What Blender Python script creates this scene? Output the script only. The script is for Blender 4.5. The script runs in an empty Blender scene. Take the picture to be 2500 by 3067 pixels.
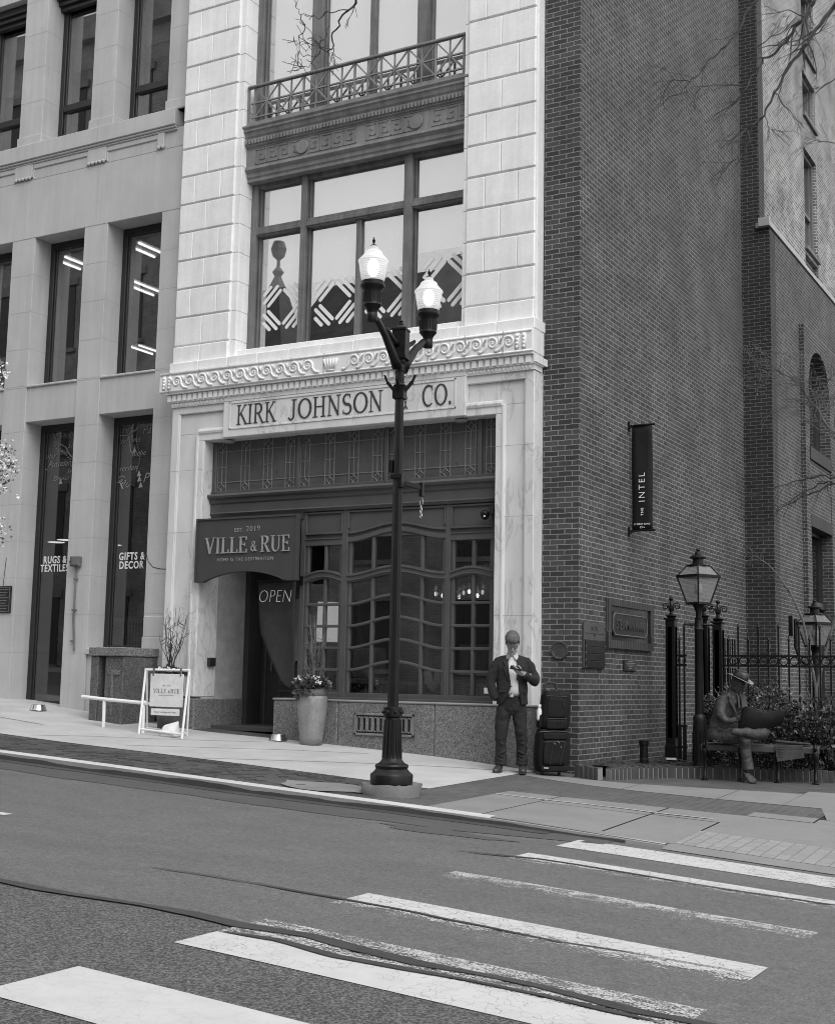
import bpy, bmesh, math, random
from mathutils import Vector, Matrix, Quaternion
random.seed(7)
S = bpy.context.scene
COL = S.collection
R = math.radians
# ------------------------------------------------------------------ camera
CAM = Vector((6.477, -15.740, 1.204)); FOC = 3919.03
YAW, PIT, ROL = -0.514399, 0.127306, 0.0191018
fwd = Vector((math.sin(YAW)*math.cos(PIT), math.cos(YAW)*math.cos(PIT), math.sin(PIT)))
rt0 = Vector((math.cos(YAW), -math.sin(YAW), 0)); up0 = rt0.cross(fwd)
rt = rt0*math.cos(ROL)+up0*math.sin(ROL); up = up0*math.cos(ROL)-rt0*math.sin(ROL)
cd = bpy.data.cameras.new('camera'); cam = bpy.data.objects.new('camera', cd); COL.objects.link(cam)
cam.matrix_world = Matrix(((rt.x, up.x, -fwd.x, CAM.x), (rt.y, up.y, -fwd.y, CAM.y), (rt.z, up.z, -fwd.z, CAM.z), (0, 0, 0, 1)))
cd.sensor_fit = 'HORIZONTAL'; cd.sensor_width = 36; cd.lens = 36*FOC/2500
cd.clip_start = .1; cd.clip_end = 2000
S.camera = cam
# ------------------------------------------------------------------ sky, sun, exposure (a grey, overcast day; the photo is monochrome)
SUN_EL, SUN_AZ = R(50), R(122)          # azimuth clockwise from +Y (north of the street)
W = bpy.data.worlds.new('World'); S.world = W; W.use_nodes = True
nt = W.node_tree; nt.nodes.clear()
wo = nt.nodes.new('ShaderNodeOutputWorld'); bg = nt.nodes.new('ShaderNodeBackground'); sk = nt.nodes.new('ShaderNodeTexSky'); bw = nt.nodes.new('ShaderNodeRGBToBW')
sk.sky_type = 'NISHITA'; sk.sun_disc = False; sk.sun_elevation = SUN_EL; sk.sun_rotation = SUN_AZ; sk.air_density = 1.0; sk.dust_density = 4.0; sk.ozone_density = 1
nt.links.new(sk.outputs[0], bw.inputs[0])
cl = nt.nodes.new('ShaderNodeMath'); cl.operation = 'MULTIPLY_ADD'; cl.inputs[1].default_value = .35; cl.inputs[2].default_value = 6.0   # the even veil of an overcast sky
nt.links.new(bw.outputs[0], cl.inputs[0]); nt.links.new(cl.outputs[0], bg.inputs[0]); nt.links.new(bg.outputs[0], wo.inputs[0])
bg.inputs[1].default_value = .12
sl = bpy.data.lights.new('sun', 'SUN'); sun = bpy.data.objects.new('sun', sl); COL.objects.link(sun)
sl.energy = 1.1; sl.angle = R(40); sl.color = (1, 1, 1)
sd = Vector((math.sin(SUN_AZ)*math.cos(SUN_EL), math.cos(SUN_AZ)*math.cos(SUN_EL), math.sin(SUN_EL)))
sun.rotation_euler = sd.to_track_quat('Z', 'Y').to_euler()
S.cycles.pixel_filter_type = 'BLACKMAN_HARRIS'; S.cycles.filter_width = 1.0
S.view_settings.view_transform = 'Standard'; S.view_settings.look = 'None'; S.view_settings.gamma = 1
S.view_settings.exposure = 0.52
# ------------------------------------------------------------------ geometry helpers
def ray(u, v): return rt*(u-1250)-up*(v-1533.5)+fwd*FOC
def PY(u, v, Y): d = ray(u, v); return CAM+d*((Y-CAM.y)/d.y)
def PX(u, v, X): d = ray(u, v); return CAM+d*((X-CAM.x)/d.x)
def PZ(u, v, Z): d = ray(u, v); return CAM+d*((Z-CAM.z)/d.z)
def UX(u, v, Y): return PY(u, v, Y).x
def UZ(u, v, Y): return PY(u, v, Y).z
def zat(u, v, Y, X):                    # height on plane Y of the image line through (u,v), slid along X
    return PY(u, v, Y).z
def itp(t, x):
    if x <= t[0][0]: return t[0][1]
    for (a, b), (c, d) in zip(t, t[1:]):
        if x <= c: return b+(d-b)*(x-a)/(c-a)
    return t[-1][1]
def sm(t, x, w=.8): return sum(itp(t, x+w*k/3) for k in range(-3, 4))/7
ZF = [(-40, 2.2), (-14, 1.0), (-9.9, .745), (-9, .665), (-8.5, .62), (-6, .395), (-4.31, .33), (-3.07, .262), (-1.9, .205), (-1.07, .138), (-.5, .082), (0, .034), (.6, .012), (1.5, .015), (3, .02), (6, -.02), (12, -.2), (40, -.8)]
ZK = [(-40, 1.9), (-14, .70), (-5.46, .265), (-3.89, .188), (-2.02, .09), (-.77, .027), (.97, -.061), (1.9, -.125), (2.65, -.19), (4.3, -.30), (7, -.455), (12, -.7), (40, -1.3)]
ZR = [(-40, 1.78), (-14, .6), (-5.4, .172), (-2, -.003), (1, -.13), (1.95, -.176), (4.5, -.335), (7, -.48), (12, -.74), (40, -1.34)]
def zs(x, y):
    t = min(1, max(0, (-.3-y)/4.2)); return sm(ZF, x)*(1-t)+sm(ZK, x)*t
def zr(x, y): return sm(ZR, x)

def G(u, v, fn=None):                   # where an image ray meets the ground
    z = 0.0; fn = fn or zs
    for _ in range(60):
        p = PZ(u, v, z); z += .6*(fn(p.x, p.y)-z)
    return PZ(u, v, z)
class MB:
    def __init__(s): s.v = []; s.f = []; s.mi = []; s.cur = 0; s.sm = []; s.smooth = False
    def add(s, vs, fs):
        b = len(s.v); s.v += [Vector(p) for p in vs]
        for f in fs: s.f.append([b+i for i in f]); s.mi.append(s.cur); s.sm.append(s.smooth)
        return s
    def box(s, x0, x1, y0, y1, z0, z1, M=None):
        x0, x1 = min(x0, x1), max(x0, x1); y0, y1 = min(y0, y1), max(y0, y1); z0, z1 = min(z0, z1), max(z0, z1)
        vs = [Vector(p) for p in ((x0, y0, z0), (x1, y0, z0), (x1, y1, z0), (x0, y1, z0), (x0, y0, z1), (x1, y0, z1), (x1, y1, z1), (x0, y1, z1))]
        if M is not None: vs = [M @ p for p in vs]
        return s.add(vs, [(0, 3, 2, 1), (4, 5, 6, 7), (0, 1, 5, 4), (1, 2, 6, 5), (2, 3, 7, 6), (3, 0, 4, 7)])
    def prism(s, poly, fn, d0, d1):     # 2-D polygon (ccw) -> fn(a,b,d) point
        n = len(poly)
        vs = [fn(a, b, d0) for a, b in poly]+[fn(a, b, d1) for a, b in poly]
        return s.add(vs, [tuple(range(n-1, -1, -1)), tuple(range(n, 2*n))]+[(i, (i+1) % n, n+(i+1) % n, n+i) for i in range(n)])
    def xz(s, poly, y0, y1): return s.prism(poly, lambda a, b, d: (a, d, b), y0, y1)
    def yz(s, poly, x0, x1): return s.prism(poly, lambda a, b, d: (d, a, b), x0, x1)
    def xy(s, poly, z0, z1): return s.prism(poly, lambda a, b, d: (a, b, d), z0, z1)
    def lathe(s, prof, c=(0, 0, 0), seg=20, M=None, sx=1, sy=1, ph=0, caps=True):   # prof [(r,z)]
        c = Vector(c); vs = []; n = len(prof)
        for r, z in prof:
            for k in range(seg):
                a = 2*math.pi*(k+ph)/seg; p = Vector((r*sx*math.cos(a), r*sy*math.sin(a), z))
                vs.append((M @ p if M is not None else p)+c)
        fs = [(i*seg+k, i*seg+(k+1) % seg, (i+1)*seg+(k+1) % seg, (i+1)*seg+k) for i in range(n-1) for k in range(seg)]
        if caps: fs += [tuple(range(seg-1, -1, -1)), tuple((n-1)*seg+k for k in range(seg))]
        return s.add(vs, fs)
    def tube(s, pts, r, seg=8, sy=1):
        pts = [Vector(p) for p in pts]; n = len(pts); rs = r if isinstance(r, (list, tuple)) else [r]*n
        t0 = (pts[1]-pts[0]).normalized(); ref = Vector((0, 0, 1)) if abs(t0.z) < .9 else Vector((1, 0, 0))
        vs = []; u = t0.cross(ref).normalized()
        for i in range(n):
            t = (pts[min(i+1, n-1)]-pts[max(i-1, 0)])
            t = t.normalized() if t.length > 1e-9 else t0
            u = (u-t*u.dot(t)); u = u.normalized() if u.length > 1e-6 else t.orthogonal().normalized()
            w = t.cross(u)
            for k in range(seg):
                a = 2*math.pi*k/seg; vs.append(pts[i]+u*(rs[i]*math.cos(a))+w*(rs[i]*sy*math.sin(a)))
        fs = [(i*seg+k, i*seg+(k+1) % seg, (i+1)*seg+(k+1) % seg, (i+1)*seg+k) for i in range(n-1) for k in range(seg)]
        fs += [tuple(range(seg-1, -1, -1)), tuple((n-1)*seg+k for k in range(seg))]
        return s.add(vs, fs)
    def bar(s, a, b, w, h):             # rectangular bar from a to b (w across, h up-ish)
        a, b = Vector(a), Vector(b); t = (b-a).normalized(); ref = Vector((0, 0, 1)) if abs(t.z) < .95 else Vector((0, 1, 0))
        u = t.cross(ref).normalized()*w/2; q = u.cross(t).normalized()*h/2
        return s.add([a-u-q, a+u-q, a+u+q, a-u+q, b-u-q, b+u-q, b+u+q, b-u+q], [(0, 3, 2, 1), (4, 5, 6, 7), (0, 1, 5, 4), (1, 2, 6, 5), (2, 3, 7, 6), (3, 0, 4, 7)])
    def sphere(s, c, r, seg=12, rings=8, sz=1, sx=1, sy=1):
        prof = [(max(1e-4, math.sin(math.pi*i/rings))*r, -math.cos(math.pi*i/rings)*r*sz) for i in range(rings+1)]
        return s.lathe(prof, c, seg, sx=sx, sy=sy)
    def loft(s, rings, seg=20, p=2.0):  # rings: (centre, u-vector, v-vector); superellipse power p
        vs = []
        for c, u, v in rings:
            c, u, v = Vector(c), Vector(u), Vector(v)
            for k in range(seg):
                a = 2*math.pi*k/seg; ca, sa = math.cos(a), math.sin(a)
                vs.append(c+u*(math.copysign(abs(ca)**(2/p), ca))+v*(math.copysign(abs(sa)**(2/p), sa)))
        n = len(rings)
        fs = [(i*seg+k, i*seg+(k+1) % seg, (i+1)*seg+(k+1) % seg, (i+1)*seg+k) for i in range(n-1) for k in range(seg)]
        fs += [tuple(range(seg-1, -1, -1)), tuple((n-1)*seg+k for k in range(seg))]
        return s.add(vs, fs)
    def sheet(s, xs, ys, fn):           # grid over xs (list) and ys (list or function of x giving list) with z = fn
        nx = len(xs); rows = [ys(x) if callable(ys) else ys for x in xs]; ny = len(rows[0])
        vs = [(x, y, fn(x, y)) for x, rw in zip(xs, rows) for y in rw]
        return s.add(vs, [(i*ny+j, (i+1)*ny+j, (i+1)*ny+j+1, i*ny+j+1) for i in range(nx-1) for j in range(ny-1)])
    def build(s, name, mat, parent=None, bevel=0, smooth=None, auto=None, remesh=0, sub=0, fix=False):
        off = WL[parent.name] if parent is not None else Vector((0, 0, 0))
        me = bpy.data.meshes.new(name)
        me.from_pydata([tuple(p-off) for p in s.v], [], s.f)
        for i, m in enumerate(mat if isinstance(mat, (list, tuple)) else [mat]): me.materials.append(m)
        me.polygons.foreach_set('material_index', s.mi)
        me.polygons.foreach_set('use_smooth', [bool(smooth) if smooth is not None else x for x in s.sm])
        if fix:
            bm = bmesh.new(); bm.from_mesh(me); bmesh.ops.recalc_face_normals(bm, faces=bm.faces); bm.to_mesh(me); bm.free()
        me.update()
        o = bpy.data.objects.new(name, me); COL.objects.link(o)
        if parent is not None: o.parent = parent
        WL[o.name] = off.copy()
        if remesh:
            m = o.modifiers.new('fuse', 'REMESH'); m.mode = 'VOXEL'; m.voxel_size = remesh; m.use_smooth_shade = True
            m2 = o.modifiers.new('relax', 'SMOOTH'); m2.factor = .5; m2.iterations = 3
        if sub:
            m = o.modifiers.new('subdivide', 'SUBSURF'); m.levels = sub; m.render_levels = sub
        if bevel:
            m = o.modifiers.new('edge', 'BEVEL'); m.width = bevel; m.segments = 1; m.limit_method = 'ANGLE'; m.angle_limit = R(40)
        if auto:
            bm = bmesh.new(); bm.from_mesh(me)
            for e in bm.edges:
                if len(e.link_faces) == 2 and e.calc_face_angle(0) > R(auto): e.smooth = False
            for f in bm.faces: f.smooth = True
            bm.to_mesh(me); bm.free()
        return o
WL = {}
def crumple(o, strength, size):         # soft folds in cloth
    t = bpy.data.textures.new('folds', 'CLOUDS'); t.noise_scale = size; t.noise_depth = 2
    m = o.modifiers.new('folds', 'DISPLACE'); m.texture = t; m.texture_coords = 'GLOBAL'; m.strength = strength; m.mid_level = .5
    return o
def tag(o, label=None, cat=None, group=None, kind=None):
    for k, v in (('label', label), ('category', cat), ('group', group), ('kind', kind)):
        if v: o[k] = v
    return o
def thing(name, label, cat, loc=(0, 0, 0), group=None):
    o = bpy.data.objects.new(name, None); COL.objects.link(o); o.location = loc; WL[o.name] = Vector(loc)
    o.empty_display_size = .2
    return tag(o, label, cat, group)
def recentre(o):                        # move a one-mesh thing's origin to the middle of its foot
    me = o.data; xs = [v.co for v in me.vertices]
    c = Vector(((min(p.x for p in xs)+max(p.x for p in xs))/2, (min(p.y for p in xs)+max(p.y for p in xs))/2, min(p.z for p in xs)))
    me.transform(Matrix.Translation(-c)); o.location = c; WL[o.name] = c
    return o
def solo(name, mb, mat, label, cat, group=None, **kw):
    o = mb.build(name, mat, None, **kw); recentre(o); return tag(o, label, cat, group)
def struct(name, mb, mat, **kw): return tag(mb.build(name, mat, None, **kw), kind='structure')
def copy_tree(o, parent=None):
    c = o.copy(); COL.objects.link(c); c.parent = parent; WL[c.name] = WL[o.name].copy()
    for ch in list(o.children): copy_tree(ch, c)
    return c
def text(name, s, size, origin, ux, uy, mat, parent=None, ext=.002, shear=0, align='CENTER', space=1.0, weight=0, squash=1.0):
    cu = bpy.data.curves.new(name, 'FONT'); cu.body = s; cu.size = size; cu.align_x = align; cu.align_y = 'CENTER'; cu.extrude = ext; cu.shear = shear
    cu.space_character = space; cu.offset = weight; cu.resolution_u = 3
    t = bpy.data.objects.new(name+'_curve', cu); COL.objects.link(t)
    me = bpy.data.meshes.new_from_object(t.evaluated_get(bpy.context.evaluated_depsgraph_get()))
    bpy.data.objects.remove(t); bpy.data.curves.remove(cu)
    ux, uy = Vector(ux).normalized(), Vector(uy).normalized(); un = ux.cross(uy)
    off = WL[parent.name] if parent is not None else Vector((0, 0, 0)); og = Vector(origin)-off
    M = Matrix(((ux.x*squash, uy.x, un.x, og.x), (ux.y*squash, uy.y, un.y, og.y), (ux.z*squash, uy.z, un.z, og.z), (0, 0, 0, 1)))
    me.transform(M); me.name = name; me.materials.clear(); me.materials.append(mat)
    o = bpy.data.objects.new(name, me); COL.objects.link(o)
    if parent is not None: o.parent = parent
    WL[o.name] = off.copy(); return o
# ------------------------------------------------------------------ materials (greys only: the photograph is black and white)
MATS = {}
def g(v): return (v, v, v, 1)
class NT:
    def __init__(s, name):
        m = bpy.data.materials.new(name); m.use_nodes = True; s.m = m; s.t = m.node_tree; s.t.nodes.clear()
        s.out = s.n('ShaderNodeOutputMaterial'); s.b = s.n('ShaderNodeBsdfPrincipled'); s.l(s.b.outputs[0], s.out.inputs[0]); MATS[name] = m
    def n(s, k, **kw):
        x = s.t.nodes.new(k)
        for a, b in kw.items(): setattr(x, a, b)
        return x
    def l(s, a, b): s.t.links.new(a, b)
    def pos(s): return s.n('ShaderNodeNewGeometry').outputs['Position']
    def objc(s): return s.n('ShaderNodeTexCoord').outputs['Object']
    def noise(s, vec, scale, detail=4, rough=.6, dist=0):
        x = s.n('ShaderNodeTexNoise'); x.inputs['Scale'].default_value = scale; x.inputs['Detail'].default_value = detail; x.inputs['Roughness'].default_value = rough; x.inputs['Distortion'].default_value = dist
        s.l(vec, x.inputs['Vector']); return x.outputs['Fac']
    def ramp(s, fac, lo, hi, a, b):     # linear map lo..hi -> a..b, clamped
        x = s.n('ShaderNodeMapRange'); x.inputs[1].default_value = lo; x.inputs[2].default_value = hi; x.inputs[3].default_value = a; x.inputs[4].default_value = b
        s.l(fac, x.inputs[0]); return x.outputs[0]
    def math(s, op, a, b=None, c=None):
        x = s.n('ShaderNodeMath', operation=op)
        for i, q in enumerate((a, b, c)):
            if q is None: continue
            if isinstance(q, (int, float)): x.inputs[i].default_value = q
            else: s.l(q, x.inputs[i])
        return x.outputs[0]
    def mix(s, fac, a, b):
        x = s.n('ShaderNodeMix', data_type='FLOAT')
        for i, q in ((0, fac), (2, a), (3, b)):
            if isinstance(q, (int, float)): x.inputs[i].default_value = q
            else: s.l(q, x.inputs[i])
        return x.outputs[0]
    def scaled(s, vec, sx, sy, sz):
        x = s.n('ShaderNodeMapping'); x.inputs['Scale'].default_value = (sx, sy, sz); s.l(vec, x.inputs[0]); return x.outputs[0]
    def col(s, val): s.l(val, s.b.inputs['Base Color'])
    def rough(s, v):
        if isinstance(v, (int, float)): s.b.inputs['Roughness'].default_value = v
        else: s.l(v, s.b.inputs['Roughness'])
    def bump(s, h, strength=.3, dist=.01):
        x = s.n('ShaderNodeBump'); x.inputs['Strength'].default_value = strength; x.inputs['Distance'].default_value = dist
        s.l(h, x.inputs['Height']); s.l(x.outputs[0], s.b.inputs['Normal'])
def plain(name, v, rough=.6, var=.18, scale=5, fine=.1, fscale=60, bump=0, metal=0, spec=.5, streak=0, coat=0):
    k = NT(name); p = k.pos()
    a = k.ramp(k.noise(p, scale, 5), .3, .7, 1-var, 1+var); b = k.ramp(k.noise(p, fscale, 3), .3, .7, 1-fine, 1+fine)
    c = k.math('MULTIPLY', k.math('MULTIPLY', a, b), v)
    if streak:
        sx = k.noise(k.scaled(p, 9, 9, .5), 1.0, 4); c = k.math('MULTIPLY', c, k.ramp(sx, .3, .75, 1+streak*.4, 1-streak))
    k.col(c); k.rough(k.ramp(k.noise(p, scale*3, 3), .3, .7, max(0, rough-.08), min(1, rough+.08)))
    k.b.inputs['Metallic'].default_value = metal; k.b.inputs['Specular IOR Level'].default_value = spec
    if coat: k.b.inputs['Coat Weight'].default_value = coat; k.b.inputs['Coat Roughness'].default_value = .15
    if bump: k.bump(k.noise(p, fscale, 4), bump, .01)
    return k.m
def brick(name, c1, c2, mortar, bw_=.2035, rh=.0693, z0=.008, rough=.85, ms=.0055, x0=0.0, wear=.2, dark=0, axis=None):
    k = NT(name); p = k.pos(); sp = k.n('ShaderNodeSeparateXYZ'); k.l(p, sp.inputs[0])
    u = k.math('ADD', sp.outputs[0], sp.outputs[1]); u = k.math('ADD', u, x0); z = k.math('SUBTRACT', sp.outputs[2], z0)
    if axis == 'xy': u, z = k.math('ADD', sp.outputs[0], x0), sp.outputs[1]
    if axis == 'yx': u, z = k.math('ADD', sp.outputs[1], x0), sp.outputs[0]
    wob = k.ramp(k.noise(p, 7, 2), .3, .7, -.0035, .0035); z = k.math('ADD', z, wob)
    wob2 = k.ramp(k.noise(p, 23, 2), .3, .7, -.004, .004); u = k.math('ADD', u, wob2)
    cv = k.n('ShaderNodeCombineXYZ'); k.l(u, cv.inputs[0]); k.l(z, cv.inputs[1])
    b = k.n('ShaderNodeTexBrick'); k.l(cv.outputs[0], b.inputs['Vector'])
    for nm, q in (('Scale', 1), ('Mortar Size', ms), ('Mortar Smooth', .25), ('Bias', 0), ('Brick Width', bw_), ('Row Height', rh)): b.inputs[nm].default_value = q
    b.inputs['Color1'].default_value = g(c1); b.inputs['Color2'].default_value = g(c2); b.inputs['Mortar'].default_value = g(mortar)
    a = k.ramp(k.noise(p, 1.1, 4), .3, .7, 1-wear, 1+wear); f = k.ramp(k.noise(p, 45, 4, .7), .25, .75, .8, 1.2)
    bwn = k.n('ShaderNodeRGBToBW'); k.l(b.outputs['Color'], bwn.inputs[0])
    c = k.math('MULTIPLY', k.math('MULTIPLY', bwn.outputs[0], a), f)
    k.col(c); k.rough(rough)
    h = k.math('ADD', k.math('MULTIPLY', b.outputs['Fac'], -1), k.math('MULTIPLY', k.noise(p, 90, 3), .35)); k.bump(h, .55, .008)
    return k.m
def glass(name, r0=.08, tint=.8, extra=.0, rough=0.0, wave=.0):
    """flat pane: clear, with a mirror part that grows towards grazing view (Schlick)"""
    m = bpy.data.materials.new(name); m.use_nodes = True; t = m.node_tree; t.nodes.clear(); n = t.nodes.new; L = t.links.new
    o = n('ShaderNodeOutputMaterial'); mx = n('ShaderNodeMixShader'); tr = n('ShaderNodeBsdfTransparent'); gl = n('ShaderNodeBsdfGlossy'); lw = n('ShaderNodeLayerWeight'); pw = n('ShaderNodeMath'); ml = n('ShaderNodeMath')
    tr.inputs[0].default_value = g(tint); gl.inputs[0].default_value = g(.95); gl.inputs['Roughness'].default_value = rough
    lw.inputs['Blend'].default_value = .5; pw.operation = 'POWER'; pw.inputs[1].default_value = 4; ml.operation = 'MULTIPLY_ADD'; ml.inputs[1].default_value = 1-r0; ml.inputs[2].default_value = r0
    if wave:
        ge = n('ShaderNodeNewGeometry'); nz = n('ShaderNodeTexNoise'); nz.inputs['Scale'].default_value = 1.3; nz.inputs['Detail'].default_value = 1; bp = n('ShaderNodeBump'); bp.inputs['Strength'].default_value = wave; bp.inputs['Distance'].default_value = .03
        L(ge.outputs['Position'], nz.inputs['Vector']); L(nz.outputs['Fac'], bp.inputs['Height']); L(bp.outputs[0], gl.inputs['Normal'])
    L(lw.outputs['Facing'], pw.inputs[0]); L(pw.outputs[0], ml.inputs[0]); L(ml.outputs[0], mx.inputs[0]); L(tr.outputs[0], mx.inputs[1]); L(gl.outputs[0], mx.inputs[2]); L(mx.outputs[0], o.inputs[0])
    MATS[name] = m; return m
def emit(name, v, base=.8):
    k = NT(name); k.b.inputs['Base Color'].default_value = g(base); k.b.inputs['Emission Color'].default_value = (1, 1, 1, 1); k.b.inputs['Emission Strength'].default_value = v; return k.m
# ------------------------------------------------------------------ materials used across the scene
plain('terracotta', .80, .35, .07, 2.5, .04, 40, spec=.5, streak=.10)
plain('terracotta_joint', .33, .8)
plain('limestone', .47, .75, .08, 1.2, .06, 70, bump=.06, streak=.10)
plain('limestone_dark', .36, .8, .1, 2)
plain('iron_black', .007, .42, .3, 6, .15, 80, spec=.28)
plain('iron_cornice', .20, .5, .2, 3, .08, 60, streak=.35)
plain('frame_grey', .15, .6, .2, 4, .1, 60, streak=.5, bump=.05)
plain('frame_dark', .022, .45, .2, 4)
plain('shopfront_paint', .078, .42, .12, 3, .05, 50)
plain('shopfront_dark', .04, .5, .15, 3)
plain('leaded_pane', .075, .35, .25, 2.5, .1, 30)
plain('lead_came', .17, .5, .2, 6)
plain('sign_paint', .05, .55, .08, 3)
plain('letter_grey', .30, .5, .1, 6)
plain('letter_white', .82, .5, .05, 6)
plain('letter_bronze', .045, .5, .2, 9)
plain('white_paint', .78, .4, .06, 4, .03)
plain('canvas_white', .72, .85, .1, 9, .05)
plain('black_cloth', .028, .75, .2, 8, .2, 220, bump=.15, spec=.3)
plain('black_nylon', .009, .7, .25, 7, .25, 260, bump=.2, spec=.2)
plain('denim', .024, .85, .25, 9, .2, 240, bump=.15, spec=.2)
plain('jacket_cloth', .026, .9, .15, 6, .2, 260, bump=.12, spec=.2)
plain('shirt_white', .62, .8, .08, 14, .03, spec=.2)
plain('skin', .27, .5, .08, 30, .04)
plain('hair', .08, .55, .35, 60, .3, 300, bump=.3)
plain('leather', .035, .4, .3, 20)
plain('chrome', .5, .22, .03, metal=1)
plain('bronze', .058, .62, .35, 6, .3, 90, bump=.3, metal=.25, spec=.3)
plain('bronze_dark', .012, .6, .3, 6, .2, 60, metal=.2, spec=.2)
plain('bronze_hat', .05, .4, .3, 10, .1, metal=.75)
plain('bronze_brim', .30, .4, .15, 10, .1, metal=.55)
plain('plaque_bronze', .022, .55, .3, 10, .2, metal=.1, spec=.25)
plain('pot_clay', .24, .6, .15, 7, .15, 50, bump=.1, streak=.3)
plain('pot_rim', .10, .6, .2, 9)
plain('foliage', .055, .5, .5, 5, .3, 30)
plain('foliage_light', .12, .5, .4, 6, .3, 30)
plain('petal_white', .75, .6, .1, 20)
plain('bark', .05, .85, .3, 8, .3, 60, bump=.3)
plain('twig', .11, .8, .3, 12)
plain('mulch', .03, .95, .6, 14, .5, 60, bump=.8)
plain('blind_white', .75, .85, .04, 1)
plain('room_dark', .06, .9, .2, 1)
plain('room_mid', .10, .9, .2, 1)
plain('wood_dark', .03, .5, .3, 4)
plain('wood_mid', .12, .55, .3, 4)
plain('fabric_grey', .16, .9, .2, 5)
plain('fabric_light', .42, .9, .12, 5)
plain('steel_grey', .28, .45, .15, 8)
plain('copper_cap', .33, .45, .2, 3)
plain('slate', .05, .6, .35, 3, .2, 20)
plain('sandstone', .22, .8, .2, 2)
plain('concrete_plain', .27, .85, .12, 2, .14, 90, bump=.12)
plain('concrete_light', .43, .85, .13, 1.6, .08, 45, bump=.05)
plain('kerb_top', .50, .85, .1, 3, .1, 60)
plain('slab_rough', .20, .9, .12, 2, .3, 130, bump=.3)
plain('slab_pale', .20, .9, .1, 2, .16, 110, bump=.15)
plain('tar', .042, .55, .25, 5, .2, 80)
plain('joint_dark', .02, .95)
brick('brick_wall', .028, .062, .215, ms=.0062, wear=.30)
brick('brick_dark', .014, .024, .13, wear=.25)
brick('brick_pale', .09, .23, .46, ms=.009, wear=.4, x0=.07)
brick('brick_soldier', .022, .036, .11, bw_=.0693, rh=.6, x0=.02, z0=.1)
brick('paver_strip', .048, .075, .085, .2, .1, axis='xy', wear=.3, ms=.006)
brick('paver_band', .066, .088, .14, .205, .1, axis='yx', wear=.15, ms=.004)
brick('paver_plaza', .05, .078, .11, .2, .1, axis='xy', wear=.25, ms=.005)
brick('paver_stamp', .23, .27, .17, .23, .115, axis='yx', wear=.1, ms=.006)
brick('slate_rows', .028, .055, .015, .28, .16, wear=.3)
brick('brick_far', .2, .27, .4, .24, .08, wear=.3)
glass('glass_clear', .05, .9)
glass('glass_shop', .15, .80, wave=.008)
glass('glass_upper', .33, .9, wave=.006)
glass('glass_office', .26, .66, wave=.012)
glass('glass_dark', .14, .5, wave=.01)
glass('lantern_glass', .10, .72, .0, .25)
def marble():
    k = NT('marble'); p = k.pos(); w = k.noise(k.scaled(p, 1.5, 1.5, .55), 2.2, 6, .6, 1.5)
    v = k.ramp(k.math('ABSOLUTE', k.math('SUBTRACT', w, .5)), 0, .035, .72, 1.0); v2 = k.ramp(k.noise(k.scaled(p, 2, 2, .8), 1.3, 4), .35, .7, 1.04, .86)
    m = k.ramp(k.noise(p, .9, 2), .5, .68, 1, .1)
    vv = k.math('MAXIMUM', v, m); k.col(k.math('MULTIPLY', k.math('MULTIPLY', vv, v2), .66)); k.rough(.45)
marble()
def granite(name='granite', lo=.085, hi=.24):
    k = NT(name); p = k.pos(); vo = k.n('ShaderNodeTexVoronoi'); vo.inputs['Scale'].default_value = 75; k.l(p, vo.inputs['Vector'])
    bwn = k.n('ShaderNodeRGBToBW'); k.l(vo.outputs['Color'], bwn.inputs[0]); a = k.ramp(bwn.outputs[0], .25, .8, lo, hi)
    b = k.ramp(k.noise(p, 130, 2), .6, .72, 1, 1.9); c = k.ramp(k.noise(p, 1.5, 3), .3, .7, .85, 1.15)
    k.col(k.math('MULTIPLY', k.math('MULTIPLY', a, b), c)); k.rough(.6)
granite(); granite('granite_dark', .05, .15)
def asphalt():
    k = NT('asphalt'); p = k.pos(); sp = k.n('ShaderNodeSeparateXYZ'); k.l(p, sp.inputs[0]); y = sp.outputs[1]
    near = k.ramp(k.math('ADD', y, k.ramp(k.noise(p, 1.5, 3), .3, .7, -.05, .05)), -9.75, -9.6, 1, 0)
    vo = k.n('ShaderNodeTexVoronoi'); vo.inputs['Scale'].default_value = 95; k.l(p, vo.inputs['Vector']); bwn = k.n('ShaderNodeRGBToBW'); k.l(vo.outputs['Color'], bwn.inputs[0])
    st = k.ramp(bwn.outputs[0], .3, .85, .42, 1.9); st2 = k.math('MULTIPLY', k.ramp(k.noise(p, 60, 4, .9), .34, .66, .45, 1.6), k.ramp(k.noise(p, 22, 2), .3, .7, .85, 1.15))
    fl = k.ramp(k.noise(p, 75, 2), .66, .72, 1, 1.8)
    tex = k.math('MULTIPLY', k.mix(near, st2, st), fl)
    big = k.ramp(k.noise(k.scaled(p, .35, .9, 1), 1, 4), .3, .7, .93, 1.07); med = k.ramp(k.noise(k.scaled(p, 1, 2.2, 1), 1.6, 5), .3, .7, .9, 1.1)
    c = k.math('MULTIPLY', k.math('MULTIPLY', tex, big), k.math('MULTIPLY', med, k.mix(near, .105, .082)))
    cr = k.ramp(k.noise(k.scaled(p, 1.2, 5, 1), 3.5, 6, .75), .72, .75, 1, .6); c = k.math('MULTIPLY', c, cr)
    k.col(c); k.rough(.85)
    k.bump(k.math('ADD', k.noise(p, 160, 3, .7), k.math('MULTIPLY', k.math('MULTIPLY', bwn.outputs[0], near), 1.2)), .5, .006)
asphalt()
plain('asphalt_gutter', .072, .8, .12, 1.5, .16, 120, bump=.3)
plain('asphalt_edge', .05, .75, .2, 3, .2, 120, bump=.3)
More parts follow.
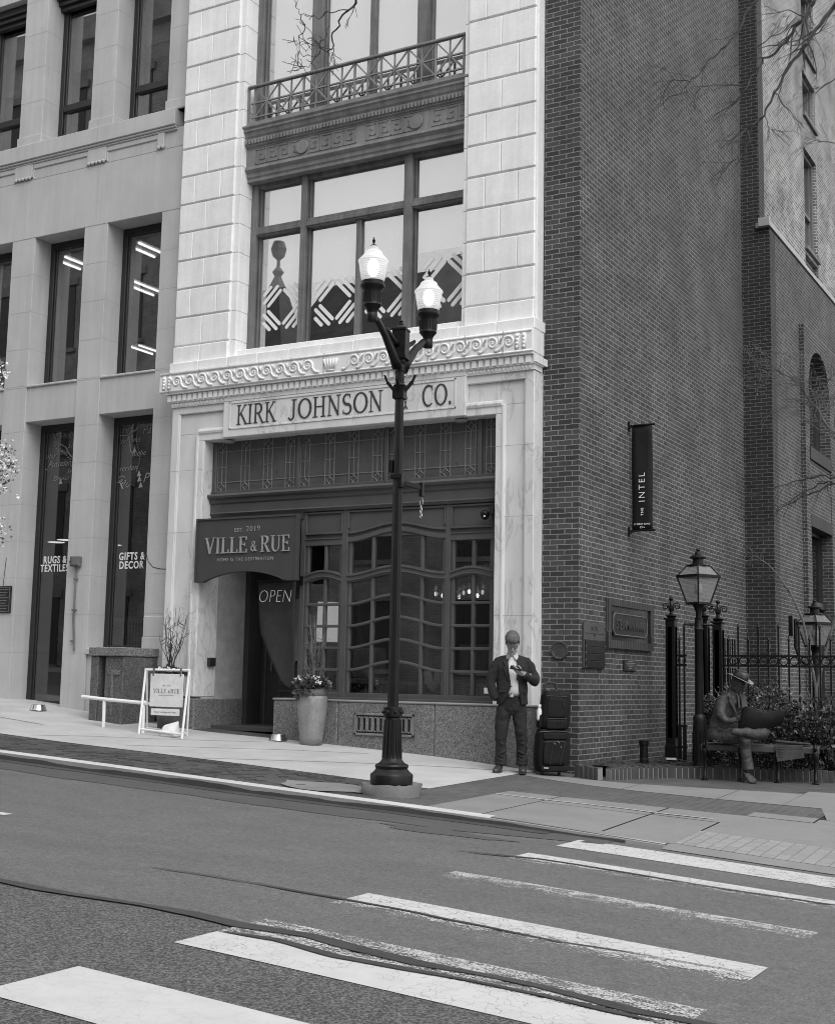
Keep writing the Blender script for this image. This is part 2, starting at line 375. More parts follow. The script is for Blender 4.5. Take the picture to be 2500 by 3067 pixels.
def paint(name, y0, y1, w0, w1, xw=0, crack=.5):
    """worn road paint; w0 wear at y0 (near edge), w1 at y1 (far edge), xw extra wear towards +X"""
    k = NT(name); p = k.pos(); sp = k.n('ShaderNodeSeparateXYZ'); k.l(p, sp.inputs[0])
    t = k.ramp(sp.outputs[1], y0, y1, w0, w1)
    t = k.math('ADD', t, k.ramp(sp.outputs[0], 2, 4.5, 0, xw))
    n = k.math('ADD', k.math('MULTIPLY', k.noise(p, 75, 5, .75), .65), k.math('MULTIPLY', k.noise(k.scaled(p, 1, 2, 1), 6, 5, .7), .35))
    mask = k.ramp(k.math('SUBTRACT', n, t), -.012, .02, 0, 1)
    vo = k.n('ShaderNodeTexVoronoi', feature='DISTANCE_TO_EDGE'); vo.inputs['Scale'].default_value = 13; dd = k.n('ShaderNodeVectorMath', operation='ADD'); k.l(p, dd.inputs[0])
    nz = k.n('ShaderNodeTexNoise'); nz.inputs['Scale'].default_value = 9; k.l(p, nz.inputs['Vector']); sc = k.n('ShaderNodeVectorMath', operation='SCALE'); sc.inputs['Scale'].default_value = .12; k.l(nz.outputs['Color'], sc.inputs[0]); k.l(sc.outputs[0], dd.inputs[1]); k.l(dd.outputs[0], vo.inputs['Vector'])
    ck = k.ramp(vo.outputs['Distance'], .008, .02, 0, 1); ck = k.math('MAXIMUM', ck, k.ramp(k.math('ADD', k.noise(p, 3, 3), k.math('MULTIPLY', t, .6)), .52, .6, 1, 1-crack))
    mask = k.math('MULTIPLY', mask, ck)
    pc = k.math('MULTIPLY', k.ramp(k.noise(p, 5, 5), .3, .7, .93, 1.07), .48)
    k.col(pc); k.rough(.75)
    tr = k.n('ShaderNodeBsdfTransparent'); mx = k.n('ShaderNodeMixShader'); k.l(mask, mx.inputs[0]); k.l(tr.outputs[0], mx.inputs[1]); k.l(k.b.outputs[0], mx.inputs[2]); k.l(mx.outputs[0], k.out.inputs[0])
    return k.m
M = MATS
def fr(a, b, n): return [a+(b-a)*i/n for i in range(n+1)]
# ------------------------------------------------------------------ ground, road, pavements
def fin(x0, x1, step=.25): return fr(x0, x1, max(1, int((x1-x0)/step)))
b = MB(); b.sheet([-400, -120, -40]+fin(-30, 30, 3)+[40, 120, 400], [-400, -120, -60, -30, 0, 30, 60, 120, 400], lambda x, y: zr(x, y)-.35); struct('ground', b, M['mulch'])
b = MB(); b.sheet(fin(-40, 40, .5), [-15.3, -12, -9, -7, -5.2, -4.47], zr); struct('road', b, M['asphalt'])
def wob(x, a=.03, s=0): return a*(math.sin(2.1*x+s)+.6*math.sin(5.3*x+1.7*s)+.3*math.sin(11.7*x+s))
b = MB(); b.sheet(fin(-40, 2.2, .2), lambda x: fr(-5.2+wob(x, .03) if x < .9 else -5.2+.32*(x-.9), -4.49, 3), lambda x, y: zr(x, y)+.004); struct('gutter_paving', b, M['asphalt_gutter'])
b = MB(); b.sheet(fin(-40, 1.6, .2), lambda x: fr(-4.66+wob(x, .015, 2), -4.485, 2), lambda x, y: zr(x, y)+.008); struct('gutter_stain', b, M['asphalt_edge'])
b = MB(); b.sheet(fin(-40, 40, 1), [-19.5, -15.3], lambda x, y: zr(x, y)+.12); b.sheet(fin(-40, 40, 1), [-15.3, -15.2999], lambda x, y: zr(x, y)+(.12 if y < -15.29995 else -.1)); struct('far_pavement', b, M['concrete_plain'])
UNDER = .03
b = MB(); b.sheet(fin(-40, 12, .5), [-4.46, -3, -.3, 1.2, 8, 30], lambda x, y: zs(x, y)-.012); struct('pavement_base', b, M['joint_dark'])
b = MB(); b.sheet(fin(-40, -.46, .25), lambda x: [-3.1, -2, -1, -.3, 1.6], zs); struct('concrete_pavement', b, M['concrete_light'])
for pts in ([(-6.6, -2.9), (-6.1, -2.3), (-5.5, -1.85), (-4.9, -1.4), (-4.3, -.9)], [(-5.1, -2.75), (-4.2, -2.0), (-3.4, -1.35), (-2.6, -.85)], [(-3.6, -3.05), (-2.2, -1.9), (-1.2, -1.1), (-.5, -.6)], [(-12, -1.7), (-9, -1.75), (-7.4, -1.9)]):
    b = MB(); n = len(pts)
    for (x0, y0), (x1, y1) in zip(pts, pts[1:]):
        d = Vector((-(y1-y0), x1-x0)).normalized()*.008
        q = [(x0-d.x, y0-d.y), (x1-d.x, y1-d.y), (x1+d.x, y1+d.y), (x0+d.x, y0+d.y)]
        b.add([(x, y, zs(x, y)+.004) for x, y in q], [(0, 1, 2, 3)])
    struct('pavement_crack', b, M['joint_dark'])
def herring():
    b = MB()
    for i in range(-400, 40):
        pass
    return b
b = MB(); b.sheet(fin(-40, -.46, .25), [-4.36, -3.8, -3.104], lambda x, y: zs(x, y)-.004); struct('brick_strip', b, M['paver_strip'])
b = MB(); random.seed(3)               # loose and lifted bricks of the herringbone strip
for k in range(420):
    x, y = random.uniform(-9, -.6), random.uniform(-4.3, -3.18); a = R(45) if random.random() < .5 else R(-45); z = zs(x, y)+random.uniform(-.012, .004)
    T = Matrix.Translation((x, y, z)) @ Matrix.Rotation(a, 4, 'Z') @ Matrix.Rotation(random.uniform(-.02, .02), 4, 'X')
    b.box(-.1, .1, -.048, .048, -.03, .004, T)
struct('brick_strip_pavers', b, M['paver_strip'])
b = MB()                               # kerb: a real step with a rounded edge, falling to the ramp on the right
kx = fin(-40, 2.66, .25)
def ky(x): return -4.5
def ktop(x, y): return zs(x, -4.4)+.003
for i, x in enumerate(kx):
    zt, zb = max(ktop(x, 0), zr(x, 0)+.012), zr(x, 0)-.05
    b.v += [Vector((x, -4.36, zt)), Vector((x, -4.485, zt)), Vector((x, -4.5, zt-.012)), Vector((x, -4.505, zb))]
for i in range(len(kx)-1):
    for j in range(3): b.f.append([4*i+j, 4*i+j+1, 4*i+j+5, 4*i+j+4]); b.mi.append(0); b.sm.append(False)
for i in range(len(kx)-1): b.mi[3*i+2] = 1  # upright face: its weaker light is put into a darker concrete colour
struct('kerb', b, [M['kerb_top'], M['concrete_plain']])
b = MB(); kx = fin(-30, 2.3, .06)       # dark tar lip along the foot of the kerb
for x in kx:
    h = (ktop(x, 0)-zr(x, 0))*(.52+wob(x, .10, 1)+.05*random.random()); b.v += [Vector((x, -4.512, zr(x, 0)-.02)), Vector((x, -4.506, zr(x, 0)+max(.012, h)))]
for i in range(len(kx)-1): b.f.append([2*i, 2*i+2, 2*i+3, 2*i+1]); b.mi.append(0); b.sm.append(False)
struct('kerb_stain', b, M['asphalt_edge'])
def up_edge(x): return itp([(-.46, -.82), (0, -.98), (1.22, -1.29), (2.23, -1.46), (3.48, -1.5)], x)
b = MB(); b.sheet(fin(-.455, .19, .1), lambda x: [-4.36, -3.6, -2.435, -1.7, up_edge(x)], lambda x, y: zs(x, y)-.002); b.sheet(fin(.19, 3.46, .2), lambda x: [-2.43, -1.9, up_edge(x)], lambda x, y: zs(x, y)-.002); struct('paver_band', b, M['paver_band'])
def pl_edge(x): return -.52 if x < 2.93 else -.28
for xa, xb in ((-.44, 1.02), (1.03, 2.2), (2.21, 2.93), (2.935, 8)):
    b = MB(); b.sheet(fin(xa, xb, .2), lambda x: [(up_edge(x) if x < 3.47 else -2.2)+.012, -.9, pl_edge(min(x, (xa+xb)/2))], lambda x, y: zs(x, y)); struct('concrete_strip', b, M['slab_pale'])
b = MB(); b.sheet(fin(-.5, 9, .3), lambda x: [pl_edge(x+.001)+.006, 1, 2.3, 3.2], lambda x, y: zs(x, y)-.003); struct('plaza_paving', b, M['paver_plaza'])
def slab(xa, xb, ya, yb, m, dz=0, name='paving_slab'):
    b = MB(); b.sheet(fr(xa, xb, 6), fr(ya, yb, 5), lambda x, y: max(zs(x, y), zr(x, y)+.006)+dz); struct(name, b, m)
slab(.20, .80, -4.345, -2.45, M['slab_rough']); slab(.815, 2.0, -4.345, -3.08, M['slab_pale']); slab(.815, 2.0, -3.065, -2.45, M['slab_rough'])
slab(2.02, 2.69, -4.40, -3.02, M['slab_pale']); slab(2.02, 2.72, -3.0, -2.45, M['slab_rough']); slab(2.71, 8, -3.58, -2.44, M['slab_pale']); slab(2.82, 3.46, -2.44, -2.16, M['slab_pale'], .004); slab(3.475, 8, -2.435, -2.2, M['slab_pale'])
slab(2.695, 8, -4.368, -3.592, M['paver_stamp'], .002, 'stamped_paving'); b = MB(); b.sheet(fin(2.655, 9, .2), [-4.56, -4.48, -4.365], lambda x, y: zr(x, y)+.006 if y < -4.5 else (max(zs(x, -4.36), zr(x, y)+.008) if y > -4.4 else (zr(x, y)+max(zs(x, -4.36), zr(x, y)))/2+.006)); struct('ramp_edge', b, M['slab_pale']); slab(.97, 2.66, -4.5, -4.35, M['slab_rough'], .006, 'ramp_kerb')
b = MB()                               # pale mortar ridge across the slabs
px = fr(.22, 2.6, 24)
for x in px: b.v += [Vector((x, -2.86+wob(x, .02)-.022, zs(x, -2.86)+.005)), Vector((x, -2.86+wob(x, .02)+.022, zs(x, -2.86)+.005))]
for i in range(24): b.f.append([2*i, 2*i+2, 2*i+3, 2*i+1]); b.mi.append(0); b.sm.append(False)
struct('mortar_ridge', b, M['concrete_light'])
b = MB()                               # cracked concrete patch left of the lamp
for k in range(1):
    cx, cy = -1.15, -4.0; pts = [(cx+.66*math.cos(a)*(1+.2*math.sin(3*a+1)), cy+.30*math.sin(a)*(1+.25*math.cos(4*a)+.2*math.sin(2*a))) for a in [2*math.pi*i/22 for i in range(22)]]
    b.add([(x, y, zs(x, y)+.010) for x, y in pts], [tuple(range(22))])
struct('concrete_patch', b, M['slab_rough'])
# crosswalk bars and tar seams
BARS = [(-5.23, -4.71, .33, .30, .15), (-6.37, -5.79, .66, .31, .05), (-7.72, -7.06, .70, .47, .0), (-9.0, -8.28, .72, .28, .0), (-10.22, -9.40, .20, .62, 0), (-11.52, -10.91, .16, .16, 0)]
for i, (ya, yb, w0, w1, xw) in enumerate(BARS):
    if i == 4:
        pm = paint('road_paint_5', -9.86, -9.80, .16, .5, .0, .4)
    else: pm = paint('road_paint_%d' % (i+1), ya, yb, w0, w1, xw, .7 if i < 4 else .12)
    b = MB(); b.sheet(fr(1.95, 4.53, 14), fr(ya, yb, 2), lambda x, y: zr(x, y)+.004); struct('crosswalk_bar', b, pm)
b = MB(); b.sheet(fr(-4.6, -2.05, 8), [-7.63, -7.52], lambda x, y: zr(x, y)+.004); struct('lane_dash', b, M['road_paint_6'])
def seam(pts, wd, dz=.009, jig=.012):
    b = MB(); L = []
    for (x0, y0), (x1, y1) in zip(pts, pts[1:]):
        n = max(2, int(abs(x1-x0)/.07))
        L += [(x0+(x1-x0)*i/n, y0+(y1-y0)*i/n) for i in range(n)]
    L.append(pts[-1]); n = len(L)
    for i, (x, y) in enumerate(L):
        w = wd*(1+.25*wob(x, 1, 3))*min(1, .15+min(i, n-1-i)/4); y += wob(x, jig, 5)
        b.v += [Vector((x, y-w/2, zr(x, y)+dz)), Vector((x, y+w/2, zr(x, y)+dz))]
    for i in range(n-1): b.f.append([2*i, 2*i+2, 2*i+3, 2*i+1]); b.mi.append(0); b.sm.append(False)
    struct('tar_seam', b, M['tar'])
seam([(-2.5, -9.72), (.13, -9.7), (.75, -9.71), (1.59, -9.62), (1.93, -9.66), (2.37, -9.58), (3.08, -9.65), (3.74, -9.61), (4.27, -9.69), (6.8, -9.63)], .10)
seam([(1.96, -9.86), (2.3, -9.80), (2.72, -9.84), (3.17, -9.80), (3.81, -9.76), (4.3, -9.79), (4.45, -9.8)], .06, .010)
seam([(.4, -8.62), (1.5, -8.6), (2.48, -8.58), (2.98, -8.59), (3.45, -8.63), (3.78, -8.56), (4.01, -8.55)], .03); seam([(3.9, -8.55), (4.55, -8.52)], .012)
seam([(1.5, -6.2), (1.75, -6.17), (2.14, -6.03), (2.73, -6.0), (3.5, -6.05), (4.41, -6.0), (5.5, -6.0)], .035)
b = MB(); pts = [(.95+.62*math.cos(a)*(1+.2*math.sin(5*a)), -5.35+.16*math.sin(a)*(1+.3*math.cos(3*a))) for a in [2*math.pi*i/30 for i in range(30)]]
b.add([(x, y, zr(x, y)+.004) for x, y in pts], [tuple(range(30))]); struct('road_stain', b, M['asphalt_gutter'])
# ------------------------------------------------------------------ letters with serifs, drawn as strokes
def arc(cx, cy, rx, ry, a0, a1, n=14): return [(cx+rx*math.cos(R(a0+(a1-a0)*i/n)), cy+ry*math.sin(R(a0+(a1-a0)*i/n))) for i in range(n+1)]
TK, TN, SF = .118, .055, .04
GL = {  # advance, list of (points, width or widths)
 'V': (.86, [([(.12, 1), (.45, 0)], TK), ([(.43, .02), (.76, 1)], TN), ([(.0, 1), (.28, 1)], SF), ([(.64, 1), (.88, 1)], SF)]),
 'I': (.40, [([(.2, 0), (.2, 1)], TK), ([(.04, .98), (.36, .98)], SF), ([(.04, .02), (.36, .02)], SF)]),
 'L': (.70, [([(.2, 0), (.2, 1)], TK), ([(.04, .98), (.36, .98)], SF), ([(.04, .025), (.66, .025)], TN), ([(.66, .0), (.66, .24)], [.05, .03])]),
 'E': (.74, [([(.2, 0), (.2, 1)], TK), ([(.04, .975), (.64, .975)], TN), ([(.04, .025), (.68, .025)], TN), ([(.2, .52), (.52, .52)], TN), ([(.64, 1), (.64, .79)], [.05, .03]), ([(.68, 0), (.68, .24)], [.05, .03]), ([(.52, .41), (.52, .63)], .04)]),
 'R': (.86, [([(.2, 0), (.2, 1)], TK), ([(.04, .98), (.34, .98)], SF), ([(.04, .02), (.36, .02)], SF), ([(.2, .975)]+arc(.40, .74, .25, .235, 90, -90)+[(.2, .505)], [TN]+[TN+.085*math.sin(math.pi*i/14) for i in range(15)]+[TN]), ([(.42, .5), (.74, .02), (.90, .0)], [.11, .13, .05])]),
 'U': (.90, [([(.2, 1), (.2, .32)]+arc(.47, .32, .27, .30, 180, 360)+[(.74, 1)], [TK, TK]+[TK-.09*i/14 for i in range(15)]+[TN]), ([(.04, .98), (.36, .98)], SF), ([(.60, .98), (.88, .98)], SF)]),
 'K': (.86, [([(.2, 0), (.2, 1)], TK), ([(.04, .98), (.36, .98)], SF), ([(.04, .02), (.36, .02)], SF), ([(.2, .42), (.70, .98)], TN), ([(.36, .58), (.78, .02)], TK), ([(.58, .98), (.84, .98)], SF), ([(.64, .02), (.92, .02)], SF)]),
 'J': (.60, [([(.36, 1), (.36, .2)]+arc(.18, .2, .18, .2, 0, -150, 8), [TK, TK]+[TK-.06*i/8 for i in range(9)]), ([(.2, .98), (.54, .98)], SF), ([(.05, .06), (.07, .12)], .12)]),
 'O': (.92, [(arc(.46, .5, .385, .47, 0, 360, 30), [TN+.085*abs(math.cos(R(12*i))) for i in range(31)])]),
 'H': (.92, [([(.2, 0), (.2, 1)], TK), ([(.72, 0), (.72, 1)], TK), ([(.2, .52), (.72, .52)], TN), ([(.04, .98), (.36, .98)], SF), ([(.04, .02), (.36, .02)], SF), ([(.56, .98), (.88, .98)], SF), ([(.56, .02), (.88, .02)], SF)]),
 'N': (.92, [([(.17, 0), (.17, 1)], TN), ([(.15, .99), (.75, .01)], TK), ([(.74, 0), (.74, 1)], TN), ([(.02, .98), (.24, .98)], SF), ([(.05, .02), (.3, .02)], SF), ([(.6, .98), (.88, .98)], SF)]),
 'S': (.70, [(arc(.34, .73, .23, .24, 40, 270, 12)+arc(.34, .26, .25, .235, 90, -140, 12), [TN+.08*math.sin(math.pi*i/25) for i in range(26)]), ([(.52, .98), (.52, .78)], .035), ([(.11, .02), (.11, .24)], .035)]),
 'C': (.84, [(arc(.46, .5, .38, .47, 48, 312, 24), [TN+.085*math.sin(math.pi*i/24) for i in range(25)]), ([(.71, .98), (.71, .74)], .04)]),
 '&': (.92, [(arc(.36, .76, .17, .2, -60, 200, 12)+[(.70, .04), (.88, .0)], [TN]*13+[.12, .05]), ([(.44, .58)]+arc(.32, .26, .25, .245, 110, 300, 10)+[(.60, .2), (.74, .5)], [TN]+[.11]*11+[TN, TN]), ([(.62, .5), (.84, .5)], SF)]),
 '.': (.30, [([(.09, .085), (.23, .085)], .15)]), ' ': (.5, [])}
def serif(mb, s, size, org, ux, uy, depth, gap=.06, width=None):
    """adds the stroked word to mb, centred on org"""
    ux, uy, org = Vector(ux), Vector(uy), Vector(org); un = ux.cross(uy)
    tot = sum(GL[c][0]+gap for c in s)-gap; kx = 1.0 if not width else width/(tot*size); x = -tot/2; q = 0
    for ch in s:
        adv, st = GL[ch]
        for pts, w in st:
            n = len(pts); ws = w if isinstance(w, list) else [w]*n; L, Rr = [], []
            for i in range(n):
                a, b2 = Vector(pts[max(0, i-1)]), Vector(pts[min(n-1, i+1)]); t = (b2-a).normalized(); nn = Vector((-t.y, t.x))*ws[i]/2; p = Vector(pts[i])
                L.append(p+nn); Rr.append(p-nn)
            q += 1; dz = depth+.0004*(q % 5)
            f = lambda p, d: org+ux*((p.x+x)*size*kx)+uy*((p.y-.5)*size)+un*d
            vs = [f(p, d) for d in (0, dz) for p in L+Rr]; m = 2*n
            fs = []
            for i in range(n-1):
                fs += [(m+i, m+n+i, m+n+i+1, m+i+1), (i, i+1, m+i+1, m+i), (n+i+1, n+i, m+n+i, m+n+i+1)]
            fs += [(0, m, m+n, n), (n-1, 2*n-1, m+2*n-1, m+n-1)]
            mb.add(vs, fs)
        x += adv+gap
X3, Z3, YN = (1, 0, 0), (0, 0, 1), (0, -1, 0)
# ------------------------------------------------------------------ white terracotta and marble shop building
shop = thing('shop_building', 'white block building with marble shop surround, dark iron bay windows and KIRK JOHNSON & CO. panel', 'building', (-3.6, -.2, .3))
XL, XR, ZT, YF = -6.016, -1.09, 4.744, -.28
YB, YW = -.24, .10
# body behind everything, upper side wall
b = MB(); b.box(-6.70, -5.56, -.17, .35, 5.9, 16); b.box(-1.56, -.54, -.17, .35, 5.9, 16)
b.box(-6.70, -6.02, -.1, 1.3, .2, 5.9); b.box(-1.06, -.54, -.1, 1.3, -.1, 5.9); b.box(-6.02, -1.06, -.02, .35, 4.76, 5.9); b.box(-5.56, -1.56, .12, .35, 12.5, 16)
b.build('wall', M['terracotta'], shop)
# rusticated pilasters: every course is split into blocks by open joints
def courses(xa, xb, left):
    m = MB(); zj = [5.99, 6.285]+[6.285+.4605*k for k in range(1, 22)]
    for k in range(len(zj)-1):
        z0, z1 = zj[k], zj[k+1]
        if k == 0: xs = [xa, (xa+xb)/2, xb]; y = YB-.02
        else:
            y = YB; w = xb-xa
            xs = [xa, xa+w*.5, xb] if k % 2 else [xa, xa+w*.27, xa+w*.75, xb]
        for i in range(len(xs)-1): m.box(xs[i]+(.002 if i else 0), xs[i+1]-.002, y, -.165, z0+.013, z1-.011)
    return m.build('pilaster', M['terracotta'], shop, bevel=.012)
courses(-6.712, -5.655, 1); courses(-1.60, -.56, 0)
for xa, xb in ((-6.718, -5.65), (-1.605, -.555)): b = MB(); b.box(xa, xb, -.212, -.15, 5.98, 16); b.build('pilaster_backing', M['terracotta'], shop)
for xa, xb in ((-5.66, -5.545), (-1.67, -1.6)):   # reveals beside the bay, with joints every course
    b = MB()
    for k in range(23): z0 = 5.99+.4605*k-.16; b.box(xa, xb, -.205, YW+.05, z0+.003, z0+.4605-.003)
    b.build('bay_reveal', M['terracotta'], shop, bevel=.004)
# sill course above the scroll frieze
b = MB(); xs = fr(-6.70, -.50, 11)
for i in range(11): b.box(xs[i]+.002, xs[i+1]-.002, -.345-(i % 3)*.002, .2, 5.845, 6.0-(i % 2)*.004)
b.box(-5.56, -1.6, -.16, .2, 6.0, 6.13)
b.build('sill_course', M['terracotta'], shop, bevel=.012)
# scroll frieze
b = MB(); b.box(-6.82, -.49, -.42, -.05, 5.517, 5.832); fz = b.build('scroll_frieze', M['terracotta'], shop, bevel=.01)
b = MB(); b.box(-6.80, -.51, -.432, -.42, 5.79, 5.826); b.box(-6.80, -.51, -.426, -.42, 5.522, 5.545)
def scroll(cx, cz, s, d):
    pts = []
    for i in range(26):
        th = R(200-d*0)-i*R(24); rr = .086*(1-i/27)+.006
        pts.append((cx+d*rr*math.cos(th), -.425, cz+.008+rr*math.sin(th)))
    lead = [(cx-d*.205, -.425, cz-.092), (cx-d*.17, -.425, cz-.10), (cx-d*.135, -.425, cz-.085), (cx-d*.11, -.425, cz-.055)]
    b.tube(lead+pts, [.021]*4+[.021-.012*i/25 for i in range(26)], 6)
    b.sphere((cx+d*.0, -.425, cz+.008), .017, 8, 5)
    for a in range(3): b.tube([(cx+d*(.105+.015*a), -.424, cz+.0+.03*a), (cx+d*(.10+.03*a), -.424, cz+.10)], [.014, .006], 5)
for i in range(11):
    scroll(-6.47+.2415*i, 5.665, 1, -1); scroll(-.84-.2415*i, 5.665, 1, 1)
for x in (-6.72, -6.62, -.62, -.72):
    b.box(x-.033, x+.033, -.427, -.42, 5.56, 5.79)
    for k in range(4): b.sphere((x, -.428, 5.59+.05*k), .022, 8, 5)
for k in range(5): b.tube([(-3.655+.03*(k-2), -.425, 5.58), (-3.655+.055*(k-2), -.425, 5.74)], [.012, .022], 6)
b.tube([(-3.72, -.425, 5.575), (-3.59, -.425, 5.575)], .014, 6)
# right-hand return of the frieze
for k in range(12):
    pass
b.build('scroll_relief', M['terracotta'], fz, smooth=True)
b = MB(); xs = [-6.62+.57*k for k in range(11)]
for x in xs: b.box(x-.003, x+.003, -.4345, -.415, 5.518, 5.832)
b.build('frieze_joint', M['terracotta_joint'], fz)
# dentil cornice under the frieze
b = MB(); b.box(-6.74, -.505, -.405, -.05, 5.492, 5.517); b.box(-6.69, -.50, -.335, -.05, 5.37, 5.492); b.box(-6.66, -.515, -.31, -.05, 5.30, 5.37)
n = 62
for k in range(n):
    x = -6.685+(6.17)*k/n; b.box(x, x+.062, -.372, -.335, 5.385, 5.478)
for k in range(110):
    x = -6.64+6.1*k/110
    if -5.65 < x < -1.5: continue
    b.sphere((x+.02, -.312, 5.335), .022, 6, 4, sz=1.2)
for k in range(8): b.box(-.50, -.463, -.372+.06*k, -.335+.06*k, 5.385, 5.478)
b.build('dentil_cornice', M['terracotta'], shop)
# marble surround: outer fillet, hollow, inner fillet
b = MB()
for xa, xb in ((-6.65, -6.515), (-6.135, XL), (XR, -.975), (-.655, -.527)): b.box(xa, xb, YF, .15, .885, ZT if xa in (-6.135, XR) else 5.30)
b.box(-6.515, -6.135, YF+.05, .15, .885, 4.87); b.box(-.975, -.655, YF+.05, .15, .885, 4.87)
b.box(-6.515, -.655, YF, .15, 5.19, 5.30); b.box(-6.515, -.655, YF+.05, .15, 4.87, 5.19); b.box(-6.135, -.975, YF-.002, .15, ZT, 4.87)
for xa, s in ((-6.135, 1), (-.975, -1)): b.tube([(xa, YF+.02, .9), (xa, YF+.02, 4.87)], .035, 10)
for xa in (-6.515, -.655): b.tube([(xa, YF+.03, .9), (xa, YF+.03, 5.19)], .025, 8)
b.tube([(-6.12, YF+.02, 4.885), (-5.6, YF+.02, 4.885)], .05, 10); b.tube([(-1.53, YF+.02, 4.885), (-.99, YF+.02, 4.885)], .05, 10)
b.box(-6.02, -6.0, YF+.002, .20, .885, ZT)
b.build('marble_surround', M['marble'], shop, bevel=.008)
b = MB()
for z in (2.05, 3.35, 4.3):
    for xa, xb in ((-6.648, -6.02), (-1.09, -.53)): b.box(xa, xb, YF-.0015, YF, z, z+.006)
b.build('marble_joint', M['terracotta_joint'], shop)
b = MB(); b.box(-5.62, -1.52, -.335, -.2, 4.75, 5.372); pn = b.build('name_panel', M['marble'], shop, bevel=.01)
b = MB()
for x0, x1, z0, z1 in ((-5.50, -1.66, 5.255, 5.285), (-5.50, -1.66, 4.865, 4.89), (-5.50, -5.475, 4.865, 5.285), (-1.685, -1.66, 4.865, 5.285)): b.box(x0, x1, -.347, -.335, z0, z1)
b.build('panel_moulding', M['marble'], pn, bevel=.004)
b = MB(); b.box(-5.62, -1.52, -.34, -.335, 5.30, 5.305); b.box(-4.285, -4.28, -.3365, -.335, 4.75, 5.37); b.build('panel_joint', M['terracotta_joint'], pn)
b = MB()
zc = 5.075
def word(s, xa, xb):
    b = MB(); serif(b, s, .30, ((xa+xb)/2, -.336, zc), X3, Z3, .006, .03, xb-xa); b.build('lettering', M['letter_bronze'], pn)
word('KIRK', UX(708, 1240, -.335), UX(826, 1225, -.335)); word('JOHNSON', UX(864, 1225, -.335), UX(1148, 1200, -.335)); word('&', UX(1203, 1200, -.335), UX(1222, 1200, -.335)); word('CO.', UX(1264, 1190, -.335), UX(1354, 1180, -.335))
for xa in (UX(680, 1320, -.25), UX(1376, 1253, -.25)):
    b = MB(); b.lathe([(.0, 0), (.07, .0), (.075, .03), (.03, .05), (.0, .06)], (xa, -.2, 4.69), 12, sx=1.2); b.build('downlight', M['sandstone'], shop, smooth=True)
# granite plinth
b = MB()
for xa, xb in ((-4.54, -3.45), (-3.445, -1.93), (-1.925, -.40)): b.box(xa, xb, -.315, .12, -.1, .875)
b.build('granite_plinth', M['granite'], shop, bevel=.015); b = MB()
b.box(-6.66, -6.33, -.30, 1.25, .1, .86); b.box(-6.325, -5.985, -.30, 1.25, .1, .86)
pl = b.build('granite_plinth', M['granite'], shop, bevel=.015)
b = MB(); b.box(-4.555, -.395, -.325, .12, .875, .905); b.build('plinth_cap', M['sandstone'], shop, bevel=.01)
# vent grille in the plinth
vx0, vx1, vz0, vz1 = -3.09, -1.995, .30, .66
vx0, vx1 = UX(1062, 2140, -.33), UX(1240, 2140, -.33); vz0, vz1 = UZ(1100, 2203, -.33), UZ(1100, 2136, -.33)
vg = thing('vent_grille', 'dark cast iron vent grille with keyhole bars in the granite plinth', 'vent', ((vx0+vx1)/2, -.32, vz0))
b = MB()
for q in ((vx0, vx1, vz1-.03, vz1), (vx0, vx1, vz0, vz0+.03), (vx0, vx0+.03, vz0, vz1), (vx1-.03, vx1, vz0, vz1)): b.box(q[0], q[1], -.345, -.316, q[2], q[3])
b.build('grille_frame', M['iron_cornice'], vg, bevel=.004)
b = MB(); b.box(vx0, vx1, -.3205, -.3165, vz0, vz1); b.build('grille_backing', M['joint_dark'], vg)
b = MB(); n = 10
for k in range(n):
    x = vx0+.03+(vx1-vx0-.06)*(k+.5)/n; hw = (vx1-vx0-.06)/n*.33; zb, zt, zm = vz0+.055, vz1-.055, (vz0+vz1)/2
    ring = [(x+hw*math.cos(a), -.335, (zt-hw if a < math.pi else zb+hw)+hw*math.sin(a)) for a in [math.pi*i/8 for i in range(9)]+[math.pi+math.pi*i/8 for i in range(9)]]
    b.tube(ring+[ring[0]], .009, 5); b.sphere((x+hw*1.5, -.335, zm), .018, 6, 4)
    for zz in (zm-.06, zm+.06): b.box(x+hw*1.5-.006, x+hw*1.5+.006, -.343, -.330, zz-.045, zz+.045)
b.build('grille_bar', M['iron_cornice'], vg)
# ---- iron spandrel between the upper floors
b = MB(); xa, xb = -5.53, -1.60
b.box(xa, xb, -.13, .12, 9.685, 9.77)
prof = [(-.12, 9.685), (-.215, 9.685), (-.215, 9.66), (-.19, 9.63), (-.19, 9.60), (-.165, 9.58), (-.15, 9.53), (-.13, 9.50), (-.13, 9.38), (-.095, 9.36), (-.095, 9.05), (-.125, 9.04), (-.13, 9.0), (-.10, 8.975), (-.075, 8.96), (-.075, 8.90), (-.05, 8.88), (-.05, 8.83), (.12, 8.83), (.12, 9.685)]
b.yz(prof, xa-.03, xb); sp_ = b.build('iron_spandrel', M['iron_cornice'], shop)
b = MB(); k = 0
x = xa+.0
while x < xb-.02:
    b.box(x, x+.033, -.165, -.125, 9.405, 9.475); x += .0605
b.build('dentil', M['iron_cornice'], sp_)
b = MB()                                # raised Greek key between round bosses
def key(x0, d, w=.20, h=.225, t=.013):
    z0 = 9.085
    q = lambda xx: x0+d*xx
    segs = [((0, 0), (0, h)), ((0, h), (w*.80, h)), ((w*.80, h), (w*.80, h*.28)), ((w*.80, h*.28), (w*.36, h*.28)), ((w*.36, h*.28), (w*.36, h*.66)), ((w*.36, h*.66), (w*.58, h*.66)), ((0, 0), (w, 0))]
    for (a0, c0), (a1, c1) in segs:
        b.box(min(q(a0), q(a1))-t/2, max(q(a0), q(a1))+t/2, -.104, -.095, z0+min(c0, c1)-t/2, z0+max(c0, c1)+t/2)
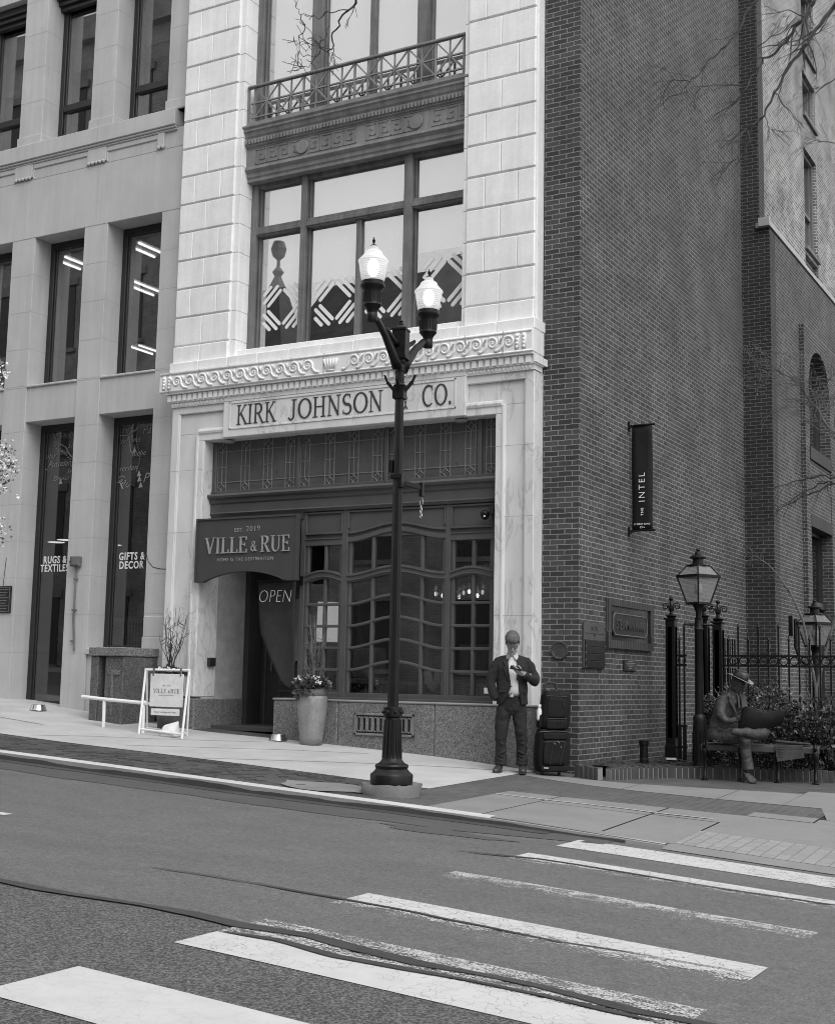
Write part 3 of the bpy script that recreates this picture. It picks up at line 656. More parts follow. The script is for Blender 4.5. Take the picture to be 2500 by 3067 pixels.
for k in range(4): key(-5.36+.215*k, 1)
for k in range(4): key(-4.02+.215*k-.16, -1)
for k in range(4): key(-3.36+.215*k, 1)
for k in range(3): key(-2.05+.215*k, -1)
b.box(xa, xb, -.104, -.095, 9.345, 9.36); b.build('key_relief', M['iron_cornice'], sp_)
b = MB()
for x in (-4.495, -2.51): b.lathe([(.0, 0), (.105, 0), (.115, .012), (.105, .025), (.0, .028)], (x, -.095, 9.20), 24, Matrix.Rotation(R(90), 4, 'X'))
b.build('boss', M['iron_cornice'], sp_)
# ---- balcony rail
rl = tag(thing('balcony_rail', 'dark iron balcony rail of crossed bars with small rings, in front of the upper bay', 'balcony rail', (-3.5, -.12, 9.77)))
b = MB(); b.box(-5.53, -1.6, -.155, -.085, 10.325, 10.365); b.build('top_rail', M['iron_cornice'], rl, bevel=.01)
b = MB(); b.box(-5.47, -1.6, -.13, -.10, 10.065, 10.085); b.box(-5.47, -1.6, -.13, -.10, 9.83, 9.85); b.build('rail_bar', M['iron_cornice'], rl)
px = [-5.405+.2295*k for k in range(18)]
b = MB()
for k, x in enumerate(px):
    w = .015 if k % 2 == 0 else .009
    if x < -1.6: b.box(x-w, x+w, -.128, -.102, 9.77, 10.33)
b.box(-5.53, -5.505, -.13, -.1, 9.77, 10.33); b.box(-5.475, -5.455, -.03, -.0, 9.77, 10.33)
b.build('rail_post', M['iron_cornice'], rl)
b = MB()
for k in range(0, 17, 2):
    x0, x1 = px[k], px[k+2] if k+2 < len(px) else px[k+1]+.23
    if x0 > -1.7: break
    b.bar((x0+.02, -.115, 9.85), (x1-.02, -.115, 10.31), .016, .022); b.bar((x0+.02, -.116, 10.31), (x1-.02, -.116, 9.85), .016, .022)
    b.lathe([(.0, -.02), (.03, -.02), (.034, 0), (.022, .004), (.0, .0)], (px[k+1], -.125, 10.075), 12, Matrix.Rotation(R(90), 4, 'X'))
b.build('crossed_bar', M['iron_cornice'], rl)
# ---- bay windows of the two upper floors
def bay(z0, z1, mull, thin, tr, trt, name):
    fo = MB(); y0 = YW
    fo.box(-5.555, -5.43, y0-.02, y0+.12, z0, z1); fo.box(-1.72, -1.6, y0, y0+.12, z0, z1)
    for m0, m1 in mull: fo.box(m0, m1, y0-.03, y0+.12, z0, z1)
    for m0, m1 in thin: fo.box(m0, m1, y0+.02, y0+.10, z0, trt if tr else z1)
    edges = [-5.43]+[q for mm in mull for q in mm]+[-1.72]
    for k in range(0, len(edges), 2):
        xa, xb = edges[k]+.001, edges[k+1]-.001
        if tr: fo.box(xa, xb, y0-.015, y0+.12, tr, trt); fo.box(xa, xb, y0-.035, y0-.0155, tr+.02, tr+.085)
        fo.box(xa, xb, y0+.0, y0+.12, z1-.07, z1); fo.box(xa, xb, y0+.02, y0+.12, z0, z0+.05)
        for xx, ww in ((xa, .03), (xb-.03, .03)): fo.box(xx, xx+ww, y0+.045, y0+.12, z0+.05, z1-.07)
    w = fo.build('bay_window', M['frame_grey'], shop, bevel=.006)
    p = MB(); p.box(-5.44, -1.70, y0+.075, y0+.081, z0+.03, z1-.04); p.build('pane', M['glass_upper'], w)
    return w, edges
w2, ed = bay(6.13, 8.83, [(-4.605, -4.50), (-2.79, -2.65)], [(-3.625, -3.545)], 7.985, 8.13, 'lower')
w3, ed3 = bay(9.77, 12.6, [(-4.50, -4.30), (-2.62, -2.42)], [(-3.47, -3.38)], None, 12.6, 'upper')
b = MB()
for xa, xb, zb in ((-5.40, -4.63, 7.17), (-4.47, -3.64, 7.16), (-3.53, -2.81, 7.15), (-2.63, -1.73, 7.35)): b.box(xa, xb, YW+.14, YW+.146, zb, 7.96)
b.box(-5.40, -1.73, YW+.15, YW+.156, 8.13, 8.8); b.build('roller_blind', M['blind_white'], w2)
b = MB(); b.box(-5.40, -1.73, YW+.15, YW+.156, 10.15, 12.6); b.build('roller_blind', M['blind_white'], w3)
# diamond decals on the lower panes: broken lattice of rounded bars
def decal(mb, cx, cz, s, y):
    def rbar(a0, a1, w):
        (x0, z0), (x1, z1) = a0, a1; t = Vector((x1-x0, z1-z0)).normalized(); n = Vector((-t.y, t.x))*w/2; pts = []
        for e, sg in (((x0, z0), -1), ((x1, z1), 1)):
            for i in range(5):
                a = -90+45*i; d = t*sg*math.cos(R(a))*w/2+n*(sg*math.sin(R(a)))
                pts.append((e[0]+d.x, e[1]+d.y))
        mb.xz([(cx+p[0]*s, cz+p[1]*s) for p in pts], y, y-.002)
    for qx, qz in ((1, 1), (-1, 1), (1, -1), (-1, -1)):
        for off, a, c in ((.44, .065, .385), (.63, .14, .49), (.82, .33, .49)):
            sw = 0 if qx*qz > 0 else .06
            # bars run along x+z = off in the quadrant
            p0 = (qx*(off-a-sw*0), qz*(a+.0)); p1 = (qx*(off-c), qz*c)
            p0 = (qx*min(.5, off-a), qz*max(a, off-.5)); p1 = (qx*max(off-.62, off-c), qz*min(c, .62))
            rbar(p0, p1, .082)
for cx, cz, s in ((UX(836, 915, YW), 6.83, .68), (UX(995, 890, YW), 6.80, .70), (UX(1150, 866, YW), 6.80, .70), (UX(1330, 840, YW), 6.85, .74)): b = MB(); decal(b, cx, cz, s, YW+.073); b.build('diamond_decal', M['blind_white'], w2)
b = MB()                                # rooms behind the bays
for z0, z1 in ((5.95, 8.95), (9.3, 12.7)):
    b.box(-6.5, -.8, 3.0, 3.1, z0, z1); b.box(-6.5, -.8, .3, 3.0, z0-.05, z0); b.box(-6.5, -.8, .3, 3.0, z1, z1+.05); b.box(-6.55, -6.5, .36, 3, z0, z1); b.box(-.8, -.75, .36, 3, z0, z1)
b.build('upper_room', M['room_mid'], shop)
# ---- transom of leaded glass
b = MB(); b.box(XL, XR, -.045, -.035, 3.93, ZT); tz = b.build('leaded_transom', M['leaded_pane'], shop)
b = MB()
for x0, x1 in ((-6.02, -5.99-.16), (-5.965, -5.905), (-4.44, -4.38), (-2.93, -2.87), (-1.455, -1.395), (-1.12, XR)): b.box(x0, x1, -.085, -.045, 3.95, ZT)
b.box(XL, XR, -.08, -.045, 3.93, 3.985)
b.build('transom_bar', M['shopfront_paint'], tz, bevel=.008)
b = MB()
def came(x0, z0, x1, z1, w=.012): b.bar((x0, -.05, z0), (x1, -.05, z1), .012, w) if abs(x1-x0) > abs(z1-z0) else b.box(x0-w/2, x0+w/2, -.057, -.045, z0, z1)
def star(cx, cz, r=.085):
    for sx in (1, -1):
        for sz in (1, -1):
            pts = [(cx+sx*(r-r*math.sin(a)), -.05, cz+sz*(r-r*math.cos(a))) for a in [math.pi/2*i/6 for i in range(7)]]
            b.tube(pts, .007, 4)
for bx, wid in ((-5.90, 1.46), (-4.375, 1.44), (-2.865, 1.41)):
    for fx in (.055, .355, .64, .915):
        cx = bx+wid*fx
        for d in (-.078, 0, .078):
            if bx < cx+d < bx+wid: came(cx+d, 4.12 if d == 0 else 3.985, cx+d, 4.59 if d == 0 else ZT)
        star(cx, 4.045); star(cx, 4.665); b.box(cx-.078, cx+.078, -.056, -.046, 4.345, 4.357)
    for z in (4.118, 4.59): b.box(bx, bx+wid, -.0555, -.0455, z-.006, z+.006)
for bx in (-6.07, -1.26):
    for d in (-.07, 0, .07): came(bx+d, 3.985, bx+d, ZT)
    star(bx, 4.045, .07); star(bx, 4.665, .07)
    for z in (4.118, 4.35, 4.59): b.box(bx-.09, bx+.09, -.0555, -.0455, z-.006, z+.006)
b.build('lead_came', M['lead_came'], tz)
# moulded beam under the transom
b = MB(); b.yz([(-.05, 3.93), (-.16, 3.93), (-.17, 3.90), (-.15, 3.87), (-.11, 3.85), (-.10, 3.80), (-.075, 3.78), (-.075, 3.66), (-.09, 3.64), (-.05, 3.60), (.1, 3.60), (.1, 3.93)], -6.15+.14, XR); b.build('shopfront_beam', M['shopfront_paint'], shop)
# ---- shop window with waved glazing bars
sf = MB(); y0, y1 = -.03, .07
for xa, xb in ((-4.345, -4.265), (-3.635, -3.535), (-1.955, -1.875), (-1.235, XR)): sf.box(xa, xb, y0, y1, .905, 3.60)
for xa, xb in ((-4.265, -3.635), (-3.535, -1.955), (-1.875, -1.235)): sf.box(xa, xb, y0+.005, y1, .905, 1.0); sf.box(xa, xb, y0+.025, y1, 3.2, 3.60)
sf.box(-4.36, XR, y0-.05, y0, .905, .935)
def wv(x0, x1, A): return lambda x: A*math.sin(math.pi*(x-x0)/(x1-x0))**2
def wbar(mb, x0, x1, fz, h, ya, yb, n=22):
    for i in range(n):
        xa, xb = x0+(x1-x0)*i/n, x0+(x1-x0)*(i+1)/n; za, zb = fz(xa), fz(xb)
        mb.add([(xa, ya, za), (xb, ya, zb), (xb, yb, zb), (xa, yb, za), (xa, ya, za+h), (xb, ya, zb+h), (xb, yb, zb+h), (xa, yb, za+h)], [(0, 3, 2, 1), (4, 5, 6, 7), (0, 1, 5, 4), (2, 3, 7, 6)]+([(3, 0, 4, 7)] if i == 0 else [])+([(1, 2, 6, 5)] if i == n-1 else []))
C0, C1 = -3.535, -1.955
wc = lambda A, z: (lambda x: z+A*math.sin(math.pi*(x-C0)/(C1-C0))**2)
wbar(sf, C0, C1, wc(.125, 3.135), .065, y0+.002, y1)       # head of the middle light
wbar(sf, C0, C1, wc(.115, 3.25), .03, y0-.012, y0+.03)
wbar(sf, C0, C1, wc(.115, 2.555), .125, y0+.004, y1); wbar(sf, C0, C1, wc(.115, 2.64), .022, y0-.014, y0+.004); wbar(sf, C0, C1, wc(.115, 2.575), .018, y0-.012, y0+.004)
for s0, s1 in ((-4.265, -3.635), (-1.875, -1.235)):
    ws = lambda A, z, s0=s0, s1=s1: (lambda x: z+A*math.sin(math.pi*(x-s0)/(s1-s0)))
    wbar(sf, s0, s1, ws(.065, 2.56), .12, y0+.004, y1, 12); wbar(sf, s0, s1, ws(.065, 2.645), .02, y0-.014, y0+.004, 12); wbar(sf, s0, s1, ws(.065, 2.575), .016, y0-.012, y0+.004, 12)
    sf.box(s0, s1, y0+.003, y1, 3.10, 3.2); sf.box(s0, s1, y0-.012, y0+.025, 3.26, 3.285); sf.box(s0, s1, y0-.012, y0+.003, 3.185, 3.2)
    for xx in (s0, s1-.02): sf.box(xx, xx+.02, y0-.008, y0+.025, 3.285, 3.56)
    sf.box(s0, s1, y0-.008, y0+.025, 3.56, 3.585)
for xx in (C0, C1-.02, -2.76): sf.box(xx, xx+.02, y0-.008, y0+.025, 3.33, 3.56)
sf.box(C0, C1, y0-.008, y0+.025, 3.56, 3.585)
win = sf.build('shop_window', M['shopfront_paint'], shop, bevel=.004)
mu = MB()
for x in (-3.125, -2.74, -2.33):
    mu.box(x-.022, x+.022, y0+.022, y1-.01, 1.0, 2.62); mu.box(x-.022, x+.022, y0+.022, y1-.01, 2.68, 3.25)
for z in (2.245, 1.935, 1.625, 1.315):
    wbar(mu, C0, C1, wc(.13, z-.018), .038, y0+.018, y1-.012)
    for s0, s1 in ((-4.265, -3.635), (-1.875, -1.235)): mu.box(s0, s1, y0+.018, y1-.012, z-.018, z+.02)
for x in (-3.925, -1.535): mu.box(x-.022, x+.022, y0+.022, y1-.014, 1.0, 2.62); mu.box(x-.022, x+.022, y0+.022, y1-.014, 2.70, 3.12)
for xa, xb in ((-4.265, -3.635), (C0, C1), (-1.875, -1.235)):   # inner sash edges
    for xx in (xa, xb-.05): mu.box(xx+.001, xx+.049, y0+.025, y1-.01, 1.0, 3.2)
mu.build('glazing_bar', M['shopfront_paint'], win, bevel=.006)
p = MB(); p.box(-4.3, -1.2, .035, .041, .95, 3.3); p.build('pane', M['glass_shop'], win)
# ---- entrance: jamb wall, floor, door
b = MB(); b.box(-6.02, -5.995, .2, .88, .56, 3.6); b.build('entrance_wall', M['terracotta_joint'], shop)
b = MB(); b.box(-6.02, -5.9, .88, 1.30, .2, 3.6); b.box(-5.99, -4.3, 1.3, 1.36, 2.55, 3.62); b.box(-4.40, -4.345, .07, 1.3, .2, 3.6); b.box(-6.02, -4.3, -.05, 1.36, 3.50, 3.60); b.box(-5.99, -5.90, 1.24, 1.30, .86, .92); b.build('entrance_lining', M['shopfront_dark'], shop)
b = MB(); b.sheet(fr(-5.98, -4.36, 4), [-.32, .3, 1.35], lambda x, y: zs(x, -.3)+.004+.02*(y+.3)); b.build('entrance_floor', M['paver_strip'], shop)
b = MB(); b.box(-5.9, -4.4, 1.24, 1.30, .3, 2.55)
dr = b.build('door', M['shopfront_dark'], shop)
b = MB()
for z0, z1 in ((.72, 1.0), (1.08, 1.32)):
    for xa, xb in ((-5.55, -4.7),):
        b.box(xa, xb, 1.225, 1.24, z0, z0+.025); b.box(xa, xb, 1.225, 1.24, z1-.025, z1); b.box(xa, xa+.025, 1.225, 1.24, z0+.025, z1-.025); b.box(xb-.025, xb, 1.225, 1.24, z0+.025, z1-.025)
b.box(-5.82, -5.79, 1.20, 1.24, .36, 2.5); b.build('door_moulding', M['shopfront_paint'], dr)
b = MB(); b.box(-5.55, -4.7, 1.232, 1.238, 1.42, 2.42); b.build('door_pane', M['glass_dark'], dr)
b = MB(); b.tube([(-5.66, 1.2, 1.25), (-5.66, 1.17, 1.3), (-5.66, 1.17, 1.5), (-5.66, 1.2, 1.55)], .012, 8); b.build('handle', M['chrome'], dr)
# shop interior
b = MB(); b.box(-6.5, -.6, 5.0, 5.1, .2, 3.7); b.box(-6.5, -.6, .12, 5, .40, .46); b.box(-6.5, -.6, .13, 5, 3.62, 3.7); b.box(-.75, -.65, .12, 5, .4, 3.6); b.box(-6.55, -6.45, 1.4, 5, .4, 3.6); b.box(-4.3, -4.25, 1.5, 5, .46, 3.6); b.build('shop_room', M['room_dark'], shop)
# ------------------------------------------------------------------ pale limestone office building on the left
YL = -.05
lb = thing('limestone_building', 'pale limestone office building with tall dark windows, left of the white block building', 'building', (-10, .2, .7))
PX0 = [(-7.245, -6.715), (-8.92, -8.405), (-10.60, -10.06), (-12.30, -11.74), (-14.0, -13.42)]
WX = [(-8.405, -7.245), (-10.06, -8.92), (-11.74, -10.60), (-13.42, -12.30)]
b = MB()
for i, (xa, xb) in enumerate(PX0): b.box(xa, xb, YL, .5, .2 if i else .6, 8.64)
b.box(-14, -6.715, YL-.004, .5, 8.64, 9.70); b.box(-14, -6.715, YL+.01, .5, 9.71, 10.04); b.box(-30, -14, YL, .5, 0, 22)
for xa, xb in PX0: b.box(xa, xb, YL, .5, 10.34, 22)
for xa, xb in WX: b.box(xa-.001, xb+.001, YL+.02, .5, 5.40, 6.0); b.box(xa, xb, YL+.05, .5, 13.2, 14.4)
b.box(-8.404, -7.246, YL+.03, .5, .5, 1.50)
b.build('wall', M['limestone'], lb, bevel=.006)
b = MB()
for xa, xb in PX0[:3]: b.box(xa-.02, xb+.02, YL-.025, .45, 10.34, 10.52)
b.box(-14, -7.0, YL-.08, .3, 10.06, 10.34); b.box(-14, -7.0, YL-.055, .3, 10.02, 10.06); b.box(-14, -7.0, YL-.03, .3, 9.985, 10.02)
for x in (-7.39, -8.92, -10.62, -12.3): b.box(x-.0, x+.42 if x < -7.5 else x+.14, YL-.03, .2, 9.74, 9.985)
for xa, xb in ((-8.5, -7.39), (-10.2, -8.92), (-11.9, -10.62)):
    b.box(xa, xb, YL-.012, .2, 9.895, 9.985); b.box(xa, xa+.03, YL-.012, .2, 9.715, 9.895); b.box(xb-.03, xb, YL-.012, .2, 9.715, 9.895)
b.build('ledge', M['limestone'], lb, bevel=.01); b = MB()
for xa, xb in WX[:3]: b.box(xa+.002, xb-.002, YL-.012, .48, 5.995, 6.035); b.build('window_sill', M['limestone'], lb, bevel=.01); b = MB()
b.box(-8.40, -7.25, YL-.03, .48, 1.50, 1.60); b.box(-7.245, -6.72, YL-.03, .2, 1.32, 1.78); b.box(-7.235, -6.72, YL-.02, .2, 1.78, 2.1)
b.build('pier_base', M['limestone'], lb, bevel=.01)
b = MB()
for x in (-8.92, -10.62, -7.40):
    for k in range(5 if x < -7.5 else 2): b.sphere((x+.045+.082*k, YL-.03, 9.735), .03, 6, 4)
b.build('bracket_drops', M['limestone'], lb)
b = MB()
for i, (xa, xb) in enumerate(PX0[:4]):
    for k in range(5): b.box(xa, xb+.0015, YL-.0015, .38, 6.03+.652*k-.003, 6.03+.652*k+.003)
    for k in range(1, 8): b.box(xa, xb+.0015, YL-.0015, .38, .9+.62*k-.003, .9+.62*k+.003)
    for k in range(6): b.box(xa, xb+.0015, YL-.0015, .38, 10.52+.63*k-.003, 10.52+.63*k+.003)
b.box(-14, -6.72, YL-.006, YL, 9.70, 9.708)
for x in (-8.66, -10.33, -11.95): b.box(x-.002, x+.002, YL-.0055, YL, 8.64, 9.7); b.box(x-.002, x+.002, YL-.082, YL, 10.06, 10.34)
b.box(-14, -6.72, YL-.002, YL+.3, 6.0, 6.007)
b.build('stone_joint', M['limestone_dark'], lb)
b = MB()
for pts in ([(-7.24, 3.05), (-7.2, 2.95), (-7.1, 2.86), (-6.95, 2.83), (-6.75, 2.82)], [(-10.3, 3.1), (-10.34, 2.6), (-10.5, 2.3), (-10.45, 2.0), (-10.62, 1.75), (-10.8, 1.4)]):
    b.tube([(x, YL-.001, z) for x, z in pts], .006, 4)
b.build('crack', M['joint_dark'], lb)
ROWS = [(0, .62, 5.40), (1, 6.035, 8.64), (2, 10.345, 13.2)]
for wi, (xa, xb) in enumerate(WX[:3]):
    for row, z0, z1 in ROWS:
        if row == 0: z0 = 1.60 if wi == 0 else zs(xb, -.2)+.02
        f = MB(); y0 = .33; e = .001
        f.box(xa+e, xa+.10, y0, y0+.10, z0, z1); f.box(xb-.06, xb-e, y0, y0+.10, z0, z1)
        f.box(xa+.10, xb-.06, y0, y0+.10, z1-.12, z1); f.box(xa+.10, xb-.06, y0, y0+.10, z0, z0+.055)
        f.box(xa+.10, xa+.13, y0+.03, y0+.10, z0+.055, z1-.12)
        if row == 2: f.box(xa+.13, xb-.06, y0-.02, y0+.08, 11.03, 11.15); f.box(xa, xb, y0-.20, y0, 13.06, 13.2); f.box(xa, xb, y0-.15, y0, 12.98, 13.06); f.box(xa, xb, y0-.09, y0, 12.90, 12.98)
        w = f.build('window', M['frame_dark'], lb, bevel=.006)
        p = MB(); p.box(xa+.12, xb-.05, y0+.05, y0+.056, z0+.04, z1-.1); p.build('pane', M['glass_office' if row else 'glass_dark'], w)
        q = MB()
        if row == 2: q.box(xa+.12, xb-.06, y0+.16, y0+.165, 11.95-.12*wi, 13.1)
        if row == 1: q.box(xa+.12, xb-.06, y0+.10, y0+.105, 8.49, 8.6)
        if row: q.box(xa+.135, xa+.20, y0+.075, y0+.1, z0+.06, z1-.12); q.build('blind', M['fabric_light'], w)
b = MB()                                # rooms behind
for z0, z1 in ((.3, 5.6), (5.75, 8.60), (9.9, 13.3)):
    b.box(-14, -6.8, 7.0, 7.1, z0, z1); b.box(-14, -6.8, .52, 7, z0-.05, z0); b.box(-14, -6.8, .52, 7, z1, z1+.05); b.box(-6.82, -6.75, .52, 7, z0, z1); b.box(-14.05, -14, .52, 7, z0, z1)
b.build('room', M['room_dark'], lb)
emit('tube_light', 2.6); emit('disc_light', 2.5)
zF = lambda x, y: (x/2.366, 350+y/2.366)
LI = [('ceiling light nearest the glass at the top of the right office window', (880, 880), (1128, 975), 0), ('ceiling light halfway down the right office window', (870, 1160), (1115, 1250), 1), ('ceiling light low in the right office window', (965, 1628), (1100, 1672), 2), ('ceiling light at the top of the left office window', (365, 975), (585, 1065), 0)]
FY = [(.75, 1.75), (2.6, 3.8), (5.4, 6.6), (.75, 1.75)]
for (lab, p0, p1, k), (ya, yb) in zip(LI, FY):
    zc = 8.47; a, c = PZ(*zF(*p0), zc), PZ(*zF(*p1), zc); x = (a.x+c.x)/2; ya, yb = max(.55, a.y-.1), c.y+.1
    t = thing('ceiling_light', 'fluorescent '+lab, 'ceiling light', (x, (ya+yb)/2, zc), 'fluorescent ceiling lights behind the office windows')
    q = MB(); q.box(x-.2, x+.2, ya, yb, zc+.03, zc+.08); q.build('fitting', M['fabric_light'], t)
    q = MB()
    for d in (-.13, .13):
        q = MB(); q.tube([(x+d, ya+.03, zc), (x+d, yb-.03, zc)], .022, 8); q.build('tube', M['tube_light'], t)
    q = MB(); q.box(x-.02, x+.02, ya+.1, yb-.1, zc+.08, 8.6); q.build('hanger', M['frame_dark'], t)
# writing on the ground-floor glass
yt = .372
zz = lambda x, y: PY(x/2.0438, 1200+y/2.0438, yt)
def wl(s, x, y, size, sp=1.15, wt=.004): p = zz(x, y); text('window_lettering', s, size, (p.x, yt, p.z), X3, Z3, M['letter_white'], lb, .0012, 0, 'CENTER', sp, wt, .82)
wl('RUGS &', 336, 976, .17); wl('TEXTILES', 333, 1027, .17); wl('GIFTS &', 806, 954, .17); wl('DECOR', 803, 1008, .17)
MAPT = [('Sarlouis', 395, 215, .15), ('Saare', 378, 300, .14), ('Boulay', 288, 341, .18), ('Puttelange', 384, 384, .19), ('Dieuse', 372, 475, .15), ('Hombourg', 790, 136, .19), ('re', 768, 180, .2), ('DeuxPonts', 770, 245, .165), ('Biche', 848, 322, .165), ('Saverdon', 766, 414, .165), ('Pal', 905, 178, .24), ('Gau', 756, 490, .22), ('P', 890, 474, .28), ('San', 436, 276, .13), ('San', 430, 428, .13)]
for s, x, y, sz in MAPT:
    p = zz(x, y); text('map_lettering', s, sz*.8, (p.x, yt, p.z), (1, 0, .02 if s not in ('Gau', 'Saare') else -.6), (0, 0, 1) if s not in ('Gau', 'Saare') else (.6, 0, 1), M['letter_grey'], lb, .001, .35, 'CENTER', 1.05, -.002)
b = MB()
def river(pts, w): b.tube([tuple(zz(x, y)) for x, y in pts], w, 5, .3)
river([(318, 182), (335, 210), (345, 245), (375, 268), (405, 285), (420, 320), (440, 345)], .022); river([(320, 182), (290, 200), (262, 225), (240, 260), (235, 285)], .012); river([(228, 398), (260, 408), (290, 425), (325, 425)], .013); river([(225, 475), (240, 495), (255, 520)], .012)
river([(850, 150), (835, 178), (800, 200), (770, 215), (725, 215), (700, 245), (690, 265)], .016); river([(790, 215), (795, 260), (800, 300), (806, 320)], .013); river([(690, 470), (715, 500), (740, 505), (752, 540)], .022); river([(745, 120), (730, 160), (735, 190), (728, 215)], .010)
for k in range(26):
    t = k/25; p = zz(848-12*math.sin(t*7)-6*t, 175+260*t); b.box(p.x-.006, p.x+.006, yt-.001, yt, p.z-.006, p.z+.006)
for k in range(9): p = zz(335+12*k, 280+9*k+5*math.sin(k)); b.box(p.x-.02, p.x+.02, yt-.001, yt, p.z-.007, p.z+.007)
for x, y in ((850, 448), (852, 480), (860, 518), (370, 498), (822, 304)):
    p = zz(x, y); b.xz([(p.x-.04, p.z-.04), (p.x+.05, p.z-.03), (p.x, p.z+.06)], yt, yt-.001)
b.build('map_decal', M['letter_grey'], lb)
# ------------------------------------------------------------------ dark brick building with the blank side wall
bb = thing('brick_building', 'tall dark red-brick building with a blank side wall towards the little park', 'building', (-.2, 3, 0))
b = MB(); b.box(-.525, 0, .0, 7.9145, -.4, 26); b.build('wall', M['brick_wall'], bb)
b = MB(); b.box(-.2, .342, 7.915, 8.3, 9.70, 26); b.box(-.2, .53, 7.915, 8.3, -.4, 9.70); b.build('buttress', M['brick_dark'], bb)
# lower wing beyond the buttress, with a projecting bay holding two openings
b = MB(); XW, XP = .53, .62
b.box(-.2, XW, 8.3, 10.12, -.4, 9.70); b.box(-.2, XW, 10.12, 14, 8.38, 9.70); b.box(-.2, XW, 14, 45, -.4, 9.70); b.build('wing_wall', M['brick_wall'], bb)
b = MB()
ya, yb, yc, yd = 10.12, 10.47, 12.40, 12.80
b.box(.1, XP, ya, yb, -.4, 8.05); b.box(.1, XP, yc, yd+1.2, -.4, 8.05); b.box(.1, XP-.02, yb, yc, 4.62, 5.72)
n = 14; cy, r = (yb+yc)/2, (yc-yb)/2; zsprg = 7.25
for i in range(n):                      # wall above the arch, cut to the curve
    y0, y1 = yb+(yc-yb)*i/n, yb+(yc-yb)*(i+1)/n
    zc0, zc1 = zsprg+.85*math.sqrt(max(0, r*r-(y0-cy)**2)), zsprg+.85*math.sqrt(max(0, r*r-(y1-cy)**2))
    b.add([(.1, y0, zc0), (.1, y1, zc1), (.1, y1, 8.40), (.1, y0, 8.40), (XP, y0, zc0), (XP, y1, zc1), (XP, y1, 8.40), (XP, y0, 8.40)], [(0, 3, 2, 1), (4, 5, 6, 7), (0, 1, 5, 4), (2, 3, 7, 6)])
b.box(.1, XP, ya, yb, 8.05, 8.4); b.box(.1, XP, yc, yd+1.2, 8.05, 8.40)
b.build('bay_wall', M['brick_wall'], bb)
b = MB(); b.box(.1, XP+.004, yb+.001, yc-.001, 4.37, 4.62); b.build('soldier_course', M['brick_soldier'], bb)
b = MB(); b.box(.2, XP+.02, yb-.02, yc+.02, 5.72, 5.97); b.build('window_sill', M['brick_soldier'], bb)
def bwin(z0, z1, arch):
    f = MB(); x0, x1 = .30, .40; q = .07
    f.box(x0, x1, yb, yb+q, z0, z1); f.box(x0, x1, yc-q, yc, z0, z1); f.box(x0, x1, cy-.04, cy+.04, z0, z1); f.box(x0, x1-.01, yb+q, yc-q, z0, z0+q)
    f.box(x0, x1-.012, yb+q, yc-q, z1-q, z1)
    if not arch: f.box(x0, x1+.06, yb, yc, 2.80, 2.92)
    w = f.build('window', M['frame_dark'], bb)
    if arch: q = MB(); q.box(.22, .23, yb+.1, yb+.62, z0+.1, z1-.1); q.build('painted_reflection', M['blind_white'], w)  # white strip added to stand in for a bright reflection in the arched glass
    p = MB(); p.box(.33, .336, yb, yc, z0, z1); p.build('pane', M['glass_upper' if arch else 'glass_dark'], w)
    return w
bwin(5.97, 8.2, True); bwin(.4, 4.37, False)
b = MB(); b.box(-.2, .1, 10.2, 12.7, 0, 8.7); b.build('bay_room', M['room_dark'], bb)
b = MB(); b.box(XW-.25, XW+.03, 7.86, 45, 9.705, 9.80); b.box(.345, XW+.03, 7.80, 7.859, 9.705, 9.87); b.build('coping', M['copper_cap'], bb, bevel=.006)
# upper mass of paler, weathered brick, set back, with sash windows
XU = .342; WY0, WY1 = 11.66, 12.84
b = MB(); b.box(-.2, XU-.001, 8.3, WY0, 9.70, 26); b.box(-.2, XU, WY1, 45, 9.70, 26)
for z0, z1 in ((10.36, 10.50), (12.74, 13.48), (14.48, 14.95), (16.6, 26)): b.box(-.2, XU, WY0, WY1, z0, z1)
b.box(-.2, XU, WY0, WY1, 9.6, 9.75); b.build('upper_wall', M['brick_pale'], bb)
for z0, z1, zm in ((9.75, 10.34, None), (10.51, 12.74, 11.42), (13.49, 14.48, None), (14.96, 16.6, 15.4)):
    f = MB(); x0, x1 = .12, .26
    for xx, dy in ((x0, 0), (x0+.04, .07)):
        f.box(xx-.02*dy, x1-.05*(dy > 0), WY0+dy, WY0+dy+.07, z0, z1); f.box(xx-.02*dy, x1-.05*(dy > 0), WY1-dy-.07, WY1-dy, z0, z1)
    f.box(x0, x1, WY0+.14, WY1-.14, z1-.08, z1); f.box(x0, x1, WY0+.14, WY1-.14, z0, z0+.06)
    if zm: f.box(x0, x1-.03, WY0+.14, WY1-.14, zm-.04, zm+.04); f.box(x0+.03, x1-.06, (WY0+WY1)/2-.012, (WY0+WY1)/2+.012, z0, z1)
    w = f.build('sash_window', M['frame_grey'], bb, bevel=.005)
    p = MB(); p.box(.17, .176, WY0+.05, WY1-.05, z0, z1); p.build('pane', M['glass_upper'], w)
    s = MB(); s.box(.10, XU+.06, WY0-.04, WY1+.04, z0-.07, z0+.02); s.build('sill', M['fabric_grey'], w, bevel=.006)
b = MB(); b.box(-.2, .1, 11.3, 13.2, 9.7, 17); b.build('upper_room', M['room_dark'], bb)
# open joints and a line of broken mortar on the side wall
b = MB(); random.seed(5)
for (y0, z0, y1, z1, n) in ((2.6, 6.97, 7.6, 6.9, 9), (4.6, 3.17, 6.6, 3.1, 14)):
    for k in range(n):
        t = random.random(); y = y0+(y1-y0)*t; z = z0+(z1-z0)*t+random.choice((-.0693, 0, 0, .0693)); b.box(-.002, .002, y, y+random.uniform(.04, .16), z, z+random.uniform(.008, .02))
b.build('mortar_gap', M['joint_dark'], bb)
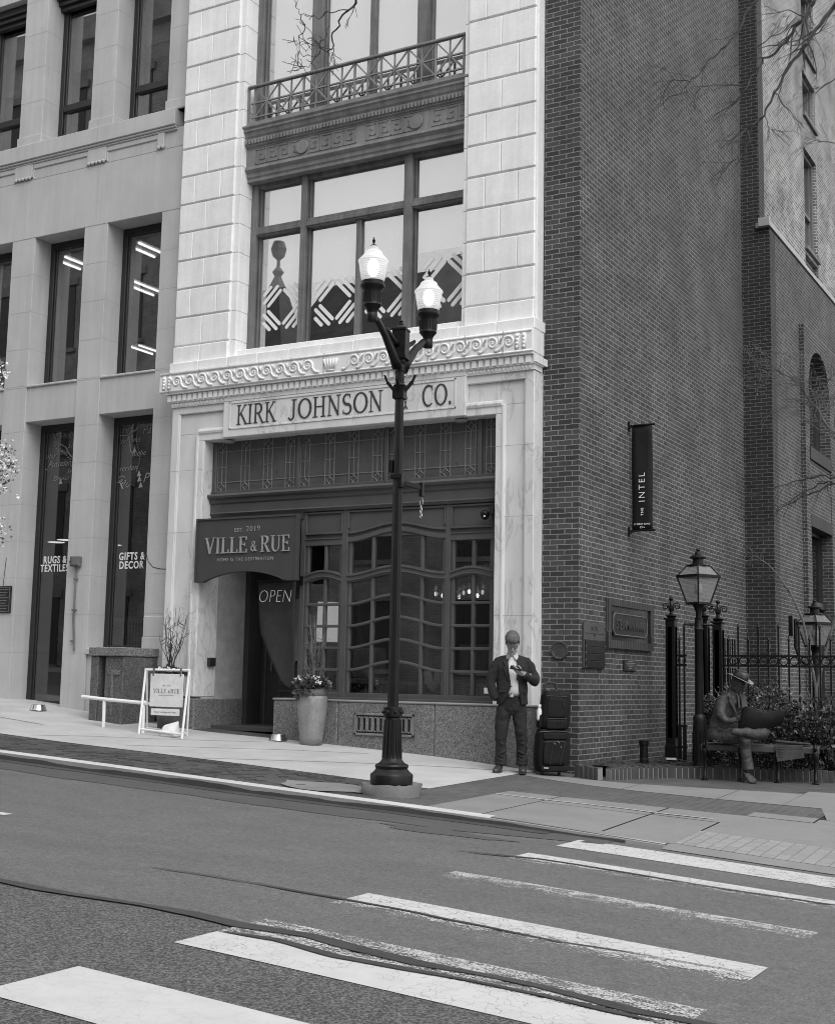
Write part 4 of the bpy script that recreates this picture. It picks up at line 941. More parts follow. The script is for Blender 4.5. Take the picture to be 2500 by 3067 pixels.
# ------------------------------------------------------------------ buildings across the street (seen only as reflections in the glass)
def far_block(name, label, x0, x1, y0, y1, h, mat, rows, cols, roof=None):
    t = thing(name, label, 'building', ((x0+x1)/2, (y0+y1)/2, 0))
    b = MB(); b.box(x0, x1, y0, y1, -1.2, h); b.box(x0-.2, x1+.2, y1, y1+.35, h-.7, h+.3); b.build('wall', mat, t)
    f, p = MB(), MB()
    for r_ in range(rows):
        for c in range(cols):
            cx = x0+(x1-x0)*(c+.5)/cols; z0 = 1.5+(h-2.5)*r_/rows; hh = (h-2.5)/rows*.62; ww = (x1-x0)/cols*.24
            f.box(cx-ww-.12, cx+ww+.12, y1, y1+.12, z0-.15, z0); f.box(cx-ww-.15, cx+ww+.15, y1, y1+.1, z0+hh, z0+hh+.3); p.box(cx-ww, cx+ww, y1, y1+.03, z0, z0+hh)
    f.build('window_trim', M['sandstone'], t); p.build('window_pane', M['shopfront_dark'], t)
    return t
far_block('tall_brick_building', 'tall brick building across the street, mirrored in the limestone building\'s windows', -46, -25.5, -25.4, -20.2, 27, M['brick_far'], 6, 6)
mk = far_block('market_hall', 'brick market hall with steep slate roof, mirrored in the bay windows', -24.5, 8, -34, -20.2, 9.5, M['brick_far'], 2, 9)
b = MB(); b.yz([(-19.8, 9.4), (-20.2, 9.9), (-27, 17.0), (-34, 9.4)], -22.3, 8); b.build('roof', M['slate_rows'], mk)
tw = thing('corner_turret', 'pointed slate turret with ball finial on the market hall, mirrored in the bay window', 'turret', (-20.5, -21, 0))
b = MB(); b.box(-22.2, -18.8, -22.6, -19.7, -1, 10.4); b.build('wall', M['brick_far'], tw)
b = MB(); b.lathe([(2.7, 12.2), (2.3, 12.6), (1.2, 14.8), (.35, 17.1), (.12, 17.6)], (-20.5, -21.1, -2.1), 4, ph=.5); b.build('spire', M['slate'], tw)
b = MB(); b.lathe([(.06, 17.5), (.22, 17.75), (.07, 17.95), (.06, 18.2), (.22, 18.35), (.29, 18.62), (.2, 18.88), (.02, 18.95)], (-20.5, -21.1, -2.1), 12); b.build('finial', M['slate'], tw)
dm = thing('round_gable', 'round-topped gable on the market hall roof, mirrored in the right-hand bay window', 'gable', (-12.6, -21, 9))
b = MB(); b.xz([(-14.1, 9), (-11.1, 9)]+[(-12.6+1.5*math.cos(a), 13.6+1.5*math.sin(a)) for a in [math.pi*i/12 for i in range(13)]], -22.4, -20.6); b.build('gable_wall', M['sandstone'], dm)
# ------------------------------------------------------------------ street lamp with two lit globes
def globe_mat():
    k = NT('globe_glass'); k.b.inputs['Base Color'].default_value = g(.9); k.rough(.12)
    p = k.objc(); w = k.n('ShaderNodeTexWave', wave_type='BANDS', bands_direction='Z'); w.inputs['Scale'].default_value = 14; k.l(p, w.inputs['Vector']); k.bump(w.outputs['Fac'], .5, .01)
    tl = k.n('ShaderNodeBsdfTranslucent'); tl.inputs[0].default_value = g(.95); tr = k.n('ShaderNodeBsdfTransparent'); tr.inputs[0].default_value = g(.97)
    m1 = k.n('ShaderNodeMixShader'); m2 = k.n('ShaderNodeMixShader'); m1.inputs[0].default_value = .5; m2.inputs[0].default_value = .28
    k.l(k.b.outputs[0], m1.inputs[1]); k.l(tl.outputs[0], m1.inputs[2]); k.l(m1.outputs[0], m2.inputs[1]); k.l(tr.outputs[0], m2.inputs[2]); k.l(m2.outputs[0], k.out.inputs[0])
globe_mat(); emit('lamp_bulb', 1.5)
LX, LY = -.485, -3.86
def hz(v, X, Y):                         # height of image row v on the upright at (X, Y)
    z = 1.0
    for _ in range(8):
        q = Vector((X, Y, z))-CAM; d = q.dot(fwd); vv = 1533.5-q.dot(up)/d*FOC; z -= (v-vv)*d/FOC*-1*-1
    return z
Z = lambda v: hz(v, LX, LY)
m_ = .00343
lamp = thing('street_lamp', 'black iron street lamp with two lit glass globes on a concrete footing by the kerb', 'street lamp', (LX, LY, zs(LX, LY)))
gz = zs(LX, LY)
b = MB(); random.seed(11)
prof = [(.29, gz-.05), (.315, gz+.05), (.31, gz+.11), (.285, Z(2353)), (.2, Z(2350))]
b.lathe(prof, (LX, LY, 0), 28)
b.v = [p+Vector((random.uniform(-.014, .014), random.uniform(-.014, .014), random.uniform(-.008, .008))) for p in b.v]
b.build('concrete_footing', M['slab_rough'], lamp, auto=50)
b = MB(); b.lathe([(r*m_, Z(v)) for r, v in ((64, 2348), (65, 2322), (63, 2318), (54, 2311), (48, 2303), (50, 2298), (51, 2294), (48, 2289), (40, 2286), (33, 2279), (28, 2268), (26, 2252), (24, 2160), (23, 2150), (28, 2146), (29, 2136), (27, 2130), (29, 2122), (28, 2119), (19, 2117))], (LX, LY, 0), 24)
for k in range(14):
    a = 2*math.pi*k/14; b.tube([(LX+.093*math.cos(a), LY+.093*math.sin(a), Z(2272)), (LX+.084*math.cos(a), LY+.084*math.sin(a), Z(2200)), (LX+.078*math.cos(a), LY+.078*math.sin(a), Z(2156))], .013, 6)
for k in range(8):
    a = 2*math.pi*k/8; b.sphere((LX+.098*math.cos(a), LY+.098*math.sin(a), Z(2133)), .022, 8, 5)
b.build('base', M['iron_black'], lamp, auto=35)
b = MB(); b.lathe([(.060, Z(2118)), (.056, Z(1700)), (.047, Z(1115)), (.055, Z(1112)), (.058, Z(1100)), (.050, Z(1093)), (.062, Z(1085)), (.06, Z(1076))], (LX, LY, 0), 8)
b.build('pole', M['iron_black'], lamp)
A45 = Matrix.Rotation(R(12), 4, 'Z')
def cbox(mb, hw, z0, z1, hd=None): mb.box(-hw, hw, -(hd or hw), hd or hw, z0, z1, Matrix.Translation((LX, LY, 0)) @ A45)
b = MB(); cbox(b, .075, Z(1070), Z(990)); cbox(b, .082, Z(1076), Z(1068)); cbox(b, .082, Z(992), Z(986)); b.lathe([(.07, Z(988)), (.055, Z(980)), (.03, Z(974)), (.032, Z(970)), (.018, Z(966)), (.025, Z(962)), (.004, Z(956))], (LX, LY, 0), 12)
b.build('head_box', M['iron_black'], lamp, auto=35)
b = MB(); cbox(b, .062, Z(1195), Z(1160)); b.lathe([(.062, Z(1158)), (.07, Z(1155)), (.05, Z(1148))], (LX, LY, 0), 12)
for a in (20, 110, 200, 290):
    d = Vector((math.cos(R(a)), math.sin(R(a)), 0)); c0 = Vector((LX, LY, Z(1172)))+d*.05; c1 = Vector((LX, LY, Z(1145)))+d*.135
    b.bar(c0, c1, .03, .035); t = d.cross(Vector((0, 0, 1)))*.017
    for s in (-1, 1): b.bar(c1+t*s, c1+t*s+d*.03+Vector((0, 0, .075)), .008, .02)
    b.bar(c1-t+d*.03+Vector((0, 0, .075)), c1+t+d*.03+Vector((0, 0, .075)), .02, .01)
b.build('flag_socket', M['iron_black'], lamp)
b = MB(); cbox(b, .066, Z(1435), Z(1422)); b.box(LX-.09, LX-.05, LY-.05, LY+.04, Z(1415), Z(1378)); b.box(LX+.03, LX+.075, LY-.05, LY+.05, Z(1462), Z(1422))
ax = Vector((LX, LY, Z(1440))); ae = PY(1262, 1462, LY+.18); b.bar(ax, (ae.x, ae.y, ae.z), .03, .05)
b.bar((ae.x, ae.y, ae.z-.09), (ae.x, ae.y, ae.z+.06), .045, .04)
b.build('banner_arm', M['iron_black'], lamp, bevel=.004)
b = MB(); x, y, z = ae.x, ae.y, ae.z-.10
ring = [(x+.016*math.cos(a), y, z-.05+.05*math.sin(a)) for a in [2*math.pi*i/14 for i in range(15)]]; b.tube(ring, .006, 5)
for k in range(4): c = z-.11-.03*k; b.tube([(x+(.012*math.cos(a) if k % 2 else 0), y+(0 if k % 2 else .012*math.cos(a)), c+.02*math.sin(a)) for a in [2*math.pi*i/8 for i in range(9)]], .004, 4)
b.build('chain_clip', M['chrome'], lamp)
# arms: L is the globe nearer the camera
def solve_arm():
    best = None
    for i in range(-8, 9):
        for j in range(4, 18):
            a = Vector((i*.04, -j*.04, 0))
            for z in (Z(968)-.05+.02*k for k in range(-10, 14)):
                pl, pr = Vector((LX, LY, z))+a, Vector((LX, LY, z))-a; e = 0
                for p, (u, v) in ((pl, (1112, 964)), (pr, (1272, 1042))):
                    q = p-CAM; d = q.dot(fwd); e += (1250+q.dot(rt)/d*FOC-u)**2+(1533.5-q.dot(up)/d*FOC-v)**2
                if best is None or e < best[0]: best = (e, a, z)
    return best
_, AV, AZ = solve_arm()
for sgn, nm in ((1, 'near'), (-1, 'far')):
    c = Vector((LX, LY, 0))+AV*sgn; d = (AV*sgn).normalized(); k_ = .00318
    b = MB(); pts = [Vector((LX, LY, AZ-.36))+d*.06, Vector((LX, LY, AZ-.26))+d*.15, Vector((LX, LY, AZ-.08))+d*(AV.length*.55), Vector((LX, LY, AZ+.03))+d*(AV.length*.8), Vector((LX, LY, AZ+.05))+d*(AV.length-.05)]
    b.tube(pts, [.055, .045, .035, .032, .03], 8, 1.3); b.tube([Vector((LX, LY, AZ-.12))+d*.06, Vector((LX, LY, AZ-.1))+d*.13, Vector((LX, LY, AZ+.0))+d*.3], [.035, .03, .02], 8)
    b.build('arm', M['iron_black'], lamp, smooth=True)
    t0 = 1335
    pz = lambda yy: AZ+(t0-yy)/4.26*k_; pr = lambda r: r/4.26*k_
    lan = MB(); lan.lathe([(pr(20), pz(1345)), (pr(70), pz(1333)), (pr(76), pz(1322)), (pr(76), pz(1228)), (pr(70), pz(1216)), (pr(72), pz(1205)), (pr(86), pz(1160)), (pr(125), pz(1115)), (pr(132), pz(1105)), (pr(128), pz(1085)), (pr(126), pz(1060)), (pr(130), pz(930)), (pr(140), pz(890)), (pr(166), pz(850)), (pr(172), pz(840)), (pr(172), pz(815)), (pr(162), pz(805)), (pr(162), pz(765))], (c.x, c.y, 0), 24)
    for q in range(16):
        a = 2*math.pi*q/16; lan.tube([(c.x+pr(127)*math.cos(a), c.y+pr(127)*math.sin(a), pz(1070)), (c.x+pr(131)*math.cos(a), c.y+pr(131)*math.sin(a), pz(920))], .006, 5)
    lo = lan.build('lantern', M['iron_black'], lamp, auto=35)
    gm = MB(); gm.smooth = True; gm.lathe([(pr(150), pz(770)), (pr(163), pz(745)), (pr(205), pz(495)), (pr(216), pz(478)), (pr(214), pz(462)), (pr(166), pz(408)), (pr(140), pz(380)), (pr(128), pz(345)), (pr(118), pz(330)), (pr(80), pz(322)), (pr(76), pz(300)), (pr(62), pz(262)), (pr(46), pz(248))], (c.x, c.y, 0), 28, caps=False); gm.build('globe', M['globe_glass'], lo)
    gm = MB(); gm.lathe([(pr(48), pz(256)), (pr(50), pz(246)), (pr(30), pz(228)), (pr(12), pz(220)), (pr(10), pz(205)), (pr(18), pz(195)), (pr(22), pz(165)), (pr(24), pz(160)), (pr(12), pz(150)), (pr(7), pz(130)), (pr(9), pz(124)), (pr(2), pz(116))], (c.x, c.y, 0), 12); gm.build('finial', M['iron_black'], lo, smooth=True)
    gm = MB(); gm.sphere((c.x, c.y, pz(560)), pr(85), 14, 10, 1.6); gm.build('bulb', M['lamp_bulb'], lo, smooth=True)
# ------------------------------------------------------------------ shop sign, flag, fittings on the facade
sgn = thing('shop_sign', 'dark board with arched lower edge reading VILLE & RUE over the shop entrance', 'sign', (-5.09, -.33, 2.57))
b = MB(); arch = [(-5.85+1.48*i/20, 2.575+.15*math.sin(math.pi*i/20)**.8) for i in range(21)]
b.xz([(-6.01, 2.575)]+arch+[(-4.17, 2.575), (-4.17, 3.53), (-6.01, 3.53)], -.37, -.30); bo = b.build('board', M['sign_paint'], sgn, bevel=.004)
b = MB()
for q in ((-6.01, -4.17, 3.505, 3.53), (-6.01, -5.985, 2.576, 3.505), (-4.195, -4.17, 2.576, 3.505)): b.box(q[0], q[1], -.388, -.37, q[2], q[3])
for i in range(20):
    (xa, za), (xb, zb) = arch[i], arch[i+1]; b.add([(xa, -.388, za), (xb, -.388, zb), (xb, -.37, zb), (xa, -.37, za), (xa, -.388, za+.02), (xb, -.388, zb+.02), (xb, -.37, zb+.02), (xa, -.37, za+.02)], [(0, 3, 2, 1), (4, 5, 6, 7), (0, 1, 5, 4), (2, 3, 7, 6)])
b.build('board_edge', M['sign_paint'], sgn)
b = MB()
z5 = lambda x: UX(450+x/1.3888, 950+945/1.3888, -.37)
for w, xa, xb, s in (('VILLE', 230, 405, .235), ('&', 421, 446, .15), ('RUE', 459, 582, .235)): serif(b, w, s, ((z5(xa)+z5(xb))/2, -.372, 3.115 if w != '&' else 3.09), X3, Z3, .02, .05, z5(xb)-z5(xa))
b.build('lettering', M['letter_grey'], sgn)
text('lettering', 'EST.', .075, (-5.22, -.373, 3.335), X3, Z3, M['letter_grey'], sgn, .002, 0, 'CENTER', 1.2, .001); text('lettering', '2019', .115, (-4.96, -.373, 3.345), X3, Z3, M['letter_grey'], sgn, .002, 0, 'CENTER', 1.15, -.001)
text('lettering', 'HOME IS THE DESTINATION', .068, (-5.09, -.373, 2.90), X3, Z3, M['letter_grey'], sgn, .002, 0, 'CENTER', 1.22)
fl = thing('open_flag', 'dark pointed cloth flag reading OPEN hanging by the shop door', 'flag', (-4.35, -.06, 2.6))
b = MB(); pts = [(-5.03, 2.59), (-5.0, 2.2), (-4.955, 1.85), (-4.78, 1.5), (-4.56, 1.12), (-4.43, 1.03), (-4.37, 1.1), (-4.36, 1.9), (-4.36, 2.60)]
def flagy(x, z): return -.10+.025*math.sin((x+5)*9+z*2)*min(1, (2.62-z)*1.2)
rows = 26
xl = lambda z: itp([(1.03, -4.42), (1.12, -4.56), (1.5, -4.78), (1.85, -4.955), (2.2, -5.0), (2.6, -5.035)], z)
for r_ in range(rows+1):
    z = 1.03+(2.595-1.03)*r_/rows; xa, xb = xl(z), -4.36 if z > 1.12 else -4.40
    for c in range(11): x = xa+(xb-xa)*c/10; b.v.append(Vector((x, flagy(x, z), z)))
for r_ in range(rows):
    for c in range(10): b.f.append([r_*11+c, r_*11+c+1, (r_+1)*11+c+1, (r_+1)*11+c]); b.mi.append(0); b.sm.append(True)
o = b.build('cloth', M['black_cloth'], fl); sm_ = o.modifiers.new('cloth thickness', 'SOLIDIFY'); sm_.thickness = .004
text('lettering', 'OPEN', .27, (-4.71, -.135, 2.36), X3, (0, 0, 1), M['letter_white'], fl, .0015, .18, 'CENTER', 1.05, -.008, .82)
b = MB(); b.tube([(-5.05, -.10, 2.60), (-4.33, -.10, 2.605), (-4.31, -.03, 2.60)], .011, 8); b.box(-4.335, -4.285, -.05, -.03, 2.53, 2.66); b.build('pole', M['iron_black'], fl)
cm = thing('security_camera', 'dark dome security camera on the shop window\'s top right corner', 'security camera', (-1.3, -.1, 3.3))
c = PY(1452, 1545, -.14); b = MB(); b.sphere(c, .055, 12, 8); b.lathe([(.06, .0), (.06, .05), (.03, .075)], (c.x, c.y, c.z), 12); b.build('dome', M['iron_black'], cm, smooth=True)
b = MB(); b.box(c.x+.05, c.x+.12, -.13, -.03, c.z+.02, c.z+.13); b.bar((c.x, c.y, c.z+.06), (c.x+.08, -.1, c.z+.08), .03, .03); b.build('bracket', M['frame_dark'], cm); b = MB(); b.box(c.x+.01, c.x+.03, c.y-.062, c.y-.05, c.z-.02, c.z+.0); b.build('lens', M['letter_white'], cm)
q0 = PX(620, 1970, -5.999); b = MB(); b.box(-6.0, -5.95, q0.y, q0.y+.16, q0.z-.13, q0.z); solo('door_entry_box', b, M['frame_dark'], 'small black entry box on the marble jamb beside the shop door', 'entry box', bevel=.006)
a, c = PY(1450, 2060, .03), PY(1469, 2078, .03); b = MB(); b.box(a.x, c.x, .024, .034, c.z, a.z); st = solo('window_sticker', b, M['letter_white'], 'small white sticker in the bottom right pane of the shop window', 'sticker')
# ------------------------------------------------------------------ fittings on the limestone building
a, c = PY(221, 1668, YL), PY(245, 1697, YL); cb = thing('meter_box', 'small grey socket box with a conduit pipe on the limestone pier between two windows', 'socket box', ((a.x+c.x)/2, YL, 1.2))
b = MB(); b.box(a.x, c.x, YL-.09, YL, c.z, a.z); b.box(a.x+.03, c.x+.01, YL-.11, YL-.09, c.z+.02, a.z-.01); b.build('box', M['frame_grey'], cb, bevel=.006)
b = MB(); e = PY(219, 1950, YL); b.tube([((a.x+c.x)/2, YL-.03, c.z), ((a.x+c.x)/2+.0, YL-.03, e.z+.5), (e.x+.05, YL-.03, e.z)], .017, 8)
for k in range(3): zc = c.z-.2-.5*k; b.box((a.x+c.x)/2-.035, (a.x+c.x)/2+.035, YL-.05, YL, zc-.012, zc+.012)
b.build('conduit', M['frame_grey'], cb)
b = MB(); b.box((a.x+c.x)/2-.08, (a.x+c.x)/2-.03, YL-.114, YL-.11, c.z+.05, c.z+.09); b.build('socket_cover', M['chrome'], cb)
a, c = PY(-40, 1757, YL), PY(33, 1836, YL); pq = thing('wall_plaque', 'bronze text plaque on the limestone pier at the left edge', 'plaque', ((a.x+c.x)/2, YL, c.z))
b = MB(); b.box(a.x, c.x, YL-.03, YL, c.z, a.z); b.build('plate', M['plaque_bronze'], pq, bevel=.008)
b = MB()
for k in range(9): b.box(a.x+.05, c.x-.05-.03*(k % 3), YL-.033, YL-.03, a.z-.07-.045*k, a.z-.055-.045*k)
for q in ((a.x+.015, c.x-.015, a.z-.03, a.z-.02), (a.x+.015, c.x-.015, c.z+.02, c.z+.03), (c.x-.03, c.x-.02, c.z+.03, a.z-.03)): b.box(q[0], q[1], YL-.036, YL-.03, q[2], q[3])
b.build('raised_text', M['frame_grey'], pq)
# low granite block wall (areaway) at the corner
gw = thing('granite_wall', 'low dark granite areaway wall with overhanging cap in front of the limestone building', 'wall', (-6.6, -.7, .4))
b = MB(); yf = -.86; x0, x1 = UX(266, 2100, yf), -6.90; zt_ = UZ(300, 1938, yf-.03); zc_ = zt_-.135
b.box(x0, x0+.15, yf, -.06, .2, zc_); b.box(x0+.27, x1, yf+.02, -.06, .2, zc_); b.box(x0+.15, x0+.27, yf+.02, -.06, .2, .85); b.box(x0+.15, x0+.27, yf+.4, -.06, .85, zc_); b.build('block', M['granite_dark'], gw, bevel=.012)
b = MB(); b.box(x0-.03, x1+.02, yf-.03, -.055, zc_, zt_); b.build('cap', M['granite'], gw, bevel=.012)
b = MB(); b.box(x0+.42, x0+.45, yf-.0, yf+.03, .6, 1.26); b.box(x0+.45, x1-.05, yf-.0, yf+.03, 1.19, 1.26); b.build('panel_edge', M['granite'], gw)
# white bench rail, sandwich board, bag
bn = thing('white_rail_bench', 'low white painted metal bench in front of the granite wall', 'bench', (-6.7, -1.32, zs(-6.7, -1.3)))
b = MB(); zt = zs(-6.76, -1.3)+.40; b.tube([(-7.22, -1.33, zt+.03), (-6.76, -1.33, zt), (-6.0, -1.33, zt-.035)], .026, 8); b.tube([(-7.2, -1.22, zt+.025), (-6.76, -1.22, zt-.01), (-6.0, -1.22, zt-.045)], .02, 8); b.build('seat', M['white_paint'], bn)
for x in (-6.79, -6.05):
    b = MB(); b.tube([(x-.01, -1.32, zt-.0), (x, -1.33, zt-.1), (x+.005, -1.33, zs(x, -1.33))], .024, 8); b.build('leg', M['white_paint'], bn)
sb = thing('sandwich_board', 'white tubular A-frame stand with a hanging VILLE & RUE board', 'sandwich board', (-5.83, -1.3, zs(-5.83, -1.3)))
SY, x0, x1 = -1.30, UX(437, 2006, -1.30), UX(567, 2011, -1.30); zt = UZ(437, 2006, -1.30)
fl_, fr_ = UX(416, 2190, -1.5), UX(545, 2200, -1.5)
b = MB()
for xt, xf, xr in ((x0, fl_, UX(441, 2178, -1.08)), (x1, fr_, UX(560, 2197, -1.08))):
    b.tube([(xt, SY, zt), (xf, -1.5, zs(xf, -1.5))], .017, 8); b.tube([(xt, SY+.02, zt), (xr, -1.08, zs(xr, -1.08))], .015, 8)
b.tube([(x0-.01, SY, zt), (x1+.02, SY, zt)], .018, 8); b.tube([(fl_, -1.47, zs(fl_, -1.5)+.07), (fr_, -1.47, zs(fr_, -1.5)+.06)], .016, 8); b.tube([(UX(441, 2178, -1.08), -1.1, zs(fl_, -1.1)+.06), (UX(560, 2197, -1.08), -1.1, zs(fr_, -1.1)+.05)], .014, 8)
b.build('frame', M['white_paint'], sb)
bx0, bx1, bz1, bz0 = UX(453, 2018, SY-.04), UX(551, 2020, SY-.04), UZ(455, 2018, SY-.04), UZ(450, 2116, SY-.04)
b = MB(); b.box(bx0, bx1, SY-.05, SY-.038, bz0, bz1); pnl = b.build('board', M['canvas_white'], sb, bevel=.002)
w_ = bx1-bx0; cx = (bx0+bx1)/2; cz = bz0+(bz1-bz0)*.48
b = MB(); serif(b, 'VILLE', .056, (cx-w_*.20, SY-.051, cz), X3, Z3, .0008, .05, w_*.40); serif(b, '&', .036, (cx+w_*.09, SY-.051, cz-.003), X3, Z3, .0008); serif(b, 'RUE', .056, (cx+w_*.265, SY-.051, cz), X3, Z3, .0008, .05, w_*.27); b.build('lettering', M['frame_grey'], pnl)
text('lettering', 'EST. 2019', .026, (cx, SY-.0515, cz+.075), X3, Z3, M['frame_grey'], pnl, .0005, 0, 'CENTER', 1.3); text('lettering', 'HOME IS THE DESTINATION', .018, (cx, SY-.0515, cz-.06), X3, Z3, M['frame_grey'], pnl, .0005, 0, 'CENTER', 1.2)
lz1, lz0 = UZ(455, 2122, SY-.04), UZ(455, 2142, SY-.04)
b = MB(); b.box(bx0+.03, bx1-.05, SY-.05, SY-.038, lz0, lz1); lp = b.build('lower_board', M['canvas_white'], sb, bevel=.002)
text('lettering', 'Home Furnishings and Design', .03, (cx-.01, SY-.0515, (lz0+lz1)/2), X3, Z3, M['frame_grey'], lp, .0005, 0, 'CENTER', 1.08)
b = MB()
for x in (bx0+.05, bx1-.05): b.box(x-.012, x+.012, SY-.055, SY-.036, bz1-.03, zt+.02); b.bar((x, SY-.045, bz0+.01), (x, SY-.045, lz1-.01), .006, .006)
b.build('strap', M['frame_grey'], sb)
def blob(name, c, sx, sy, sz, mat, label, cat, seed, n=2, parent=None, amp=.12, flat=True):
    bm = bmesh.new(); bmesh.ops.create_icosphere(bm, subdivisions=3, radius=1); rnd = random.Random(seed)
    ph = [rnd.uniform(0, 6) for _ in range(6)]
    for v in bm.verts:
        d = 1+amp*(math.sin(3*v.co.x+ph[0])+math.sin(4*v.co.y+ph[1])+math.sin(3.5*v.co.z+ph[2]))/2
        v.co = Vector((v.co.x*sx*d, v.co.y*sy*d, max(v.co.z, -.7 if flat else -2)*sz*d))
    mb = MB(); mb.smooth = True; mb.add([v.co+Vector(c) for v in bm.verts], [[v.index for v in f.verts] for f in bm.faces]); bm.free(); return mb
xb = UX(502, 2180, -1.42); zb = zs(xb, -1.42)
b = MB(); b.smooth = True
b.loft([((xb, -1.36, zb+.0), (.14, 0, 0), (0, .10, 0)), ((xb, -1.36, zb+.02), (.145, 0, 0), (0, .105, 0)), ((xb, -1.36, zb+.09), (.13, 0, 0), (0, .085, 0)), ((xb+.01, -1.36, zb+.15), (.125, 0, .01), (0, .05, 0)), ((xb+.02, -1.36, zb+.185), (.12, 0, .03), (0, .015, 0))], 20, 3)
solo('sand_bag', b, M['canvas_white'], 'white cloth weight bag lying on the foot of the sandwich board', 'bag')
# ------------------------------------------------------------------ planters, twigs and flowers
def leafcloud(mb, c, rx, ry, rz, n, size, rnd, droop=0, lo=0):
    for _ in range(n):
        while True:
            p = Vector((rnd.uniform(-1, 1), rnd.uniform(-1, 1), rnd.uniform(-1, 1)))
            if .25 < p.length < 1: break
        o = Vector((p.x*rx, p.y*ry, abs(p.z)*rz if lo else p.z*rz))+Vector(c); d = (p+Vector((0, 0, .3))).normalized()
        d = (d+Vector((rnd.uniform(-.7, .7), rnd.uniform(-.7, .7), rnd.uniform(-.6, .5)))).normalized(); s = size*rnd.uniform(.6, 1.3)
        w = d.orthogonal().normalized(); w = (Quaternion(d, rnd.uniform(0, 6.28)) @ w)*s*.45; nrm = d.cross(w).normalized()*s*.12
        mb.add([o, o+d*s*.4+w+nrm, o+d*s-nrm, o+d*s*.4-w+nrm], [(0, 1, 2, 3)])
def twigs(mb, c, n, h, spread, rnd, r=.006, curl=.05):
    for k in range(n):
        a = rnd.uniform(0, 6.28); lean = rnd.uniform(.1, 1)*spread; hh = h*rnd.uniform(.6, 1.05); pts = []; ph = rnd.uniform(0, 6); q = rnd.uniform(5, 11)
        for i in range(12):
            t = i/11; pts.append(Vector(c)+Vector((math.cos(a)*lean*t+curl*math.sin(q*t+ph)*t, math.sin(a)*lean*t+curl*math.cos(q*t*1.2+ph)*t, hh*t)))
        mb.tube(pts, [r*(1-.75*i/11) for i in range(12)], 4)
        for j in range(3):
            i = rnd.randint(4, 9); p = pts[i]; d = Vector((rnd.uniform(-1, 1), rnd.uniform(-1, 1), rnd.uniform(.3, 1))).normalized(); mb.tube([p, p+d*hh*.1, p+d*hh*.18+Vector((rnd.uniform(-.03, .03), 0, .03))], [r*.5, r*.35, r*.15], 4)
rnd = random.Random(21)
PXc, PYc = UX(932, 2200, -.57), -.57; pz0 = zs(PXc, PYc)
pt = thing('planter_pot', 'tall tapering clay planter with pansies and curly twigs standing by the shop window', 'planter', (PXc, PYc, pz0))
b = MB(); b.smooth = True; b.lathe([(.13, 0), (.152, .0), (.160, .10), (.185, .30), (.205, .50), (.208, .62), (.205, .665)], (PXc, PYc, pz0), 28); b.build('pot', M['pot_clay'], pt)
b = MB(); b.smooth = True; b.lathe([(.206, .665), (.209, .67), (.207, .755), (.19, .757), (.18, .72)], (PXc, PYc, pz0), 28); b.build('rim', M['pot_rim'], pt)
b = MB(); leafcloud(b, (PXc, PYc, pz0+.78), .24, .22, .13, 330, .075, rnd, lo=1); leafcloud(b, (PXc-.02, PYc-.17, pz0+.74), .15, .08, .1, 90, .07, rnd); b.build('leaves', M['foliage'], pt)
b = MB(); leafcloud(b, (PXc, PYc, pz0+.80), .26, .23, .14, 90, .07, rnd, lo=1); b.build('pale_leaves', M['foliage_light'], pt)
b = MB()
for dx, dz in ((-.1, .13), (-.12, .06), (.12, .13), (.18, .12), (.2, .06), (.1, .03), (-.16, .1)):
    for k in range(5): leafcloud(b, (PXc+dx, PYc-.16, pz0+.78+dz), .02, .02, .02, 2, .035, rnd)
b.build('flower', M['petal_white'], pt)
b = MB(); twigs(b, (PXc-.02, PYc, pz0+.8), 17, .95, .24, rnd, .009, .06)
for k in range(26): a = rnd.uniform(0, 6.28); b.tube([(PXc+.1*math.cos(a), PYc+.06*math.sin(a), pz0+.78), (PXc+.13*math.cos(a), PYc+.08*math.sin(a), pz0+.78+rnd.uniform(.2, .34))], [.006, .002], 4)
b.build('twig', M['twig'], pt)
b = MB()
for k in range(70): a = rnd.uniform(0, 6.28); r_ = rnd.uniform(.02, .2); b.sphere((PXc+r_*math.cos(a), PYc+r_*math.sin(a), pz0+rnd.uniform(.9, 1.4)), .008, 5, 4)
tag(b.build('catkin', M['foliage_light'], pt), kind='stuff')
QX, QY = UX(505, 2150, -.85), -.85; qz0 = zs(QX, QY)
pt = thing('planter_pot', 'clay planter with curly twigs half hidden behind the sandwich board', 'planter', (QX, QY, qz0))
b = MB(); b.smooth = True; b.lathe([(.13, 0), (.15, 0), (.18, .3), (.2, .6), (.2, .78)], (QX, QY, qz0), 24); b.build('pot', M['pot_rim'], pt)
b = MB(); leafcloud(b, (QX, QY, qz0+.80), .24, .2, .12, 260, .07, rnd, lo=1); b.build('leaves', M['foliage'], pt)
b = MB(); leafcloud(b, (QX+.03, QY-.15, qz0+.86), .14, .05, .05, 26, .05, rnd); b.build('flower', M['petal_white'], pt)
b = MB(); twigs(b, (QX, QY, qz0+.8), 14, .95, .26, rnd, .010, .07); b.build('twig', M['bark'], pt)
# dog bowls
def bowl(u, v, Y, label):
    x = UX(u, v, Y); z = zs(x, Y)+.002; b = MB(); b.smooth = True
    b.lathe([(.02, .045), (.078, .05), (.092, .088), (.098, .09), (.10, .085), (.125, .012), (.13, .006), (.128, .0), (.11, .0)], (x, Y, z), 28); solo('dog_bowl', b, M['chrome'], label, 'dog bowl')
bowl(832, 2215, -.56, 'shiny steel dog bowl on the pavement in front of the shop door'); bowl(115, 2113, -.75, 'shiny steel dog bowl on the pavement by the limestone pier')
